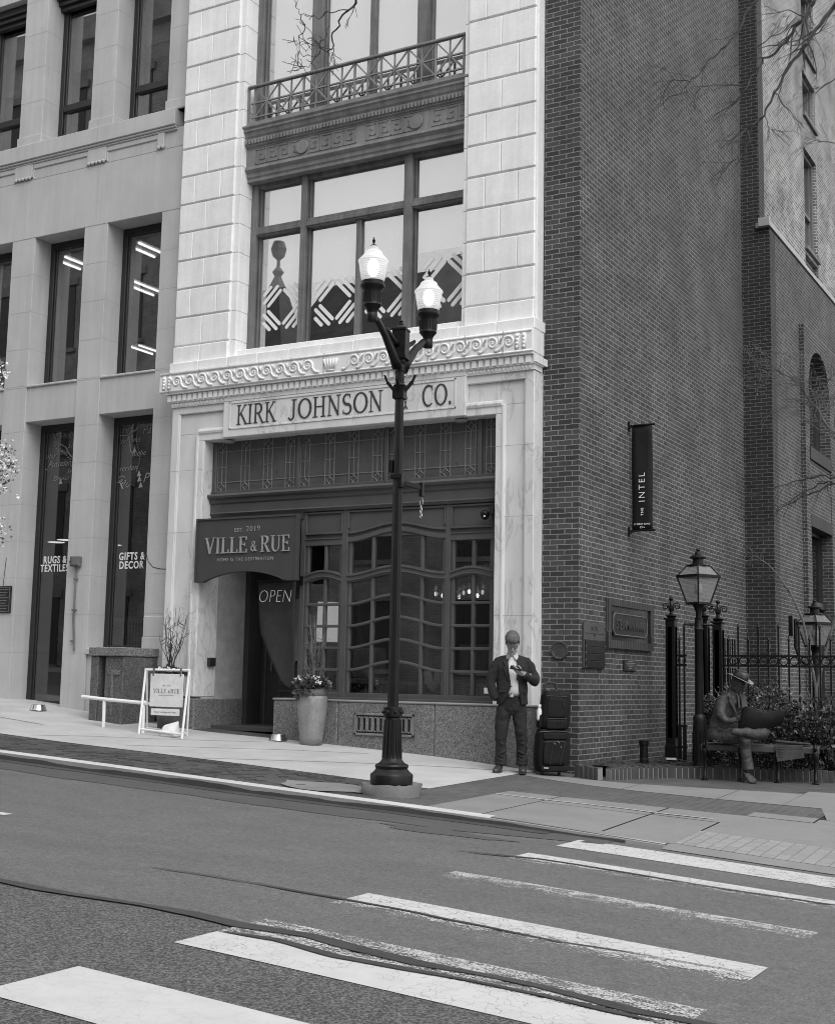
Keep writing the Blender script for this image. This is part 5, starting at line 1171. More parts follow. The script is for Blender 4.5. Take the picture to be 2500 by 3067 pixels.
# things inside the shop
fl2 = thing('floor_lamp', 'lamp with a big white drum shade behind the left shop window', 'lamp', (-3.98, .75, .46))
a = PY(965, 1860, .75); b = MB(); b.smooth = True; b.lathe([(.33, -.32), (.31, .27)], (a.x, .75, a.z), 28, caps=False); k = emit('lamp_shade', .35, .8); b.build('lamp_shade', M['lamp_shade'], fl2)
b = MB(); b.lathe([(.12, .46-a.z), (.02, .5-a.z), (.02, .3)], (a.x, .75, a.z), 12); b.build('stand', M['wood_dark'], fl2)
ch = thing('chandelier', 'chandelier of glass jars with small bulbs inside the right shop window', 'chandelier', (-1.6, 1.2, 2.2))
emit('small_bulb', 2.2); rnd = random.Random(4)
hb = MB(); jb = MB(); bl = MB()
for u, v in ((1305, 1775), (1325, 1780), (1375, 1783), (1388, 1772), (1405, 1768), (1430, 1780), (1445, 1770)):
    Y = 1.2+rnd.uniform(-.25, .25); p = PY(u, v, Y); jb.lathe([(.05, -.09), (.10, -.09), (.105, .05), (.07, .10), (.06, .12)], p, 12, caps=False); bl.sphere(p+Vector((0, 0, -.02)), .022, 8, 6, 1.6); hb.tube([p+Vector((0, 0, .12)), (p.x, p.y, 3.4)], .006, 4)
jb.build('glass_jar', M['lantern_glass'], ch, smooth=True); bl.build('bulb', M['small_bulb'], ch); hb.build('cord', M['frame_dark'], ch)
tw_ = thing('towels', 'pale towels looped over a rack inside the shop window', 'towels', (-2.1, .4, 1.0))
for k in range(4):
    a0 = PY(1275+12*k, 2010, .38); b = MB(); w = .055
    pts = [PY(1272+5*k, 2012, .38), PY(1276+6*k, 2045, .36), PY(1292+3*k, 2070, .36), PY(1300+4*k, 2050, .37), PY(1306+4.5*k, 2012, .38)]
    b.tube(pts, [.03, .035, .03, .035, .03], 6, .4); b.build('towel', M['fabric_light'], tw_, smooth=True)
b = MB(); a, c = PY(1255, 2012, .4), PY(1345, 2012, .4); b.tube([a, c], .012, 6); b.build('rack', M['wood_dark'], tw_)
def chairlike(name, label, u, v, Y, s=1):
    a = PY(u, v, Y); t = thing(name, label, 'chair', (a.x, Y, .46)); b = MB(); b.box(a.x-.28, a.x+.28, Y-.25, Y+.3, a.z-.05, a.z+.04); b.build('seat', M['fabric_grey'], t, bevel=.02)
    b = MB(); b.box(a.x-.28, a.x+.28, Y+.24, Y+.32, a.z+.04, a.z+.5); b.build('backrest', M['fabric_grey'], t, bevel=.02)
    for dx in (-.24, .24):
        for dy in (-.2, .25): b = MB(); b.bar((a.x+dx, Y+dy, a.z-.05), (a.x+dx*1.1, Y+dy, .46), .03, .03); b.build('leg', M['wood_mid'], t)
chairlike('lounge_chair', 'upholstered chair inside the middle shop window', 1075, 2040, .9); chairlike('lounge_chair', 'upholstered chair inside the right shop window', 1400, 2035, 1.0)
tb = thing('display_table', 'low wooden display table inside the shop window', 'table', (-2.7, .9, .46)); b = MB(); b.box(-3.3, -2.0, .7, 1.4, 1.12, 1.17); b.build('table_top', M['wood_mid'], tb)
for x in (-3.25, -2.05):
    for y in (.75, 1.35): b = MB(); b.box(x-.03, x+.03, y-.03, y+.03, .46, 1.12); b.build('leg', M['wood_mid'], tb)
# things inside the limestone building's ground floor
sf_ = thing('striped_sofa', 'striped sofa with cushions behind the right ground-floor office window', 'sofa', (-7.7, 1.1, .6))
k = NT('stripe_cloth'); p = k.pos(); w = k.n('ShaderNodeTexWave', bands_direction='X'); w.inputs['Scale'].default_value = 5; k.l(p, w.inputs['Vector']); k.col(k.ramp(w.outputs['Fac'], .55, .75, .05, .22)); k.rough(.9)
zs0 = 1.58
b = MB(); b.box(-8.4, -7.0, .62, 1.5, zs0-.6, zs0+.55); b.build('back', M['stripe_cloth'], sf_, bevel=.08)
for x, dz in ((-8.0, .62), (-7.6, .66), (-7.25, .62)): bq = blob('c', (x, .95, zs0+dz), .26, .12, .2, None, '', '', int(x*10)); bq.build('cushion', M['fabric_grey'] if x > -7.9 else M['fabric_light'], sf_)
rs = thing('rug_stack', 'tall stack of folded rugs behind the left ground-floor office window', 'rugs', (-9.2, 1, .7)); b = MB()
for k in range(24): b.box(-9.35+.02*(k % 3), -8.6, .7, 1.5, .72+.05*k, .762+.05*k)
b.build('rug', M['fabric_grey'], rs); b = MB(); b.loft([((-9.75, .9, 2.02), (.0, .09, 0), (0, 0, .11)), ((-8.6, .9, 2.02), (0, .09, 0), (0, 0, .11))], 14); b.build('rolled_rug', M['fabric_light'], rs)
for u, v, lab in ((168, 1624, 'left'), (196, 1617, 'middle'), (338, 1632, 'right')):
    a = PY(u, v, 1.6); t = thing('pendant_lamp', 'flat pendant lamp hanging behind the ground-floor office glass, %s of three' % lab, 'pendant lamp', a, 'pendant lamps behind the office glass'); b = MB(); b.lathe([(.02, .05), (.16, .02), (.17, .0)], a, 16); b.build('shade', M['frame_dark'], t); b = MB(); b.lathe([(.0, -.005), (.15, -.004), (.15, -.001)], a, 16); b.build('disc', M['disc_light'], t); b = MB(); b.tube([a+Vector((0, 0, .05)), (a.x, a.y, 5.55)], .006, 4); b.build('cord', M['frame_dark'], t)
# ------------------------------------------------------------------ the man with the phone, and his luggage
BK = Vector((fwd.x, fwd.y, 0)).normalized()          # away from the street camera, along the ground
class Loc:
    def __init__(s, base, turn=0):
        s.o = Vector(base); q = Matrix.Rotation(turn, 3, 'Z'); s.a = q @ rt0; s.b = q @ BK
    def __call__(s, x, y, z): return s.o+s.a*x+s.b*y+Vector((0, 0, z))
def limb(mb, P, pts, seg=14, flat=1.0):               # pts: (x,y,z,r) in local space -> tapered round limb
    mb.tube([P(*q[:3]) for q in pts], [q[3] for q in pts], seg, flat)
def hand(mb, P, palm, dirf, side, up_, size=1.0, curl=.6, spread=.012):
    """palm centre, finger direction, side vector (towards the thumb), palm normal; five bent fingers"""
    c = palm; d, s, n = dirf.normalized(), side.normalized(), up_.normalized(); k = size
    mb.loft([(c-d*.05*k, s*.026*k, n*.018*k), (c-d*.02*k, s*.038*k, n*.017*k), (c+d*.02*k, s*.042*k, n*.015*k), (c+d*.045*k, s*.040*k, n*.012*k)], 12, 2.6)
    for i, (off, ln) in enumerate(((.031, .066), (.011, .075), (-.010, .070), (-.029, .055))):
        p0 = c+d*.035*k+s*off*k; p1 = p0+d*ln*.45*k+n*curl*.012*k; p2 = p1+(d*(1-curl*.6)+n*curl)*ln*.34*k; p3 = p2+(d*(1-curl)+n*curl*1.1)*ln*.28*k
        mb.tube([p0, p1, p2, p3], [.0105*k, .0098*k, .0088*k, .0068*k], 8)
    p0 = c-d*.02*k+s*.034*k; p1 = p0+(d*.5+s*.8)*.034*k+n*.008*k; p2 = p1+(d*.9+s*.1)*.032*k+n*.012*k; mb.tube([p0, p1, p2], [.0135*k, .0115*k, .009*k], 8)
MX, MY = -.56, -.80
P = Loc((MX, MY, zs(MX, MY)+.004)); q_ = .00090
E_ = lambda x, y, depth=0: ((x-372)*q_, depth, (2008-y)*q_)      # measured figure outline -> local metres
man = thing('person', 'man in dark blazer, white shirt and jeans looking down at a phone by the doorway', 'person', (MX, MY, zs(MX, MY)))
b = MB(); b.smooth = True               # body: one fused surface
HX = -.008
hc = P(HX, -.035, 1.60)
fwd_h = (-P.b*.80+Vector((0, 0, -.60))).normalized(); up_h = (Vector((0, 0, .80))-P.b*.60).normalized()   # face tipped down
def hp(x, f, u): return hc+P.a*x+fwd_h*f+up_h*u
b.loft([(hp(0, -.015, .118), P.a*.02, fwd_h*.02), (hp(0, -.012, .108), P.a*.05, fwd_h*.06), (hp(0, -.01, .08), P.a*.070, fwd_h*.088), (hp(0, -.008, .04), P.a*.077, fwd_h*.098), (hp(0, 0, 0), P.a*.076, fwd_h*.098), (hp(0, .008, -.04), P.a*.068, fwd_h*.086), (hp(0, .022, -.075), P.a*.057, fwd_h*.068), (hp(0, .04, -.105), P.a*.040, fwd_h*.045), (hp(0, .05, -.118), P.a*.018, fwd_h*.02)], 18, 2.2)
b.tube([hp(0, .088, .012), hp(0, .108, -.022), hp(0, .116, -.040), hp(0, .096, -.048)], [.010, .014, .018, .012], 8)
b.tube([hp(-.055, .078, .02), hp(0, .090, .022), hp(.055, .078, .02)], [.009, .010, .009], 8)
b.tube([hp(-.026, .09, -.072), hp(0, .098, -.070), hp(.026, .09, -.072)], [.006, .009, .006], 6); b.tube([hp(-.02, .09, -.081), hp(0, .096, -.083), hp(.02, .09, -.081)], [.006, .009, .006], 6)
for s in (-1, 1): b.loft([(hp(s*.078, -.005, .03), fwd_h*.016, up_h*.026), (hp(s*.089, -.012, .005), fwd_h*.018, up_h*.034), (hp(s*.084, -.012, -.02), fwd_h*.010, up_h*.016)], 10)
b.tube([P(HX, .02, 1.36), P(HX, .005, 1.44), hc-Vector((0, 0, .06))], [.066, .058, .056], 14)
b.loft([(P(0, .01, .90), P.a*.15, P.b*.10), (P(0, .01, 1.10), P.a*.15, P.b*.10), (P(0, .02, 1.28), P.a*.17, P.b*.10), (P(0, .03, 1.38), P.a*.11, P.b*.07)], 16)
for sx, x1, x2 in ((-1, -.13, -.15), (1, .12, .125)): limb(b, P, [(sx*.08, .02, .92, .08), (x1, .0, .5, .055), (x2, .02, .08, .04)])
limb(b, P, [(-.17, .03, 1.34, .04), (-.245, .02, 1.14, .04), (-.20, -.03, .92, .032)]); limb(b, P, [(.18, .03, 1.33, .04), (.27, .0, 1.15, .038), (.19, -.17, 1.19, .034), (.12, -.215, 1.215, .030)])
hd = (P(.02, -.24, 1.265)-P(.10, -.22, 1.225)).normalized(); palm = P(.072, -.232, 1.232)
hand(b, P, palm, hd, (Vector((0, 0, 1))*.75-P.b*.6), (Vector((0, 0, .7))+P.b*.55), 1.05, .55)
b.build('body', M['skin'], man, remesh=.0055)
b = MB(); b.smooth = True               # hair: cap, sides and back, open over the face
b.loft([(hp(0, -.02, .132), P.a*.03, fwd_h*.03), (hp(0, -.018, .122), P.a*.062, fwd_h*.075), (hp(0, -.014, .09), P.a*.083, fwd_h*.106), (hp(0, -.010, .062), P.a*.087, fwd_h*.112), (hp(0, -.045, .015), P.a*.085, fwd_h*.068), (hp(0, -.06, -.03), P.a*.074, fwd_h*.046), (hp(0, -.058, -.07), P.a*.058, fwd_h*.03)], 20, 2.3)
rnd = random.Random(8)
for k in range(420):
    a = rnd.uniform(0, 6.28); t = .45+.55*rnd.uniform(.0, 1); p0 = hp(.083*math.cos(a)*t, -.014+.108*math.sin(a)*t, .128-.075*t*t); b.tube([p0, p0+P.a*rnd.uniform(-.01, .01)+fwd_h*rnd.uniform(-.01, .03)+up_h*.010], [.0075, .003], 4)
for k in range(46):
    x = -.075+.15*k/45+rnd.uniform(-.004, .004); f0 = .112*math.sqrt(max(0, 1-(x/.09)**2)); b.tube([hp(x*.8, f0*.8-.01, .112), hp(x*.95, f0-.002, .07), hp(x+rnd.uniform(-.01, .012), f0-.004, .050+rnd.uniform(-.006, .012))], [.009, .009, .003], 4)
for s in (-1, 1):
    for k in range(10): b.tube([hp(s*.084, .04-.012*k, .05), hp(s*.083, .035-.012*k, .0-rnd.uniform(-.01, .02))], [.008, .003], 4)
b.build('hair', M['hair'], man)
b = MB()
for s in (-1, 1):
    ring = [hp(s*.034+.026*math.cos(a), .106, .004+.019*math.sin(a)) for a in [2*math.pi*i/14 for i in range(15)]]; b.tube(ring, .0022, 5); b.tube([hp(s*.06, .104, .008), hp(s*.078, .06, .012), hp(s*.082, -.005, .012)], .0022, 5)
b.tube([hp(-.009, .108, .006), hp(.009, .108, .006)], .0022, 5); b.build('glasses', M['frame_dark'], man)
b = MB()
for s in (-1, 1): b.sphere(hp(s*.032, .088, .004), .011, 8, 6)
b.build('eye', M['letter_grey'], man, smooth=True)
b = MB(); b.smooth = True               # shirt
b.loft([(P(.01, .0, .93), P.a*.158, P.b*.118), (P(.01, -.008, 1.02), P.a*.165, P.b*.130), (P(.0, -.005, 1.15), P.a*.165, P.b*.125), (P(0, .005, 1.28), P.a*.172, P.b*.112), (P(0, .02, 1.38), P.a*.13, P.b*.08), (P(HX, .02, 1.42), P.a*.075, P.b*.068), (P(HX, .012, 1.45), P.a*.067, P.b*.064)], 24)
for k in range(7): b.sphere(P(-.002+.002*k, -.115-.006*math.sin(k), 1.34-.062*k), .006, 6, 4)
for s in (-1, 1): b.add([P(HX+s*.012, -.058, 1.435), P(HX+s*.068, -.02, 1.475), P(HX+s*.080, -.055, 1.40), P(HX+s*.04, -.095, 1.385)], [(0, 1, 2, 3), (3, 2, 1, 0)])
b.build('shirt', M['shirt_white'], man)
def shell(mb, rings, th, n=26):         # open-fronted garment: ring=(z, cx, cy, rx, ry, gap0, gap1) angles measured from the front, degrees
    vs = []; L_ = 2*(n+1)
    for z, cx, cy, rx, ry, g0, g1 in rings:
        for off in (0, -th):
            for i in range(n+1):
                a = R(g0+(360-g0+g1)*i/n); vs.append(P(cx+(rx+off)*math.sin(a), cy-(ry+off)*math.cos(a), z))
    fs = []; m = len(rings)
    for r_ in range(m-1):
        for i in range(n):
            A = r_*L_+i; fs.append((A, A+1, A+1+L_, A+L_)); B = r_*L_+n+1+i; fs.append((B+1, B, B+L_, B+1+L_))
        for e in (0, n): A = r_*L_+e; B = r_*L_+n+1+e; fs.append((A, A+L_, B+L_, B) if e == 0 else (B, B+L_, A+L_, A))
    for e in (0, m-1):
        for i in range(n): A = e*L_+i; B = e*L_+n+1+i; fs.append((A, B, B+1, A+1) if e == 0 else (A+1, B+1, B, A))
    mb.add(vs, fs)
b = MB(); b.smooth = True               # jacket
shell(b, [(.835, .0, .0, .192, .145, 34, -50), (.88, .0, .0, .192, .148, 30, -36), (.95, .0, -.005, .190, .152, 27, -20), (1.02, .0, -.008, .190, .152, 24, -12), (1.12, .0, -.005, .188, .145, 18, -10), (1.22, .0, .0, .192, .138, 20, -16), (1.30, .0, .008, .200, .125, 26, -26), (1.36, .0, .018, .19, .10, 36, -38), (1.41, .0, .022, .125, .078, 50, -52), (1.44, HX, .022, .085, .072, 62, -64)], .016)
limb(b, P, [(-.06, .028, 1.405, .045), (-.12, .03, 1.385, .052), (-.175, .03, 1.355, .062), (-.215, .028, 1.30, .068), (-.238, .025, 1.22, .066), (-.262, .02, 1.13, .062), (-.262, .0, 1.05, .060), (-.232, -.02, .95, .058), (-.19, -.035, .895, .055)], 18)
limb(b, P, [(.05, .028, 1.405, .045), (.115, .03, 1.385, .052), (.175, .03, 1.355, .062), (.215, .028, 1.30, .068), (.25, .02, 1.22, .067), (.282, .0, 1.16, .066), (.275, -.04, 1.125, .066), (.225, -.11, 1.15, .058), (.165, -.175, 1.185, .051), (.125, -.21, 1.205, .046)], 18)
crumple(b.build('jacket', M['jacket_cloth'], man, remesh=.008), .022, .085)
b = MB()                                # lapels, pocket flaps, buttons
for s in (-1, 1):
    g_ = 1 if s > 0 else -1
    pts = [P(HX+s*.075, -.030, 1.435), P(HX+s*.118, -.072, 1.365), P(s*.098, -.118, 1.31), P(s*.128, -.112, 1.285), P(s*.062, -.156, 1.12), P(s*.040, -.152, 1.14), P(s*.058, -.128, 1.28), P(HX+s*.052, -.075, 1.385)]
    nv = -P.b*.006; m = len(pts); b.add([p for p in pts]+[p+nv for p in pts], [tuple(range(m)) if s < 0 else tuple(range(m-1, -1, -1)), tuple(range(2*m-1, m-1, -1)) if s < 0 else tuple(range(m, 2*m))]+[(i, (i+1) % m, m+(i+1) % m, m+i) for i in range(m)])
for x in (-.12, .14): b.bar(P(x-.05, -.128, 1.0), P(x+.04, -.138, 1.0), .012, .035)
b.sphere(P(-.022, -.160, 1.055), .009, 6, 4); b.sphere(P(-.03, -.158, .965), .009, 6, 4)
b.build('lapel', M['jacket_cloth'], man)
b = MB(); b.smooth = True               # jeans with creases at knee and hem
b.loft([(P(.0, .01, .70), P.a*.10, P.b*.07), (P(0, .01, .76), P.a*.168, P.b*.115), (P(0, .01, .83), P.a*.178, P.b*.122), (P(0, .005, .90), P.a*.172, P.b*.122), (P(0, .0, .965), P.a*.160, P.b*.120)], 22)
for pts in ([(-.095, .01, .78, .098), (-.125, .0, .62, .088), (-.135, -.012, .48, .078), (-.137, -.005, .42, .073), (-.135, .01, .32, .068), (-.132, .02, .22, .069), (-.135, .012, .165, .077), (-.132, .0, .13, .073), (-.133, .0, .10, .077), (-.133, .0, .085, .06)], [(.085, .01, .78, .098), (.10, .0, .62, .086), (.112, -.012, .48, .076), (.118, -.005, .42, .072), (.125, .01, .32, .066), (.122, .02, .22, .068), (.13, .012, .165, .076), (.126, .0, .13, .072), (.128, .0, .10, .077), (.126, .0, .085, .06)]): limb(b, P, pts, 18)
rnd = random.Random(2)
for cx in (-.135, .122):
    for z in (.5, .455, .41, .36, .24, .20, .15): s = rnd.choice((-1, 1)); b.tube([P(cx-s*.05, -.045, z+.02), P(cx, -.072, z-.005), P(cx+s*.05, -.04, z-.02)], [.006, .013, .006], 6)
crumple(b.build('jeans', M['denim'], man, remesh=.008), .024, .07)
b = MB(); b.loft([(P(0, 0, .925), P.a*.166, P.b*.126), (P(0, 0, .958), P.a*.166, P.b*.127)], 24); b.build('belt', M['leather'], man, smooth=True)
b = MB(); b.box(-.022, .022, -.004, .004, -.02, .02, Matrix.Translation(P(-.015, -.132, .942)) @ Matrix.Rotation(math.atan2(P.a.y, P.a.x), 4, 'Z')); b.build('buckle', M['chrome'], man)
for x, tx in ((-.148, -.06), (.134, -.01)):
    b = MB(); b.smooth = True
    b.loft([(P(x, .07, .045), P.a*.032, Vector((0, 0, .04))), (P(x, .03, .055), P.a*.042, Vector((0, 0, .052))), (P(x+tx*.3, -.05, .048), P.a*.046, Vector((0, 0, .045))), (P(x+tx*.7, -.12, .038), P.a*.048, Vector((0, 0, .034))), (P(x+tx*1.0, -.175, .030), P.a*.038, Vector((0, 0, .024))), (P(x+tx*1.1, -.20, .024), P.a*.016, Vector((0, 0, .012)))], 16, 2.4)
    limb(b, P, [(x, .02, .05, .042), (x, .02, .12, .045)], 14); sh = b.build('shoe', M['leather'], man)
    b = MB(); b.loft([(P(x, .08, .004), P.a*.03, P.b*.01), (P(x, .03, .004), P.a*.044, P.b*.01), (P(x+tx*.5, -.08, .004), P.a*.05, P.b*.01), (P(x+tx*1.05, -.195, .004), P.a*.03, P.b*.01)], 4); b = MB(); b.xy([(p.x, p.y) for p in (P(x-.036, .075, 0), P(x-.046+tx*.3, -.05, 0), P(x-.05+tx*.7, -.12, 0), P(x-.03+tx*1.1, -.20, 0), P(x+.03+tx*1.1, -.20, 0), P(x+.05+tx*.7, -.12, 0), P(x+.046+tx*.3, -.05, 0), P(x+.036, .075, 0))], P(0, 0, 0).z-.004, P(0, 0, 0).z+.016); b.build('sole', M['frame_dark'], sh)
b = MB(); b.box(-.04, .04, -.076, .076, -.005, .005, Matrix.Translation(palm+hd*.05+Vector((0, 0, .026))-P.b*.0) @ Matrix.Rotation(math.atan2(P.a.y, P.a.x), 4, 'Z') @ Matrix.Rotation(R(72), 4, 'Z') @ Matrix.Rotation(R(-30), 4, 'Y') @ Matrix.Rotation(R(10), 4, 'X'))
solo('phone', b, M['iron_black'], 'dark mobile phone held in the standing man\'s left hand', 'phone', bevel=.003)
# luggage
SX_, SY_ = -.16, -.50
P2 = Loc((SX_, SY_, zs(SX_, SY_)), R(12)); k2 = .00092
def rbox(mb, P, cx, cy, cz, w, d, h, lean=0, rr=4.5, n=9):
    rings = []
    for i in range(n):
        t = i/(n-1); e = min(1, math.sin(math.pi*min(max(t, .0), 1))**.25) if 0 < t < 1 else .80
        s = .86+.14*e if 0 < i < n-1 else .84
        rings.append((P(cx+lean*t, cy, cz+h*t), P.a*(w/2*s), P.b*(d/2*s)))
    mb.loft(rings, 28, rr)
case = thing('suitcase', 'black wheeled suitcase with silver zip pulls, standing at the brick corner under a backpack', 'suitcase', (SX_, SY_, zs(SX_, SY_)))
b = MB(); b.smooth = True; rbox(b, P2, 0, 0, .045, .43, .27, .52, .02); b.build('body', M['black_nylon'], case)
b = MB(); b.smooth = True; rbox(b, P2, -.005, -.135, .13, .30, .06, .30, .012, 5); rbox(b, P2, .01, -.125, .44, .32, .06, .085, .0, 5); rbox(b, P2, 0, -.12, .05, .36, .06, .075, .0, 5); b.build('pocket', M['black_nylon'], case)
b = MB()
for pts in ([(-.14, -.17, .41), (.12, -.17, .415)], [(-.03, -.168, .40), (-.07, -.17, .14)], [(.12, -.168, .40), (.06, -.17, .14)]): b.tube([P2(*p) for p in pts], .004, 5)
b.tube([P2(-.19, -.12, .53), P2(0, -.14, .545), P2(.2, -.12, .53)], .006, 6); b.build('piping', M['frame_dark'], case)
b = MB()
for x, z, dx in ((.02, .425, .03), (.045, .405, -.0), (-.02, .405, .02), (.075, .365, -.012)): b.bar(P2(x, -.175, z), P2(x+dx, -.178, z-.022), .008, .006)
b.bar(P2(.19, -.10, .1), P2(.19, -.10, .17), .01, .01); b.build('zip_pull', M['chrome'], case)
b = MB(); c_ = P2(-.115, -.157, .105); b.bar(P2(-.145, -.158, .098), P2(-.085, -.158, .094), .004, .018); b.build('maker_tag', M['letter_grey'], case)
for x in (-.11, .11):
    b = MB(); p = P2(x, .02, .03); b.lathe([(.02, -.015), (.03, -.012), (.03, .012), (.02, .015)], p, 14, Matrix.Rotation(math.atan2(P2.a.y, P2.a.x), 4, 'Z') @ Matrix.Rotation(R(90), 4, 'Y')); b.build('wheel', M['frame_dark'], case)
b = MB()
for x in (-.06, .09): b.tube([P2(x, .10, .52), P2(x, .10, 1.10)], .010, 8)
b.tube([P2(-.065, .10, 1.06), P2(-.06, .10, 1.115), P2(-.035, .10, 1.135), P2(.065, .10, 1.135), P2(.09, .10, 1.115), P2(.095, .10, 1.06)], .018, 8); b.build('handle', M['frame_dark'], case)
bp_ = thing('backpack', 'black backpack with a front pocket stacked upright on the suitcase', 'backpack', P2(0, 0, .56))
P3 = Loc(P2(.03, -.01, .55), R(12))
b = MB(); b.smooth = True; rbox(b, P3, 0, 0, 0, .38, .23, .49, .025, 3.4); b.build('body', M['black_nylon'], bp_)
b = MB(); b.smooth = True; rbox(b, P3, .0, -.105, .02, .27, .05, .11, .0, 5); rbox(b, P3, .0, -.098, .15, .25, .04, .26, .01, 5); rbox(b, P3, -.19, .0, .03, .06, .14, .17, .0, 3); b.build('pocket', M['black_nylon'], bp_)
b = MB()
for pts in ([(-.12, -.125, .145), (.125, -.125, .145)], [(-.13, -.118, .425), (.13, -.118, .42)], [(.10, -.12, .41), (.085, -.125, .30)]): b.tube([P3(*p) for p in pts], .004, 5)
b.bar(P3(.0, -.14, .115), P3(.0, -.142, .095), .006, .005); b.bar(P3(.02, -.14, .115), P3(.02, -.142, .095), .006, .005); b.bar(P3(-.08, -.12, .42), P3(-.085, -.125, .385), .006, .005); b.bar(P3(-.11, -.12, .42), P3(-.115, -.125, .39), .006, .005)
b.tube([P3(.1, .0, .47), P3(.17, .03, .46), P3(.18, .05, .40)], .02, 8); b.tube([P3(-.06, -.02, .478), P3(-.02, -.03, .50), P3(.05, -.02, .482)], .009, 6)
b.build('strap', M['frame_dark'], bp_)
b = MB(); b.tube([P3(-.13, -.04, .47), P3(-.10, -.05, .5), P3(-.07, -.04, .475)], .006, 6); b.build('carabiner', M['chrome'], bp_)
b = MB(); b.smooth = True; c_ = P3(-.20, -.03, .12); b.lathe([(.03, 0), (.034, .02), (.034, .12), (.020, .15), (.020, .16), (.022, .162), (.022, .195), (.0, .197)], c_, 18); solo('water_bottle', b, M['canvas_white'], 'white water bottle in the side pocket of the backpack', 'bottle')
# ------------------------------------------------------------------ little park: planting bed, edging, fence, gas lamp, bench and bronze reader
def ez(x, y): return zs(x, min(y, -.3))
EDGE = [(.10, -.34), (.62, -.50)]
bed_pts = [(.52, -.30), (.66, .15), (.95, .72), (1.47, 1.10), (2.2, 1.32), (2.8, 1.40), (6.0, 1.5)]
bed = MB(); ys_ = lambda x: itp([(.0, .3), (.52, -.30), (.66, .15), (.95, .72), (1.47, 1.10), (2.2, 1.32), (2.8, 1.40), (6.0, 1.5)], x)
xs = fr(.02, 6, 40); rnd = random.Random(9)
bed.sheet(xs, lambda x: fr(max(ys_(x), -.25)+.06 if x > .5 else .0, 9, 18), lambda x, y: ez(x, y)+.10+.03*math.sin(3*x+2*y)+.02*math.sin(7*x-5*y)); tag(bed.build('planting_bed', M['mulch'], None), kind='structure')
b = MB()
for k in range(1500):
    x, y = rnd.uniform(.1, 4.5), rnd.uniform(-.2, 4)
    if y < ys_(x)+.1: continue
    z = ez(x, y)+.12+.03*math.sin(3*x+2*y); a = rnd.uniform(0, 3.14); T = Matrix.Translation((x, y, z)) @ Matrix.Rotation(a, 4, 'Z') @ Matrix.Rotation(rnd.uniform(-.5, .5), 4, 'X'); b.box(-.035, .035, -.008, .008, -.004, .004, T)
tag(b.build('mulch_chips', M['bark'], None), 'dark wood chip mulch under the shrubs behind the bench', 'mulch', kind='stuff')
def edging(pts, label, hgt=.15):
    t = thing('brick_edging', label, 'brick edging', (pts[0][0], pts[0][1], ez(*pts[0]))); L = []; acc = 0
    seg = [(Vector(p), Vector(q)) for p, q in zip(pts, pts[1:])]; rnd = random.Random(len(pts))
    b, m = MB(), MB()
    for p, q in seg:
        d = q-p; n = max(1, int(d.length/.074))
        for i in range(n):
            c = p+d*((i+.5)/n); a = math.atan2(d.y, d.x); z = ez(c.x, c.y); T = Matrix.Translation((c.x, c.y, z)) @ Matrix.Rotation(a, 4, 'Z') @ Matrix.Rotation(rnd.uniform(-.03, .03), 4, 'Y')
            b.box(-.033, .033, -.05, .05, -.04, hgt+rnd.uniform(-.012, .008), T)
        a = math.atan2(d.y, d.x); c = (p+q)/2; T = Matrix.Translation((c.x, c.y, ez(c.x, c.y))) @ Matrix.Rotation(a, 4, 'Z'); m.box(-d.length/2, d.length/2, -.044, .044, -.04, hgt-.02, T)
    b.build('brick', M['brick_edge'], t, bevel=.005); m.build('mortar', M['slab_pale'], t); return t
plain('brick_edge', .05, .85, .3, 3, .2, 50, bump=.2)
edging(bed_pts, 'low curved brick edging of the planting bed behind the bench')
edging([(.10, -.30), (.46, -.42)], 'short loose run of brick edging at the brick building\'s corner')
# standpipe, valve box, paper on the mulch
sp2 = thing('standpipe', 'short black capped pipe standing in the bed by the brick wall', 'pipe', (.28, 1.5, .1))
q = PY(1928, 2300, 1.5); b = MB(); b.lathe([(.055, ez(q.x, 1.5)+.02), (.055, .28), (.06, .28), (.06, .31), (.05, .31), (.05, .44), (.062, .45), (.062, .50), (.04, .505)], (q.x, 1.5, 0), 16)
z1 = hz(2218, q.x, 1.5); b = MB(); b.lathe([(.062, .05), (.062, z1*.45), (.056, z1*.46), (.054, z1*.85), (.066, z1*.87), (.068, z1), (.03, z1+.005)], (q.x, 1.5, 0), 18); b.build('pipe', M['iron_black'], sp2, auto=40)
b = MB()
for z in (z1*.45, z1*.25): b.lathe([(.064, z-.012), (.064, z)], (q.x, 1.5, 0), 18)
b.build('collar', M['frame_dark'], sp2)
q = PY(2015, 2232, 2.2); b = MB(); b.box(-.07, .07, -.05, .05, 0, .02, Matrix.Translation((q.x, 2.1, ez(q.x, 2.1)+.14)) @ Matrix.Rotation(.5, 4, 'Z')); solo('paper_scrap', b, M['canvas_white'], 'small white scrap of paper lying on the mulch by the gate post', 'paper')
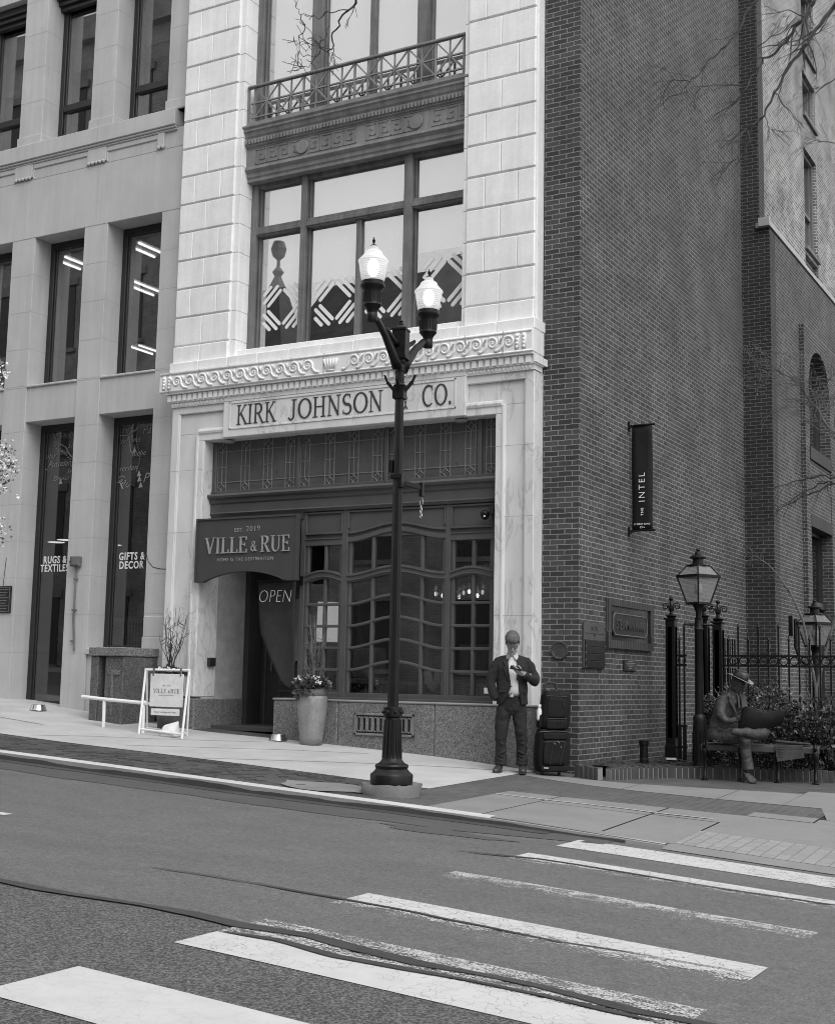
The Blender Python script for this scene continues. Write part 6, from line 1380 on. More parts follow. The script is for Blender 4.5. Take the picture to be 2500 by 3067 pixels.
# ---- iron fence
FY = 2.5
def spikefence(name, label, xa, xb, n, first_tall, Y=FY, ang=0):
    t = thing(name, label, 'fence', (xa, Y, .1)); z0 = ez(xa, Y)+.1
    zt, zb = hz(1965, 1.6, FY), hz(1995, 1.6, FY)
    b = MB()
    for z in (zt, zb, .32, .62): b.box(xa, xb, Y-.012, Y+.012, z-.014, z+.014)
    b.build('rail', M['iron_black'], t)
    dx = (xb-xa)/n
    for k in range(n):
        x = xa+dx*(k+.5); tall = (k % 2 == 0) == first_tall; ztop = hz(1868, 1.6, FY) if tall else hz(1906, 1.6, FY)
        b = MB(); b.box(x-.012, x+.012, Y-.0125, Y+.0125, z0-.05, ztop-.06)
        b.lathe([(.013, ztop-.06), (.024, ztop-.045), (.014, ztop-.03), (.002, ztop+.02)], (x, Y, 0), 8); b.build('picket', M['iron_black'], t)
    b = MB()
    for k in range(n+1):
        x = xa+dx*k; r_ = (zt-zb)/2-.014; c = (zt+zb)/2
        if xa+.02 < x < xb-.02: b.tube([(x+r_*math.cos(a), Y, c+r_*math.sin(a)) for a in [2*math.pi*i/18 for i in range(19)]], .009, 5)
    b.build('ring_row', M['iron_black'], t)
    b = MB()
    for k in range(2*n):
        x = xa+dx*(k+.5)/2; b.box(x-.007, x+.007, Y-.01, Y+.01, z0-.05, .62)
    b.build('short_picket_row', M['iron_black'], t)
def gatepost(u, v, label, Y=FY, w=.068):
    q = PY(u, v+200, Y); x = q.x; zt = hz(v, x, Y); t = thing('gate_post', label, 'gate post', (x, Y, ez(x, Y)+.08))
    b = MB(); b.box(x-w, x+w, Y-w, Y+w, ez(x, Y), zt-.025); b.box(x-w-.012, x+w+.012, Y-w-.012, Y+w+.012, ez(x, Y), .35)
    for s in (-1, 1): b.box(x-w*.5, x+w*.5, Y-w-.008, Y-w, .45, zt-.12); b.box(x+w, x+w+.008, Y-w*.5, Y+w*.5, .45, zt-.12)
    b.box(x-w-.02, x+w+.02, Y-w-.02, Y+w+.02, zt-.025, zt); b.build('shaft', M['iron_black'], t, bevel=.006)
    b = MB(); b.lathe([(.05, zt), (.085, zt+.035), (.06, zt+.05), (.03, zt+.06), (.025, zt+.10), (.04, zt+.12), (.045, zt+.20), (.025, zt+.23), (.018, zt+.25), (.034, zt+.275), (.03, zt+.295), (.004, zt+.305)], (x, Y, 0), 12); f = b.build('finial', M['iron_black'], t, auto=40)
    b = MB()
    for a0 in (0, 90, 180, 270):
        d = Vector((math.cos(R(a0)), math.sin(R(a0)), 0)); pts = []
        for i in range(20):
            th = R(170-i*30); r_ = .055*(1-i/24); pts.append(Vector((x, Y, zt+.17))+d*(.085+r_*math.cos(th))+Vector((0, 0, r_*math.sin(th))))
        b.tube([Vector((x, Y, zt+.12))+d*.03]+pts, .0085, 5)
    b.build('scroll', M['iron_black'], f)
    return x
xp1 = gatepost(2011, 1852, 'black iron gate post with scroll finial nearest the brick wall'); xp3 = gatepost(2152, 1862, 'black iron gate post with scroll finial where the long fence starts')
xp2 = gatepost(2109, 1852, 'black iron gate post with scroll finial half hidden behind the gas lamp', FY+.5)
spikefence('iron_fence', 'black spiked iron fence with a row of rings, running right behind the shrubs', xp3+.075, xp3+4.55, 32, False)
spikefence('iron_fence', 'short black spiked iron fence piece between the brick wall\'s gate post and the gas lamp', xp1+.08, xp2-.10, 2, False)
t = thing('iron_gate', 'open black iron gate leaf seen nearly edge-on between two gate posts', 'gate', (xp3-.10, FY, .1))
b = MB(); gx = xp3-.10
for k in range(9): y = FY+.15+.13*k; b.box(gx-.011, gx+.011, y-.011, y+.011, .2, hz(1906, gx, FY))
b.build('picket', M['iron_black'], t); b = MB()
for z in (hz(1965, gx, FY), hz(1995, gx, FY), .3): b.box(gx-.015, gx+.015, FY+.1, FY+1.3, z-.015, z+.015)
b.build('rail', M['iron_black'], t)
# ---- gas lamps
k = NT('frosted_pane'); k.b.inputs['Base Color'].default_value = g(.34); k.rough(.25); tr_ = k.n('ShaderNodeBsdfTransparent'); mx_ = k.n('ShaderNodeMixShader'); mx_.inputs[0].default_value = .55
k.l(k.b.outputs[0], mx_.inputs[1]); k.l(tr_.outputs[0], mx_.inputs[2]); k.l(mx_.outputs[0], k.out.inputs[0])
def lantern(x, y, z0, h, t, ph=.5, tint='frosted_pane'):
    """six-panel... four-sided tapering lantern: z0 foot of the glass, h glass height"""
    w0, w1 = h*.60, h*1.10; MR = Matrix.Rotation(R(-28), 4, 'Z')
    def cor(w, k): a = math.pi/2*k+math.pi/4; v = MR @ Vector((w*math.cos(a)/.7071*.5*1.0, w*math.sin(a)/.7071*.5, 0)); return Vector((x+v.x, y+v.y, 0))
    up_ = Vector((0, 0, 1)); f = MB(); gl = MB()
    zt = z0+h; zc = zt+h*.40; wc = h*.58
    for k in range(4):
        a0, a1, a2 = cor(w0, k)+up_*z0, cor(w1, k)+up_*zt, cor(wc, k)+up_*zc; b0, b1, b2 = cor(w0, k+1)+up_*z0, cor(w1, k+1)+up_*zt, cor(wc, k+1)+up_*zc
        f.bar(a0, a1, .022, .022); f.bar(a1, a2, .018, .018); f.bar(a1, b1, .03, .035); f.bar(a0, b0, .022, .03); f.bar(a2, b2, .022, .022)
        gl.add([a0, b0, b1, a1], [(0, 1, 2, 3)]); gl.add([a1, b1, b2, a2], [(0, 1, 2, 3)])
    f.lathe([(w0*.75, z0-.015), (w0*.75, z0), (.03, z0)], (x, y, 0), 4, MR, ph=.5)
    f.lathe([(wc*.66, zc), (wc*.56, zc+h*.05), (wc*.36, zc+h*.08), (wc*.34, zc+h*.26), (wc*.52, zc+h*.27), (wc*.54, zc+h*.31), (wc*.42, zc+h*.37), (wc*.22, zc+h*.42), (wc*.18, zc+h*.52), (wc*.08, zc+h*.54), (wc*.14, zc+h*.59), (wc*.1, zc+h*.64), (.004, zc+h*.66)], (x, y, 0), 16)
    fr_ = f.build('lantern', M['iron_black'], t); gl.build('pane', M[tint], fr_)
    m = MB(); m.lathe([(.03, z0), (.012, z0+.02), (.012, z0+h*.35), (.05, z0+h*.38), (.055, z0+h*.62), (.05, z0+h*.72)], (x, y, 0), 12, caps=False); m.build('mantle', M['fabric_light'], fr_, smooth=True)
GX, GY = UX(2092, 1900, 1.55), 1.55
gl_ = thing('gas_lamp_post', 'black fluted post with an old four-sided glass lantern in front of the fence', 'lamp post', (GX, GY, ez(GX, GY)))
zg0, zg1 = hz(1808, GX, GY), hz(1727, GX, GY)
lantern(GX, GY, zg0, zg1-zg0, gl_)
b = MB(); zb = ez(GX, GY); zr1 = hz(1860, GX, GY)
b.lathe([(.10, zb), (.10, zb+.12), (.088, zb+.15), (.088, hz(2190, GX, GY)), (.092, hz(2180, GX, GY)), (.08, hz(2165, GX, GY)), (.088, hz(2150, GX, GY)), (.07, hz(2143, GX, GY)), (.058, hz(2140, GX, GY)), (.052, hz(1890, GX, GY)), (.062, hz(1885, GX, GY)), (.05, hz(1878, GX, GY)), (.05, zr1+.02), (.06, zr1+.03), (.04, zr1+.045), (.042, zg0-.10), (.075, zg0-.03), (.085, zg0-.014)], (GX, GY, 0), 20)
for k in range(12): a = 2*math.pi*k/12; b.tube([(GX+.088*math.cos(a), GY+.088*math.sin(a), zb+.18), (GX+.088*math.cos(a), GY+.088*math.sin(a), hz(2195, GX, GY))], .012, 6)
b.build('post', M['iron_black'], gl_, auto=40)
b = MB(); d = rt0; c = Vector((GX, GY, hz(1871, GX, GY)))
for s in (-1, 1): b.tube([c, c+d*s*.08, c+d*s*.11, c+d*s*.16, c+d*s*.175, c+d*s*.185, c+d*s*.198], [.016, .016, .02, .012, .012, .022, .012], 8)
b.build('ladder_bar', M['iron_black'], gl_, smooth=True)
KX, KY = UX(2440, 1900, 4.4), 4.4
g2 = thing('gas_lamp_post', 'second old glass lantern, seen through the fence pickets at the right edge', 'lamp post', (KX, KY, .1))
za, zb2 = hz(1936, KX, KY), hz(1868, KX, KY); lantern(KX, KY, za, zb2-za, g2)
b = MB(); b.lathe([(.09, .1), (.06, .5), (.05, za-.1), (.075, za-.014)], (KX, KY, 0), 16); b.build('post', M['iron_black'], g2)
t = thing('wall_bracket', 'black pipe and box bracket fixed to the brick wing behind the fence', 'bracket', (1.0, 5.5, 1.5)); a, c = PY(2362, 1845, 6.5), PY(2376, 1905, 6.5)
b = MB(); b.box(a.x, c.x, 6.45, 6.55, c.z, a.z); b.build('box', M['iron_black'], t); p0, p1 = PY(2382, 1855, 6.4), PY(2392, 1965, 6.4); b = MB(); b.tube([p0, (p0.x, 6.4, p1.z+.15), (p1.x+.02, 6.4, p1.z-.05), (p1.x+.14, 6.4, p1.z-.15)], .035, 8); b.build('pipe', M['iron_black'], t)
# ---- wall signs
def plate(name, label, y0, y1, z0, z1, d, mat, cat='plaque', bev=.006):
    t = thing(name, label, cat, (0, (y0+y1)/2, z0)); b = MB(); b.box(0.0015, d, y0, y1, z0, z1); b.build('plate', mat, t, bevel=bev); return t
YX, ZX = (0, 1, 0), (0, 0, 1)
pk = thing('park_sign', 'bronze sign reading STEINMAN PARK set in a projecting soldier-brick frame on the side wall', 'sign', (0, 1.8, 1.7))
b = MB(); b.box(.001, .05, .92, 2.74, 2.255, 2.35); b.box(.001, .05, .92, 2.74, 1.675, 1.785); b.box(.001, .048, .92, 1.035, 1.785, 2.255); b.box(.001, .048, 2.63, 2.74, 1.785, 2.255); b.build('brick_frame', M['brick_soldier'], pk)
b = MB(); b.box(.001, .02, 1.035, 2.63, 1.785, 2.255); b.build('backing', M['iron_black'], pk)
b = MB(); ch_ = .07; poly = [(1.09+ch_, 1.84), (2.50-ch_, 1.84), (2.50, 1.84+ch_), (2.50, 2.18-ch_), (2.50-ch_, 2.18), (1.09+ch_, 2.18), (1.09, 2.18-ch_), (1.09, 1.84+ch_)]
b.yz(poly, .02, .038); plt = b.build('plate', M['plaque_bronze'], pk, bevel=.004)
b = MB(); n = len(poly); cy_, cz_ = 1.795, 2.01
ins = [(cy_+(y-cy_)*.955, cz_+(z-cz_)*.86) for y, z in poly]
for i in range(n): (y0, z0), (y1, z1) = ins[i], ins[(i+1) % n]; b.bar((.04, y0, z0), (.04, y1, z1), .012, .012)
b.build('border', M['frame_grey'], plt)
text('lettering', 'STEINMAN PARK', .20, (.0385, 1.795, 2.0), YX, ZX, M['bronze'], plt, .006, 0, 'CENTER', 1.0, .003, .74)
dr_ = thing('directory_sign', 'dark grey directory board headed INTEL with blank name slats on the brick wall', 'sign', (0, .47, 1.39))
b = MB(); b.box(.0015, .03, .10, .83, 1.39, 1.985); pl_ = b.build('board', M['sign_paint'], dr_, bevel=.004)
for k in range(4): b = MB(); b.box(.031, .042, .12, .82, 1.40+.092*k, 1.484+.092*k); b.build('slat', M['iron_black'], dr_, bevel=.003)
b = MB()
for k in range(5):
    for y in (.13, .81): b.sphere((.044, y, 1.41+.09*k), .009, 6, 4)
b.build('screw', M['chrome'], dr_)
text('lettering', 'INTEL', .085, (.031, .47, 1.905), YX, ZX, M['iron_black'], pl_, .001, 0, 'CENTER', 1.3, 0, .9); b = MB(); b.bar((.0315, .14, 1.845), (.0315, .8, 1.845), .003, .006); b.yz([(.42, 1.842), (.52, 1.842), (.47, 1.80)], .031, .033); b.build('rule', M['iron_black'], pl_)
sp_2 = plate('small_plaque', 'small black plaque with fine text under the park sign', 1.595, 2.085, 1.375, 1.53, .02, M['iron_black'])
b = MB()
for k, w in enumerate((.18, .38, .28, .12, .12)): b.box(.0205, .0215, 1.84-w/2, 1.84+w/2, 1.505-.024*k, 1.511-.024*k)
b.build('raised_text', M['letter_grey'], sp_2)
c = PY(1460+957/4.436, 1860+392/4.436, 0)
md = thing('round_medallion', 'round bronze medallion with wreath border on the brick corner pier', 'plaque', (c.x, 0, c.z-.12))
RX = Matrix.Rotation(R(90), 4, 'X'); b = MB(); b.lathe([(.0, .001), (.122, .001), (.122, .012), (.10, .022), (.088, .014), (.0, .014)], (c.x, 0, c.z), 28, RX); b.build('disc', M['bronze_medal'] if 'bronze_medal' in M else plain('bronze_medal', .06, .65, .35, 30, .3, 60, bump=.4, spec=.2), md, auto=30)
b = MB()
for k in range(22): a = 2*math.pi*k/22; b.sphere((c.x+.108*math.cos(a), -.02, c.z+.108*math.sin(a)), .013, 6, 4)
for k in range(6): b.box(c.x-.05+.008*abs(k-2.5), c.x+.05-.008*abs(k-2.5), -.016, -.014, c.z+.038-.017*k, c.z+.044-.017*k)
b.build('wreath', M['bronze_medal'], md)
bn_ = thing('wall_banner', 'tall black cloth banner reading THE INTEL sideways, on two arms of the side wall', 'banner', (.2, 1.834, 3.35))
b = MB(); BY = 1.834; n = 14
for r_ in range(n+1):
    z = 3.36+(4.87-3.36)*r_/n
    for c_ in range(5): b.v.append(Vector((.05+.305*c_/4, BY+.008*math.sin(r_*.5+c_), z)))
for r_ in range(n):
    for c_ in range(4): b.f.append([r_*5+c_, r_*5+c_+1, r_*5+c_+6, r_*5+c_+5]); b.mi.append(0); b.sm.append(True)
o = b.build('cloth', M['banner_cloth'] if 'banner_cloth' in M else plain('banner_cloth', .012, .8, .1, 5, .1, 200, spec=.3), bn_); m_ = o.modifiers.new('thickness', 'SOLIDIFY'); m_.thickness = .005
text('lettering', 'INTEL', .135, (.205, BY-.014, 3.97), (0, 0, 1), (-1, 0, 0), M['letter_white'], bn_, .001, 0, 'CENTER', 1.35, -.001, .95); text('lettering', 'THE', .05, (.205, BY-.014, 3.62), (0, 0, 1), (-1, 0, 0), M['letter_white'], bn_, .001, 0, 'CENTER', 1.4, .001)
text('lettering', '9 WEST KING', .03, (.205, BY-.014, 3.445), X3, Z3, M['letter_white'], bn_, .001, 0, 'CENTER', 1.35, .001, 1.0)
b = MB(); kx, kz = .21, 3.40; b.tube([(kx-.02+.014*math.cos(a), BY-.014, kz+.014*math.sin(a)) for a in [2*math.pi*i/12 for i in range(13)]], .003, 4); b.tube([(kx-.006, BY-.014, kz), (kx+.035, BY-.014, kz)], .003, 4); b.tube([(kx+.028, BY-.014, kz), (kx+.028, BY-.014, kz-.012)], .003, 4); b.build('key_emblem', M['letter_white'], bn_)
for z in (4.875, 3.355): b = MB(); b.tube([(.0, BY, z), (.40, BY, z)], .014, 8); b.box(.001, .03, BY-.03, BY+.03, z-.08, z+.06); b.bar((.02, BY-.02, z-.05), (.08, BY-.01, z), .02, .02); b.build('arm', M['iron_black'], bn_)
# ---- bench
def bl_(x, y): return G(1960+x/3.215, 2050+y/3.215)
FL, FR = bl_(490, 937), bl_(1555, 962)
FL.y, FR.y = .78, 1.0; FL.x, FR.x = UX(1960+490/3.215, 2050+937/3.215, .78), UX(1960+1555/3.215, 2050+962/3.215, 1.0)
bd = (FR-FL); bd.z = 0; BL = bd.length; bd.normalize(); bk_ = Vector((-bd.y, bd.x, 0)); gz = (ez(FL.x, FL.y)+ez(FR.x, FR.y))/2
BP = lambda s, d, z: Vector((FL.x, FL.y, gz))+bd*s+bk_*d+Vector((0, 0, z))
ben = thing('park_bench', 'dark backless park bench of slats on iron legs, carrying the bronze reader', 'bench', (FL.x, FL.y, gz))
b = MB()
for k in range(6): b.bar(BP(-.04, -.02+.085*k, .435+(.0 if k else -.012)), BP(BL+.04, -.02+.085*k, .435+(.0 if k else -.012)), .07, .03)
b.bar(BP(-.05, -.065, .405), BP(BL+.05, -.065, .405), .03, .085); b.build('seat', M['bench_wood'] if 'bench_wood' in M else plain('bench_wood', .05, .5, .3, 4), ben, bevel=.012)
for s in (0, BL/3, BL*2/3, BL):
    b = MB(); pts = [BP(s, -.08, .40), BP(s, -.03, .30), BP(s, .0, .18), BP(s, -.04, .06), BP(s, -.08, .0)]; b.tube(pts, [.034, .028, .024, .022, .03], 8); b.tube([BP(s, .42, .42), BP(s, .40, .28), BP(s, .36, .15), BP(s, .42, .0)], [.022, .018, .018, .024], 8)
    b.tube([BP(s, -.08, .42), BP(s, .15, .40), BP(s, .44, .42)], .02, 8); b.tube([BP(s, -.02, .26), BP(s, .17, .33), BP(s, .38, .25)], .015, 8); b.box(-.04, .04, -.03, .03, 0, .015, Matrix.Translation(BP(s, -.08, 0))); b.box(-.04, .04, -.03, .03, 0, .015, Matrix.Translation(BP(s, .42, 0)))
    if s in (0, BL): b.tube([BP(s, -.09, .41), BP(s, -.105, .44), BP(s, -.07, .465), BP(s, -.04, .45)], .022, 8)
    b.build('leg', M['iron_black'], ben, smooth=True)
# ---- bronze reader
sx0 = UX(1960+870/3.215, 2050+955/3.215, .66)
SB = Vector((sx0, .66, ez(sx0, .66)+.003)); T = Loc(SB, R(0)); k3 = .00092
def W3(x, y, d=0.0): return ((x-345)*k3, d, (1885-y)*k3)     # measured outline of the statue -> local metres
def LT(mb, pts, seg=14): limb(mb, T, [(*W3(x, y, d), r) for x, y, d, r in pts], seg)
st = thing('bronze_statue', 'bronze statue of a seated man in suit and hat with crossed legs reading a newspaper', 'statue', SB)
b = MB(); b.smooth = True
hx, hy, hd_ = 292, 590, .12; HC = T(*W3(hx, hy, hd_)); fh = (T.a*.62-T.b*.62+Vector((0, 0, -.42))).normalized(); sh_ = (T.a*.70+T.b*.70).normalized(); uh = sh_.cross(fh); uh = uh if uh.z > 0 else -uh
def hq(x, f, u): return HC+sh_*x+fh*f+uh*u
b.loft([(hq(0, -.01, .11), sh_*.03, fh*.03), (hq(0, -.01, .09), sh_*.062, fh*.08), (hq(0, 0, .03), sh_*.075, fh*.098), (hq(0, 0, -.01), sh_*.074, fh*.096), (hq(0, .01, -.055), sh_*.062, fh*.078), (hq(0, .03, -.10), sh_*.038, fh*.045), (hq(0, .038, -.115), sh_*.015, fh*.02)], 16, 2.2)
b.tube([hq(0, .09, .01), hq(0, .116, -.03), hq(0, .094, -.042)], [.011, .018, .011], 8); b.tube([hq(-.03, .092, -.068), hq(0, .1, -.068), hq(.03, .092, -.068)], [.006, .009, .006], 6); b.tube([hq(-.055, .083, .018), hq(0, .099, .02), hq(.055, .083, .018)], [.01, .012, .01], 8)
for s in (-1, 1): b.loft([(hq(s*.076, -.005, .03), fh*.016, uh*.026), (hq(s*.088, -.012, .0), fh*.018, uh*.034), (hq(s*.082, -.012, -.025), fh*.010, uh*.016)], 10)
LT(b, [(255, 760, .20, .06), (272, 680, .16, .055), (285, 630, .13, .05)])
ta, tb_ = (T.a*.80-T.b*.6).normalized(), (T.a*.6+T.b*.80).normalized()   # chest faces right-forward
for_rings = [(110, 1330, .30, .205, .17), (115, 1230, .29, .20, .17), (140, 1090, .26, .185, .155), (175, 950, .23, .195, .155), (205, 830, .21, .21, .15), (228, 750, .205, .20, .12), (245, 700, .20, .11, .075), (255, 672, .19, .06, .055)]
b.loft([(T(*W3(x, y, d)), tb_*rx*-1, ta*ry) for x, y, d, rx, ry in for_rings], 22, 2.3)
LT(b, [(100, 765, .10, .07), (64, 850, .08, .073), (40, 930, .05, .066), (35, 1010, .02, .062), (95, 1075, -.02, .048), (165, 1075, -.05, .040), (205, 1050, -.06, .033)])        # near arm
LT(b, [(345, 765, .32, .055), (400, 850, .30, .055), (430, 940, .24, .05), (480, 1010, .14, .042), (560, 1010, .08, .034)])    # far arm
LT(b, [(120, 1290, .16, .10), (250, 1290, .05, .092), (325, 1290, -.03, .083), (345, 1330, -.03, .076), (355, 1450, .0, .068), (370, 1600, -.02, .064), (388, 1725, -.03, .072)])   # leg on the ground
LT(b, [(200, 1280, .32, .10), (400, 1230, .30, .092), (560, 1210, .20, .082), (645, 1205, .10, .074), (600, 1235, .0, .07), (470, 1245, -.05, .068), (350, 1225, -.085, .066), (300, 1215, -.09, .055)])  # crossed leg
b.loft([(T(*W3(345, 1760, -.03)), T.a*.035, T.b*.04), (T(*W3(365, 1800, -.05)), T.a*.042, T.b*.06), (T(*W3(385, 1850, -.09)), T.a*.05, T.b*.08), (T(*W3(400, 1878, -.11)), T.a*.052, T.b*.09)], 14, 2.4); LT(b, [(370, 1800, -.04, .045), (415, 1855, -.11, .04), (455, 1868, -.15, .026)])
LT(b, [(330, 1215, -.09, .045), (250, 1225, -.12, .048), (170, 1215, -.13, .042), (140, 1205, -.13, .03)])
hdn = (T(*W3(300, 1015, -.09))-T(*W3(225, 1040, -.06))).normalized(); hand(b, T, T(*W3(250, 1035, -.075)), hdn, Vector((0, 0, 1)), -T.b*.9+T.a*.2, 1.1, .35)
hand(b, T, T(*W3(610, 1000, .05)), (T.a*.9+Vector((0, 0, .1))), Vector((0, 0, 1)), -T.b, 1.05, .35)
crumple(b.build('figure', M['bronze'], st, remesh=.007), .018, .07)
b = MB(); b.smooth = True               # jacket skirt, lapels, tie, pocket flap, sole
b.loft([(T(*W3(85, 1345, .24)), T.a*.185, T.b*.16), (T(*W3(95, 1250, .24)), T.a*.165, T.b*.145), (T(*W3(120, 1130, .24)), T.a*.13, T.b*.12)], 18, 2.6)
b.build('coat_skirt', M['bronze'], st)
b = MB()
for pts in ([(150, 690, .045), (120, 720, .04), (150, 770, .02), (135, 800, .02), (245, 985, .06), (250, 960, .07), (200, 780, .05)], [(335, 700, .16), (420, 745, .18), (405, 800, .15), (425, 830, .15), (330, 900, .06), (320, 860, .06)]):
    pp = [T(*W3(x, y, d-.03)) for x, y, d in pts]; nv = -T.b*.012; m = len(pp); b.add(pp+[p+nv for p in pp], [tuple(range(m)), tuple(range(2*m-1, m-1, -1))]+[(i, (i+1) % m, m+(i+1) % m, m+i) for i in range(m)])
b.tube([T(*W3(262, 700, .06)), T(*W3(280, 760, .045)), T(*W3(290, 900, .03))], [.014, .022, .028], 8, .4); b.bar(T(*W3(0, 1180, .06)), T(*W3(75, 1192, .06)), .012, .03); b.build('lapel', M['bronze'], st)
b = MB(); b.smooth = True
HB = hq(0, -.0, .085); tilt = (sh_*.08+fh*-.10+uh).normalized(); e1 = tilt.orthogonal().normalized(); e2 = tilt.cross(e1)
fr2 = fh-tilt*fh.dot(tilt); fr2.normalize(); sd2 = tilt.cross(fr2)
b.loft([(HB-tilt*.012, sd2*.085, fr2*.11), (HB+tilt*.04, sd2*.080, fr2*.104), (HB+tilt*.082, sd2*.066, fr2*.09), (HB+tilt*.102, sd2*.05, fr2*.076), (HB+tilt*.090, sd2*.028, fr2*.05), (HB+tilt*.072, sd2*.008, fr2*.02)], 22); hat = b.build('hat', M['bronze_hat'], st)
b = MB(); b.smooth = True; n = 36
for i in range(n):
    a = 2*math.pi*i/n; ca, sa = math.cos(a), math.sin(a); dip = .018*abs(ca)-.012*max(0, sa)
    for r0, dz in ((.97, -.004), (1.78, dip)): b.v.append(HB+sd2*(.086*ca*r0*1.0)+fr2*(.11*sa*r0*.93)+tilt*dz); b.v.append(HB+sd2*(.086*ca*r0)+fr2*(.11*sa*r0*.93)+tilt*(dz+.006))
for i in range(n):
    j = (i+1) % n; A, B = 4*i, 4*j
    for f in ((A, B, B+2, A+2), (A+1, A+3, B+3, B+1), (A+2, B+2, B+3, A+3), (A, A+1, B+1, B)): b.f.append(list(f)); b.mi.append(0); b.sm.append(True)
b.build('brim', M['bronze_brim'], hat)
b = MB(); top = [(300, 885), (345, 868), (400, 880), (470, 920), (560, 945), (650, 940), (760, 920), (905, 893)]; bot = [(225, 1195), (300, 1185), (390, 1180), (470, 1180), (560, 1185), (650, 1185), (720, 1165), (845, 1110)]
dd = [-.10, -.14, -.15, -.12, -.06, -.04, -.05, -.08]; n = len(top); rows = 6
for i in range(n):
    for r_ in range(rows+1):
        t_ = r_/rows; x = top[i][0]*(1-t_)+bot[i][0]*t_; y = top[i][1]*(1-t_)+bot[i][1]*t_; b.v.append(T(*W3(x, y, dd[i]-.03*math.sin(math.pi*t_)+.05*t_)))
for i in range(n-1):
    for r_ in range(rows): A = i*(rows+1)+r_; b.f.append([A, A+1, A+rows+2, A+rows+1]); b.mi.append(0); b.sm.append(True)
o = b.build('newspaper', M['bronze_dark'], None, sub=1); recentre(o); tag(o, 'dark bronze open newspaper held up by the seated statue', 'newspaper'); m_ = o.modifiers.new('thickness', 'SOLIDIFY'); m_.thickness = .008
np_ = thing('newspaper', 'bronze folded newspaper hanging over the bench\'s front edge', 'newspaper', BP(BL*.73, 0, .45))
def bq(x, y, d): p = bl_(x, 940); s = (UX(1960+x/3.215, 2050+y/3.215, FL.y+(FR.y-FL.y)*.7)-FL.x)/bd.x; return s
s0, s1 = bq(1165, 640, 0), bq(1425, 640, 0)
b = MB(); pts = [(s0, .25, .462), (s1+.02, .22, .468), (s1, -.09, .458), (s0, -.09, .452)]; b.add([BP(*p) for p in pts], [(0, 1, 2, 3)])
zlo0, zlo1 = .452-.155*1.25, .458-.115*1.2; L_ = [(s0, -.095, .452), (s1, -.095, .458), (s1+.02, -.115, zlo1), (s0+.03, -.115, zlo0)]; b.add([BP(*p) for p in L_], [(0, 1, 2, 3)])
o = b.build('sheet', M['bronze'], np_); m_ = o.modifiers.new('thickness', 'SOLIDIFY'); m_.thickness = .012; m_.offset = 0
b = MB()
for k in range(7): z = .45-.02*(k+1); b.bar(BP(s0+.03+.003*k, -.1035-.002*k, z), BP(s1-.01, -.1035-.002*k, z+.008), .003, .006)
b.build('raised_text', M['bronze_dark'], np_)
b = MB(); s2, s3 = bq(1160, 600, 0), bq(1488, 630, 0); b.loft([(BP(s2, .15, .50), bk_*.06, Vector((0, 0, .016))), (BP((s2+s3)/2, .12, .488), bk_*.07, Vector((0, 0, .02))), (BP(s3, .06, .48), bk_*.06, Vector((0, 0, .012)))], 12, 3); solo('newspaper', b, M['bronze'], 'rolled bronze newspaper lying flat along the bench seat', 'newspaper')
# ---- shrubs behind the bench
rnd = random.Random(31)
def shrub(name, label, c, rx, ry, rz, n, size, dark=False):
    t = thing(name, label, 'shrub', (c[0], c[1], ez(c[0], c[1])+.1)); z0 = ez(c[0], c[1])+.08
    b = MB()
    for k in range(16):
        a = rnd.uniform(0, 6.28); e = Vector((c[0]+rx*.8*math.cos(a), c[1]+ry*.8*math.sin(a), z0+rz*rnd.uniform(.8, 2.0))); m = Vector((c[0]+rx*.3*math.cos(a), c[1]+ry*.3*math.sin(a), z0+rz*.5)); b.tube([(c[0]+.05*math.cos(a), c[1]+.05*math.sin(a), z0-.05), m, e], [.012, .008, .003], 5)
    b.build('stem', M['bark'], t)
    cl = [(Vector((rnd.uniform(-.75, .75)*rx, rnd.uniform(-.75, .75)*ry, rnd.uniform(.25, 1.75)*rz)), rnd.uniform(.28, .5)) for _ in range(26)]
    for nm, mat, cnt in (('leaves', 'shrub_leaf', int(n*.72)), ('pale_leaves', 'foliage_shine', int(n*.28))):
        b = MB()
        for _ in range(cnt):
            o, r_ = rnd.choice(cl); p = Vector((rnd.gauss(0, 1), rnd.gauss(0, 1), rnd.gauss(0, 1))).normalized()*r_*rnd.uniform(.55, 1.05); q = Vector((c[0], c[1], z0))+o+Vector((p.x*rx, p.y*ry, p.z*rz))
            if q.z < z0: q.z = z0+rnd.uniform(0, .2)
            d = (p.normalized()+Vector((rnd.uniform(-.8, .8), rnd.uniform(-.8, .8), rnd.uniform(-.2, .9)))).normalized(); s = size*rnd.uniform(.6, 1.3); w = (Quaternion(d, rnd.uniform(0, 6.28)) @ d.orthogonal().normalized())*s*.30
            up2 = d.cross(w).normalized()*s*.08; b.add([q, q+d*s*.45+w+up2, q+d*s, q+d*s*.45-w+up2], [(0, 1, 2, 3)])
        b.build(nm, M[mat], t)
plain('shrub_leaf', .036, .5, .45, 5, .3, 30, spec=.35); plain('foliage_shine', .11, .4, .4, 5, .3, 30, spec=.5)
def uxs(u, Y): return UX(u, 2150, Y)
shrub('leafy_shrub', 'small-leaved evergreen shrub directly behind the statue', (uxs(2270, 1.75), 1.75), .55, .40, .56, 9000, .043)
shrub('leafy_shrub', 'small-leaved evergreen shrub between the lamp post and the statue', (uxs(2140, 1.95), 1.95), .20, .25, .50, 2600, .043)
shrub('leafy_shrub', 'long-leaved evergreen shrub at the right edge behind the bench end', (uxs(2490, 1.8), 1.8), .42, .40, .45, 2600, .075)
shrub('leafy_shrub', 'small-leaved evergreen shrub behind the bench\'s hanging newspaper', (uxs(2395, 1.7), 1.7), .38, .36, .43, 5400, .043)
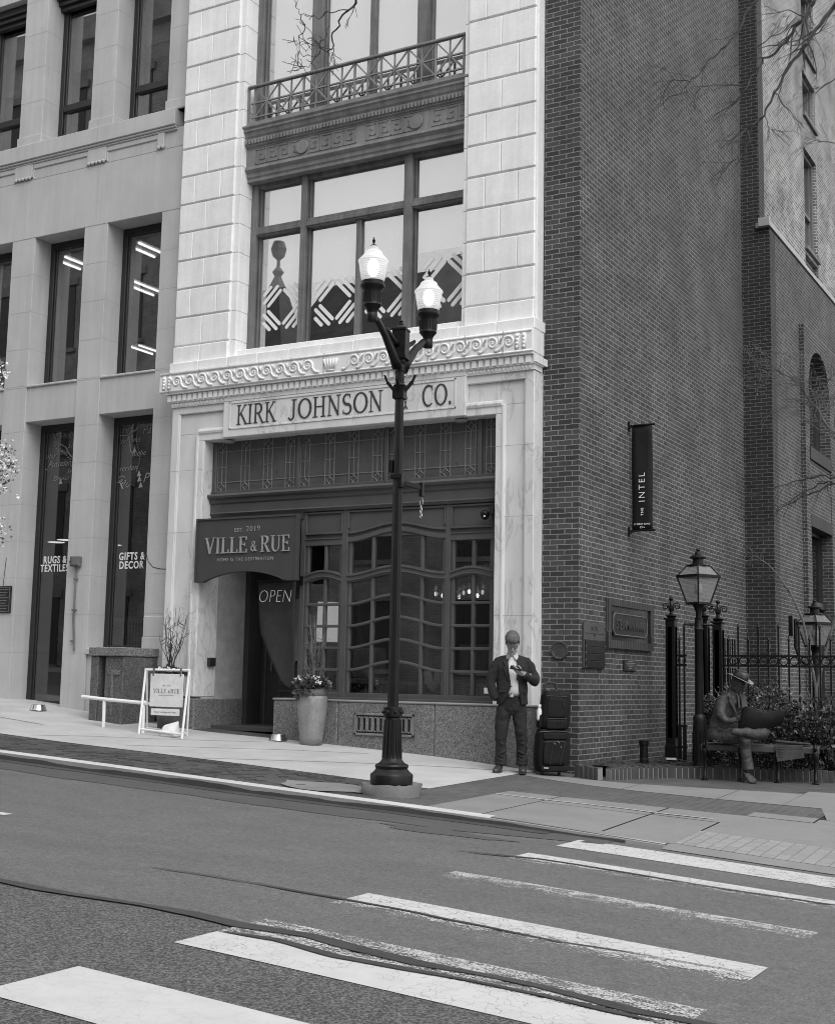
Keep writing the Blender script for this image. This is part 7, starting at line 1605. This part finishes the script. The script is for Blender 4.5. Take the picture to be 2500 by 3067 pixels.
# ------------------------------------------------------------------ bare and flowering trees
def px3(pts, s, ox, oy, Y, dY=0):
    out = []
    for i, (x, y) in enumerate(pts): out.append(PY(ox+x/s, oy+y/s, Y+dY*i/len(pts)))
    return out
def branch(mb, pts, r0, r1, rnd, twig=8, tl=.5, sub=True):
    q = []
    for a, c in zip(pts, pts[1:]):
        for k in range(3): q.append(a+(c-a)*k/3)
    q.append(pts[-1]); n = len(q); q = [p+Vector((rnd.uniform(-1, 1), rnd.uniform(-1, 1), rnd.uniform(-1, 1)))*.02*min(1, i) for i, p in enumerate(q)]
    mb.tube(q, [r0+(r1-r0)*i/(n-1) for i in range(n)], 6)
    for k in range(twig):
        i = rnd.randint(max(1, n//6), n-2); d = (q[i+1]-q[i]).normalized(); side = Vector((rnd.uniform(-1, 1), rnd.uniform(-.5, .5), rnd.uniform(-.8, .8))); d2 = (d+side*.9).normalized(); L_ = tl*rnd.uniform(.4, 1.2); r = (r0+(r1-r0)*i/(n-1))*.5; p = [q[i]]
        for j in range(5): d2 = (d2+Vector((rnd.uniform(-.3, .3), rnd.uniform(-.3, .3), rnd.uniform(-.35, .25)))).normalized(); p.append(p[-1]+d2*L_/5)
        mb.tube(p, [max(.0025, r*(1-j/6)) for j in range(6)], 4)
        if sub:
            for m in range(3):
                j = rnd.randint(1, 4); d3 = (d2+Vector((rnd.uniform(-1, 1), rnd.uniform(-.5, .5), rnd.uniform(-1, .8)))).normalized(); e = p[j]+d3*L_*.35; mb.tube([p[j], p[j]+d3*L_*.18+Vector((0, 0, .02)), e], [max(.0022, r*.4), .0022, .0018], 4)
rnd = random.Random(77)
TX, TY = 6.3, 3.2
tr = thing('bare_tree', 'leafless tree whose long drooping branches cross the brick wall from the upper right', 'tree', (TX, TY, .1))
b = MB(); b.tube([(TX, TY, -.3), (TX+.03, TY, 2), (TX-.05, TY, 5), (TX-.1, TY+.1, 9), (TX, TY, 13)], [.20, .17, .15, .11, .05], 12); b.build('trunk', M['bark'], tr)
b = MB(); s = 2.0424
def lead(p, z): return [Vector((TX-.07, TY, z)), (Vector((TX-.07, TY, z))+p)/2+Vector((0, 0, .4))]
A = px3([(1640, -60), (1605, 20), (1560, 100), (1490, 150), (1460, 220), (1390, 300), (1300, 360), (1255, 440), (1200, 520), (1150, 600), (1080, 655), (1000, 705), (950, 750)], s, 1650, 0, 3.0, -.6)
B = px3([(1800, -60), (1736, 20), (1640, 150), (1590, 230), (1520, 330), (1450, 420), (1380, 540), (1340, 620), (1300, 700), (1230, 770), (1150, 820), (1090, 860), (1040, 905)], s, 1650, 0, 2.8, -.6)
C = px3([(1330, -80), (1260, 0), (1200, 60), (1150, 180), (1100, 250), (1020, 320), (960, 380), (900, 450), (850, 497), (800, 560), (700, 610)], s, 1650, 0, 3.4, -.8)
branch(b, lead(A[0], 8.5)+A, .034, .005, rnd, 20, .7); branch(b, lead(B[0], 8)+B, .038, .005, rnd, 22, .7); branch(b, lead(C[0], 9.5)+C, .026, .004, rnd, 14, .6)
for pts, r in (([(850, 497), (750, 480), (690, 410)], .008), ([(755, 485), (690, 550), (670, 640)], .007), ([(1300, 700), (1330, 760), (1360, 810)], .007), ([(1230, 770), (1200, 900), (1180, 970)], .008), ([(1180, 965), (1080, 985), (1015, 1055)], .006), ([(1360, 560), (1420, 640), (1470, 690), (1540, 770)], .009), ([(1590, 230), (1640, 190), (1736, 60)], .012), ([(1250, 290), (1400, 200), (1500, 110)], .010), ([(1170, 520), (1000, 520), (870, 530)], .008), ([(1560, 100), (1450, 60), (1310, 80)], .009), ([(1736, 480), (1650, 540), (1600, 520)], .008), ([(1736, 875), (1640, 865), (1550, 850)], .006)): branch(b, px3(pts, s, 1650, 0, 2.9), r, .003, rnd, 7, .45)
E5 = px3([(1800, 275), (1736, 265), (1650, 258), (1560, 270), (1480, 290), (1380, 325), (1300, 350), (1230, 390)], s, 1650, 1300, 3.0); F5 = px3([(1800, 260), (1736, 295), (1600, 360), (1500, 400), (1420, 440), (1370, 475)], s, 1650, 1300, 3.0); G5 = px3([(1720, 290), (1640, 300), (1560, 340), (1440, 420), (1380, 470)], s, 1650, 1300, 3.0)
branch(b, lead(E5[0], 3.4)+E5, .022, .004, rnd, 12, .45); branch(b, lead(F5[0], 3.2)+F5, .025, .005, rnd, 10, .4); branch(b, G5, .014, .004, rnd, 8, .4)
b.build('branch', M['bark'], tr)
# sapling by the second lantern
q = PY(2440, 2240, 3.4); sap = thing('sapling', 'thin young tree leaning left beside the second lantern behind the fence', 'tree', (q.x, 3.4, .1))
b = MB(); st_ = [Vector((q.x+.02, 3.4, .05))]+px3([(1620, 1560), (1575, 1300), (1540, 1140), (1480, 1000), (1400, 880), (1330, 800), (1250, 750), (1200, 725)], s, 1650, 1300, 3.4); b.tube(st_, [.028, .024, .02, .018, .015, .012, .009, .006, .004], 7); b.build('trunk', M['twig'], sap)
b = MB(); branch(b, st_[3:], .008, .003, rnd, 8, .4); J = px3([(1800, 1330), (1736, 1230), (1640, 1080), (1560, 990), (1530, 930), (1430, 860), (1350, 810), (1250, 770)], s, 1650, 700, 3.6); branch(b, [st_[1], Vector((q.x+.4, 3.5, 2.6))]+J, .022, .004, rnd, 34, .7)
for pts in ([(1640, 1080), (1700, 900), (1720, 800)], [(1560, 990), (1520, 860), (1500, 760)], [(1430, 860), (1300, 800), (1200, 740)], [(1700, 1180), (1600, 1150), (1480, 1060), (1380, 1080)], [(1680, 1130), (1736, 960)], [(1736, 900), (1640, 880), (1560, 900)], [(1736, 1010), (1650, 980), (1570, 1010)]): branch(b, px3(pts, s, 1650, 700, 3.6), .008, .0025, rnd, 12, .4)
b.build('branch', M['twig'], sap)
b = MB()
for _ in range(260):
    p = rnd.choice(J[2:]); b.sphere(p+Vector((rnd.uniform(-.5, .5), rnd.uniform(-.3, .3), rnd.uniform(-.4, .5))), .010, 5, 4)
tag(b.build('bud', M['foliage_light'], sap), kind='stuff')
# overhanging branch of a street tree, upper middle
KX_, KY_ = -4.8, -14.6
tk = thing('bare_tree', 'leafless street tree with thin twigs hanging in front of the upper bay window', 'tree', (KX_, KY_, zr(KX_, KY_)))
b = MB(); b.tube([(KX_, KY_, -.2), (KX_, KY_+.1, 3), (KX_+.2, KY_+.3, 7), (KX_+.5, KY_+.9, 11.5)], [.2, .17, .13, .05], 12); b.build('trunk', M['bark'], tk)
b = MB(); s2 = 1.736
m0 = px3([(640, -160), (640, 0), (600, 50), (560, 110), (525, 180), (515, 235), (490, 260), (460, 255), (430, 285)], s2, 700, 0, -8.0)
branch(b, [Vector((KX_+.2, KY_+.3, 7)), Vector((KX_+.8, -12.4, 9.6))]+m0, .012, .0025, rnd, 6, .22)
for pts, r in (([(600, 50), (540, 60), (480, 75), (430, 90), (350, 75), (325, 40), (310, -20)], .004), ([(515, 235), (525, 290), (535, 350)], .0035), ([(500, 130), (480, 200), (440, 225), (390, 220), (350, 190)], .0035), ([(350, 75), (375, 150), (345, 190), (340, 250), (380, 290), (430, 285), (490, 240)], .004), ([(325, 235), (310, 190)], .003), ([(430, 285), (400, 330), (350, 355), (320, 360)], .0032), ([(350, 355), (300, 300)], .003), ([(350, 350), (345, 310)], .003)): branch(b, px3(pts, s2, 700, 0, -8.0), r, .002, rnd, 4, .14, False)
b.build('branch', M['bark'], tk)
# flowering tree at the left edge
FX, FY_ = -9.3, -3.6
DU = -14
ft = thing('flowering_tree', 'white flowering tree reaching in at the left edge in front of the limestone building', 'tree', (FX, FY_, zs(FX, FY_)))
b = MB(); b.tube([(FX, FY_, .3), (FX+.05, FY_, 1.5), (FX, FY_, 3), (FX+.1, FY_, 5.4)], [.1, .085, .07, .03], 10); b.build('trunk', M['bark'], ft)
ends = [(-18, 1120), (0, 1100), (12, 1125), (-8, 1160), (28, 1370), (5, 1400), (38, 1395), (-10, 1440), (15, 1460), (-25, 1360), (-5, 1560), (8, 1580), (-8, 1630), (-30, 1520), (15, 1345)]
tips = [PY(u+DU, v, FY_+rnd.uniform(-.2, .2)) for u, v in ends]
b = MB()
for e in tips: branch(b, [Vector((FX+.02, FY_, e.z-.9)), Vector((FX+.25, FY_, e.z-.35)), e], .014, .004, rnd, 3, .25, False)
b.build('branch', M['bark'], ft)
b = MB(); lf = MB()
for e in tips:
    for _ in range(60):
        p = e+Vector((rnd.gauss(-.02, .065), rnd.gauss(0, .07), rnd.gauss(0, .075)))
        (b if rnd.random() < .72 else lf)
        leafcloud(b if rnd.random() < .72 else lf, p, .012, .012, .012, 2, .042, rnd)
b.build('blossom', M['petal_white'], ft); lf.build('leaves', M['foliage_light'], ft)
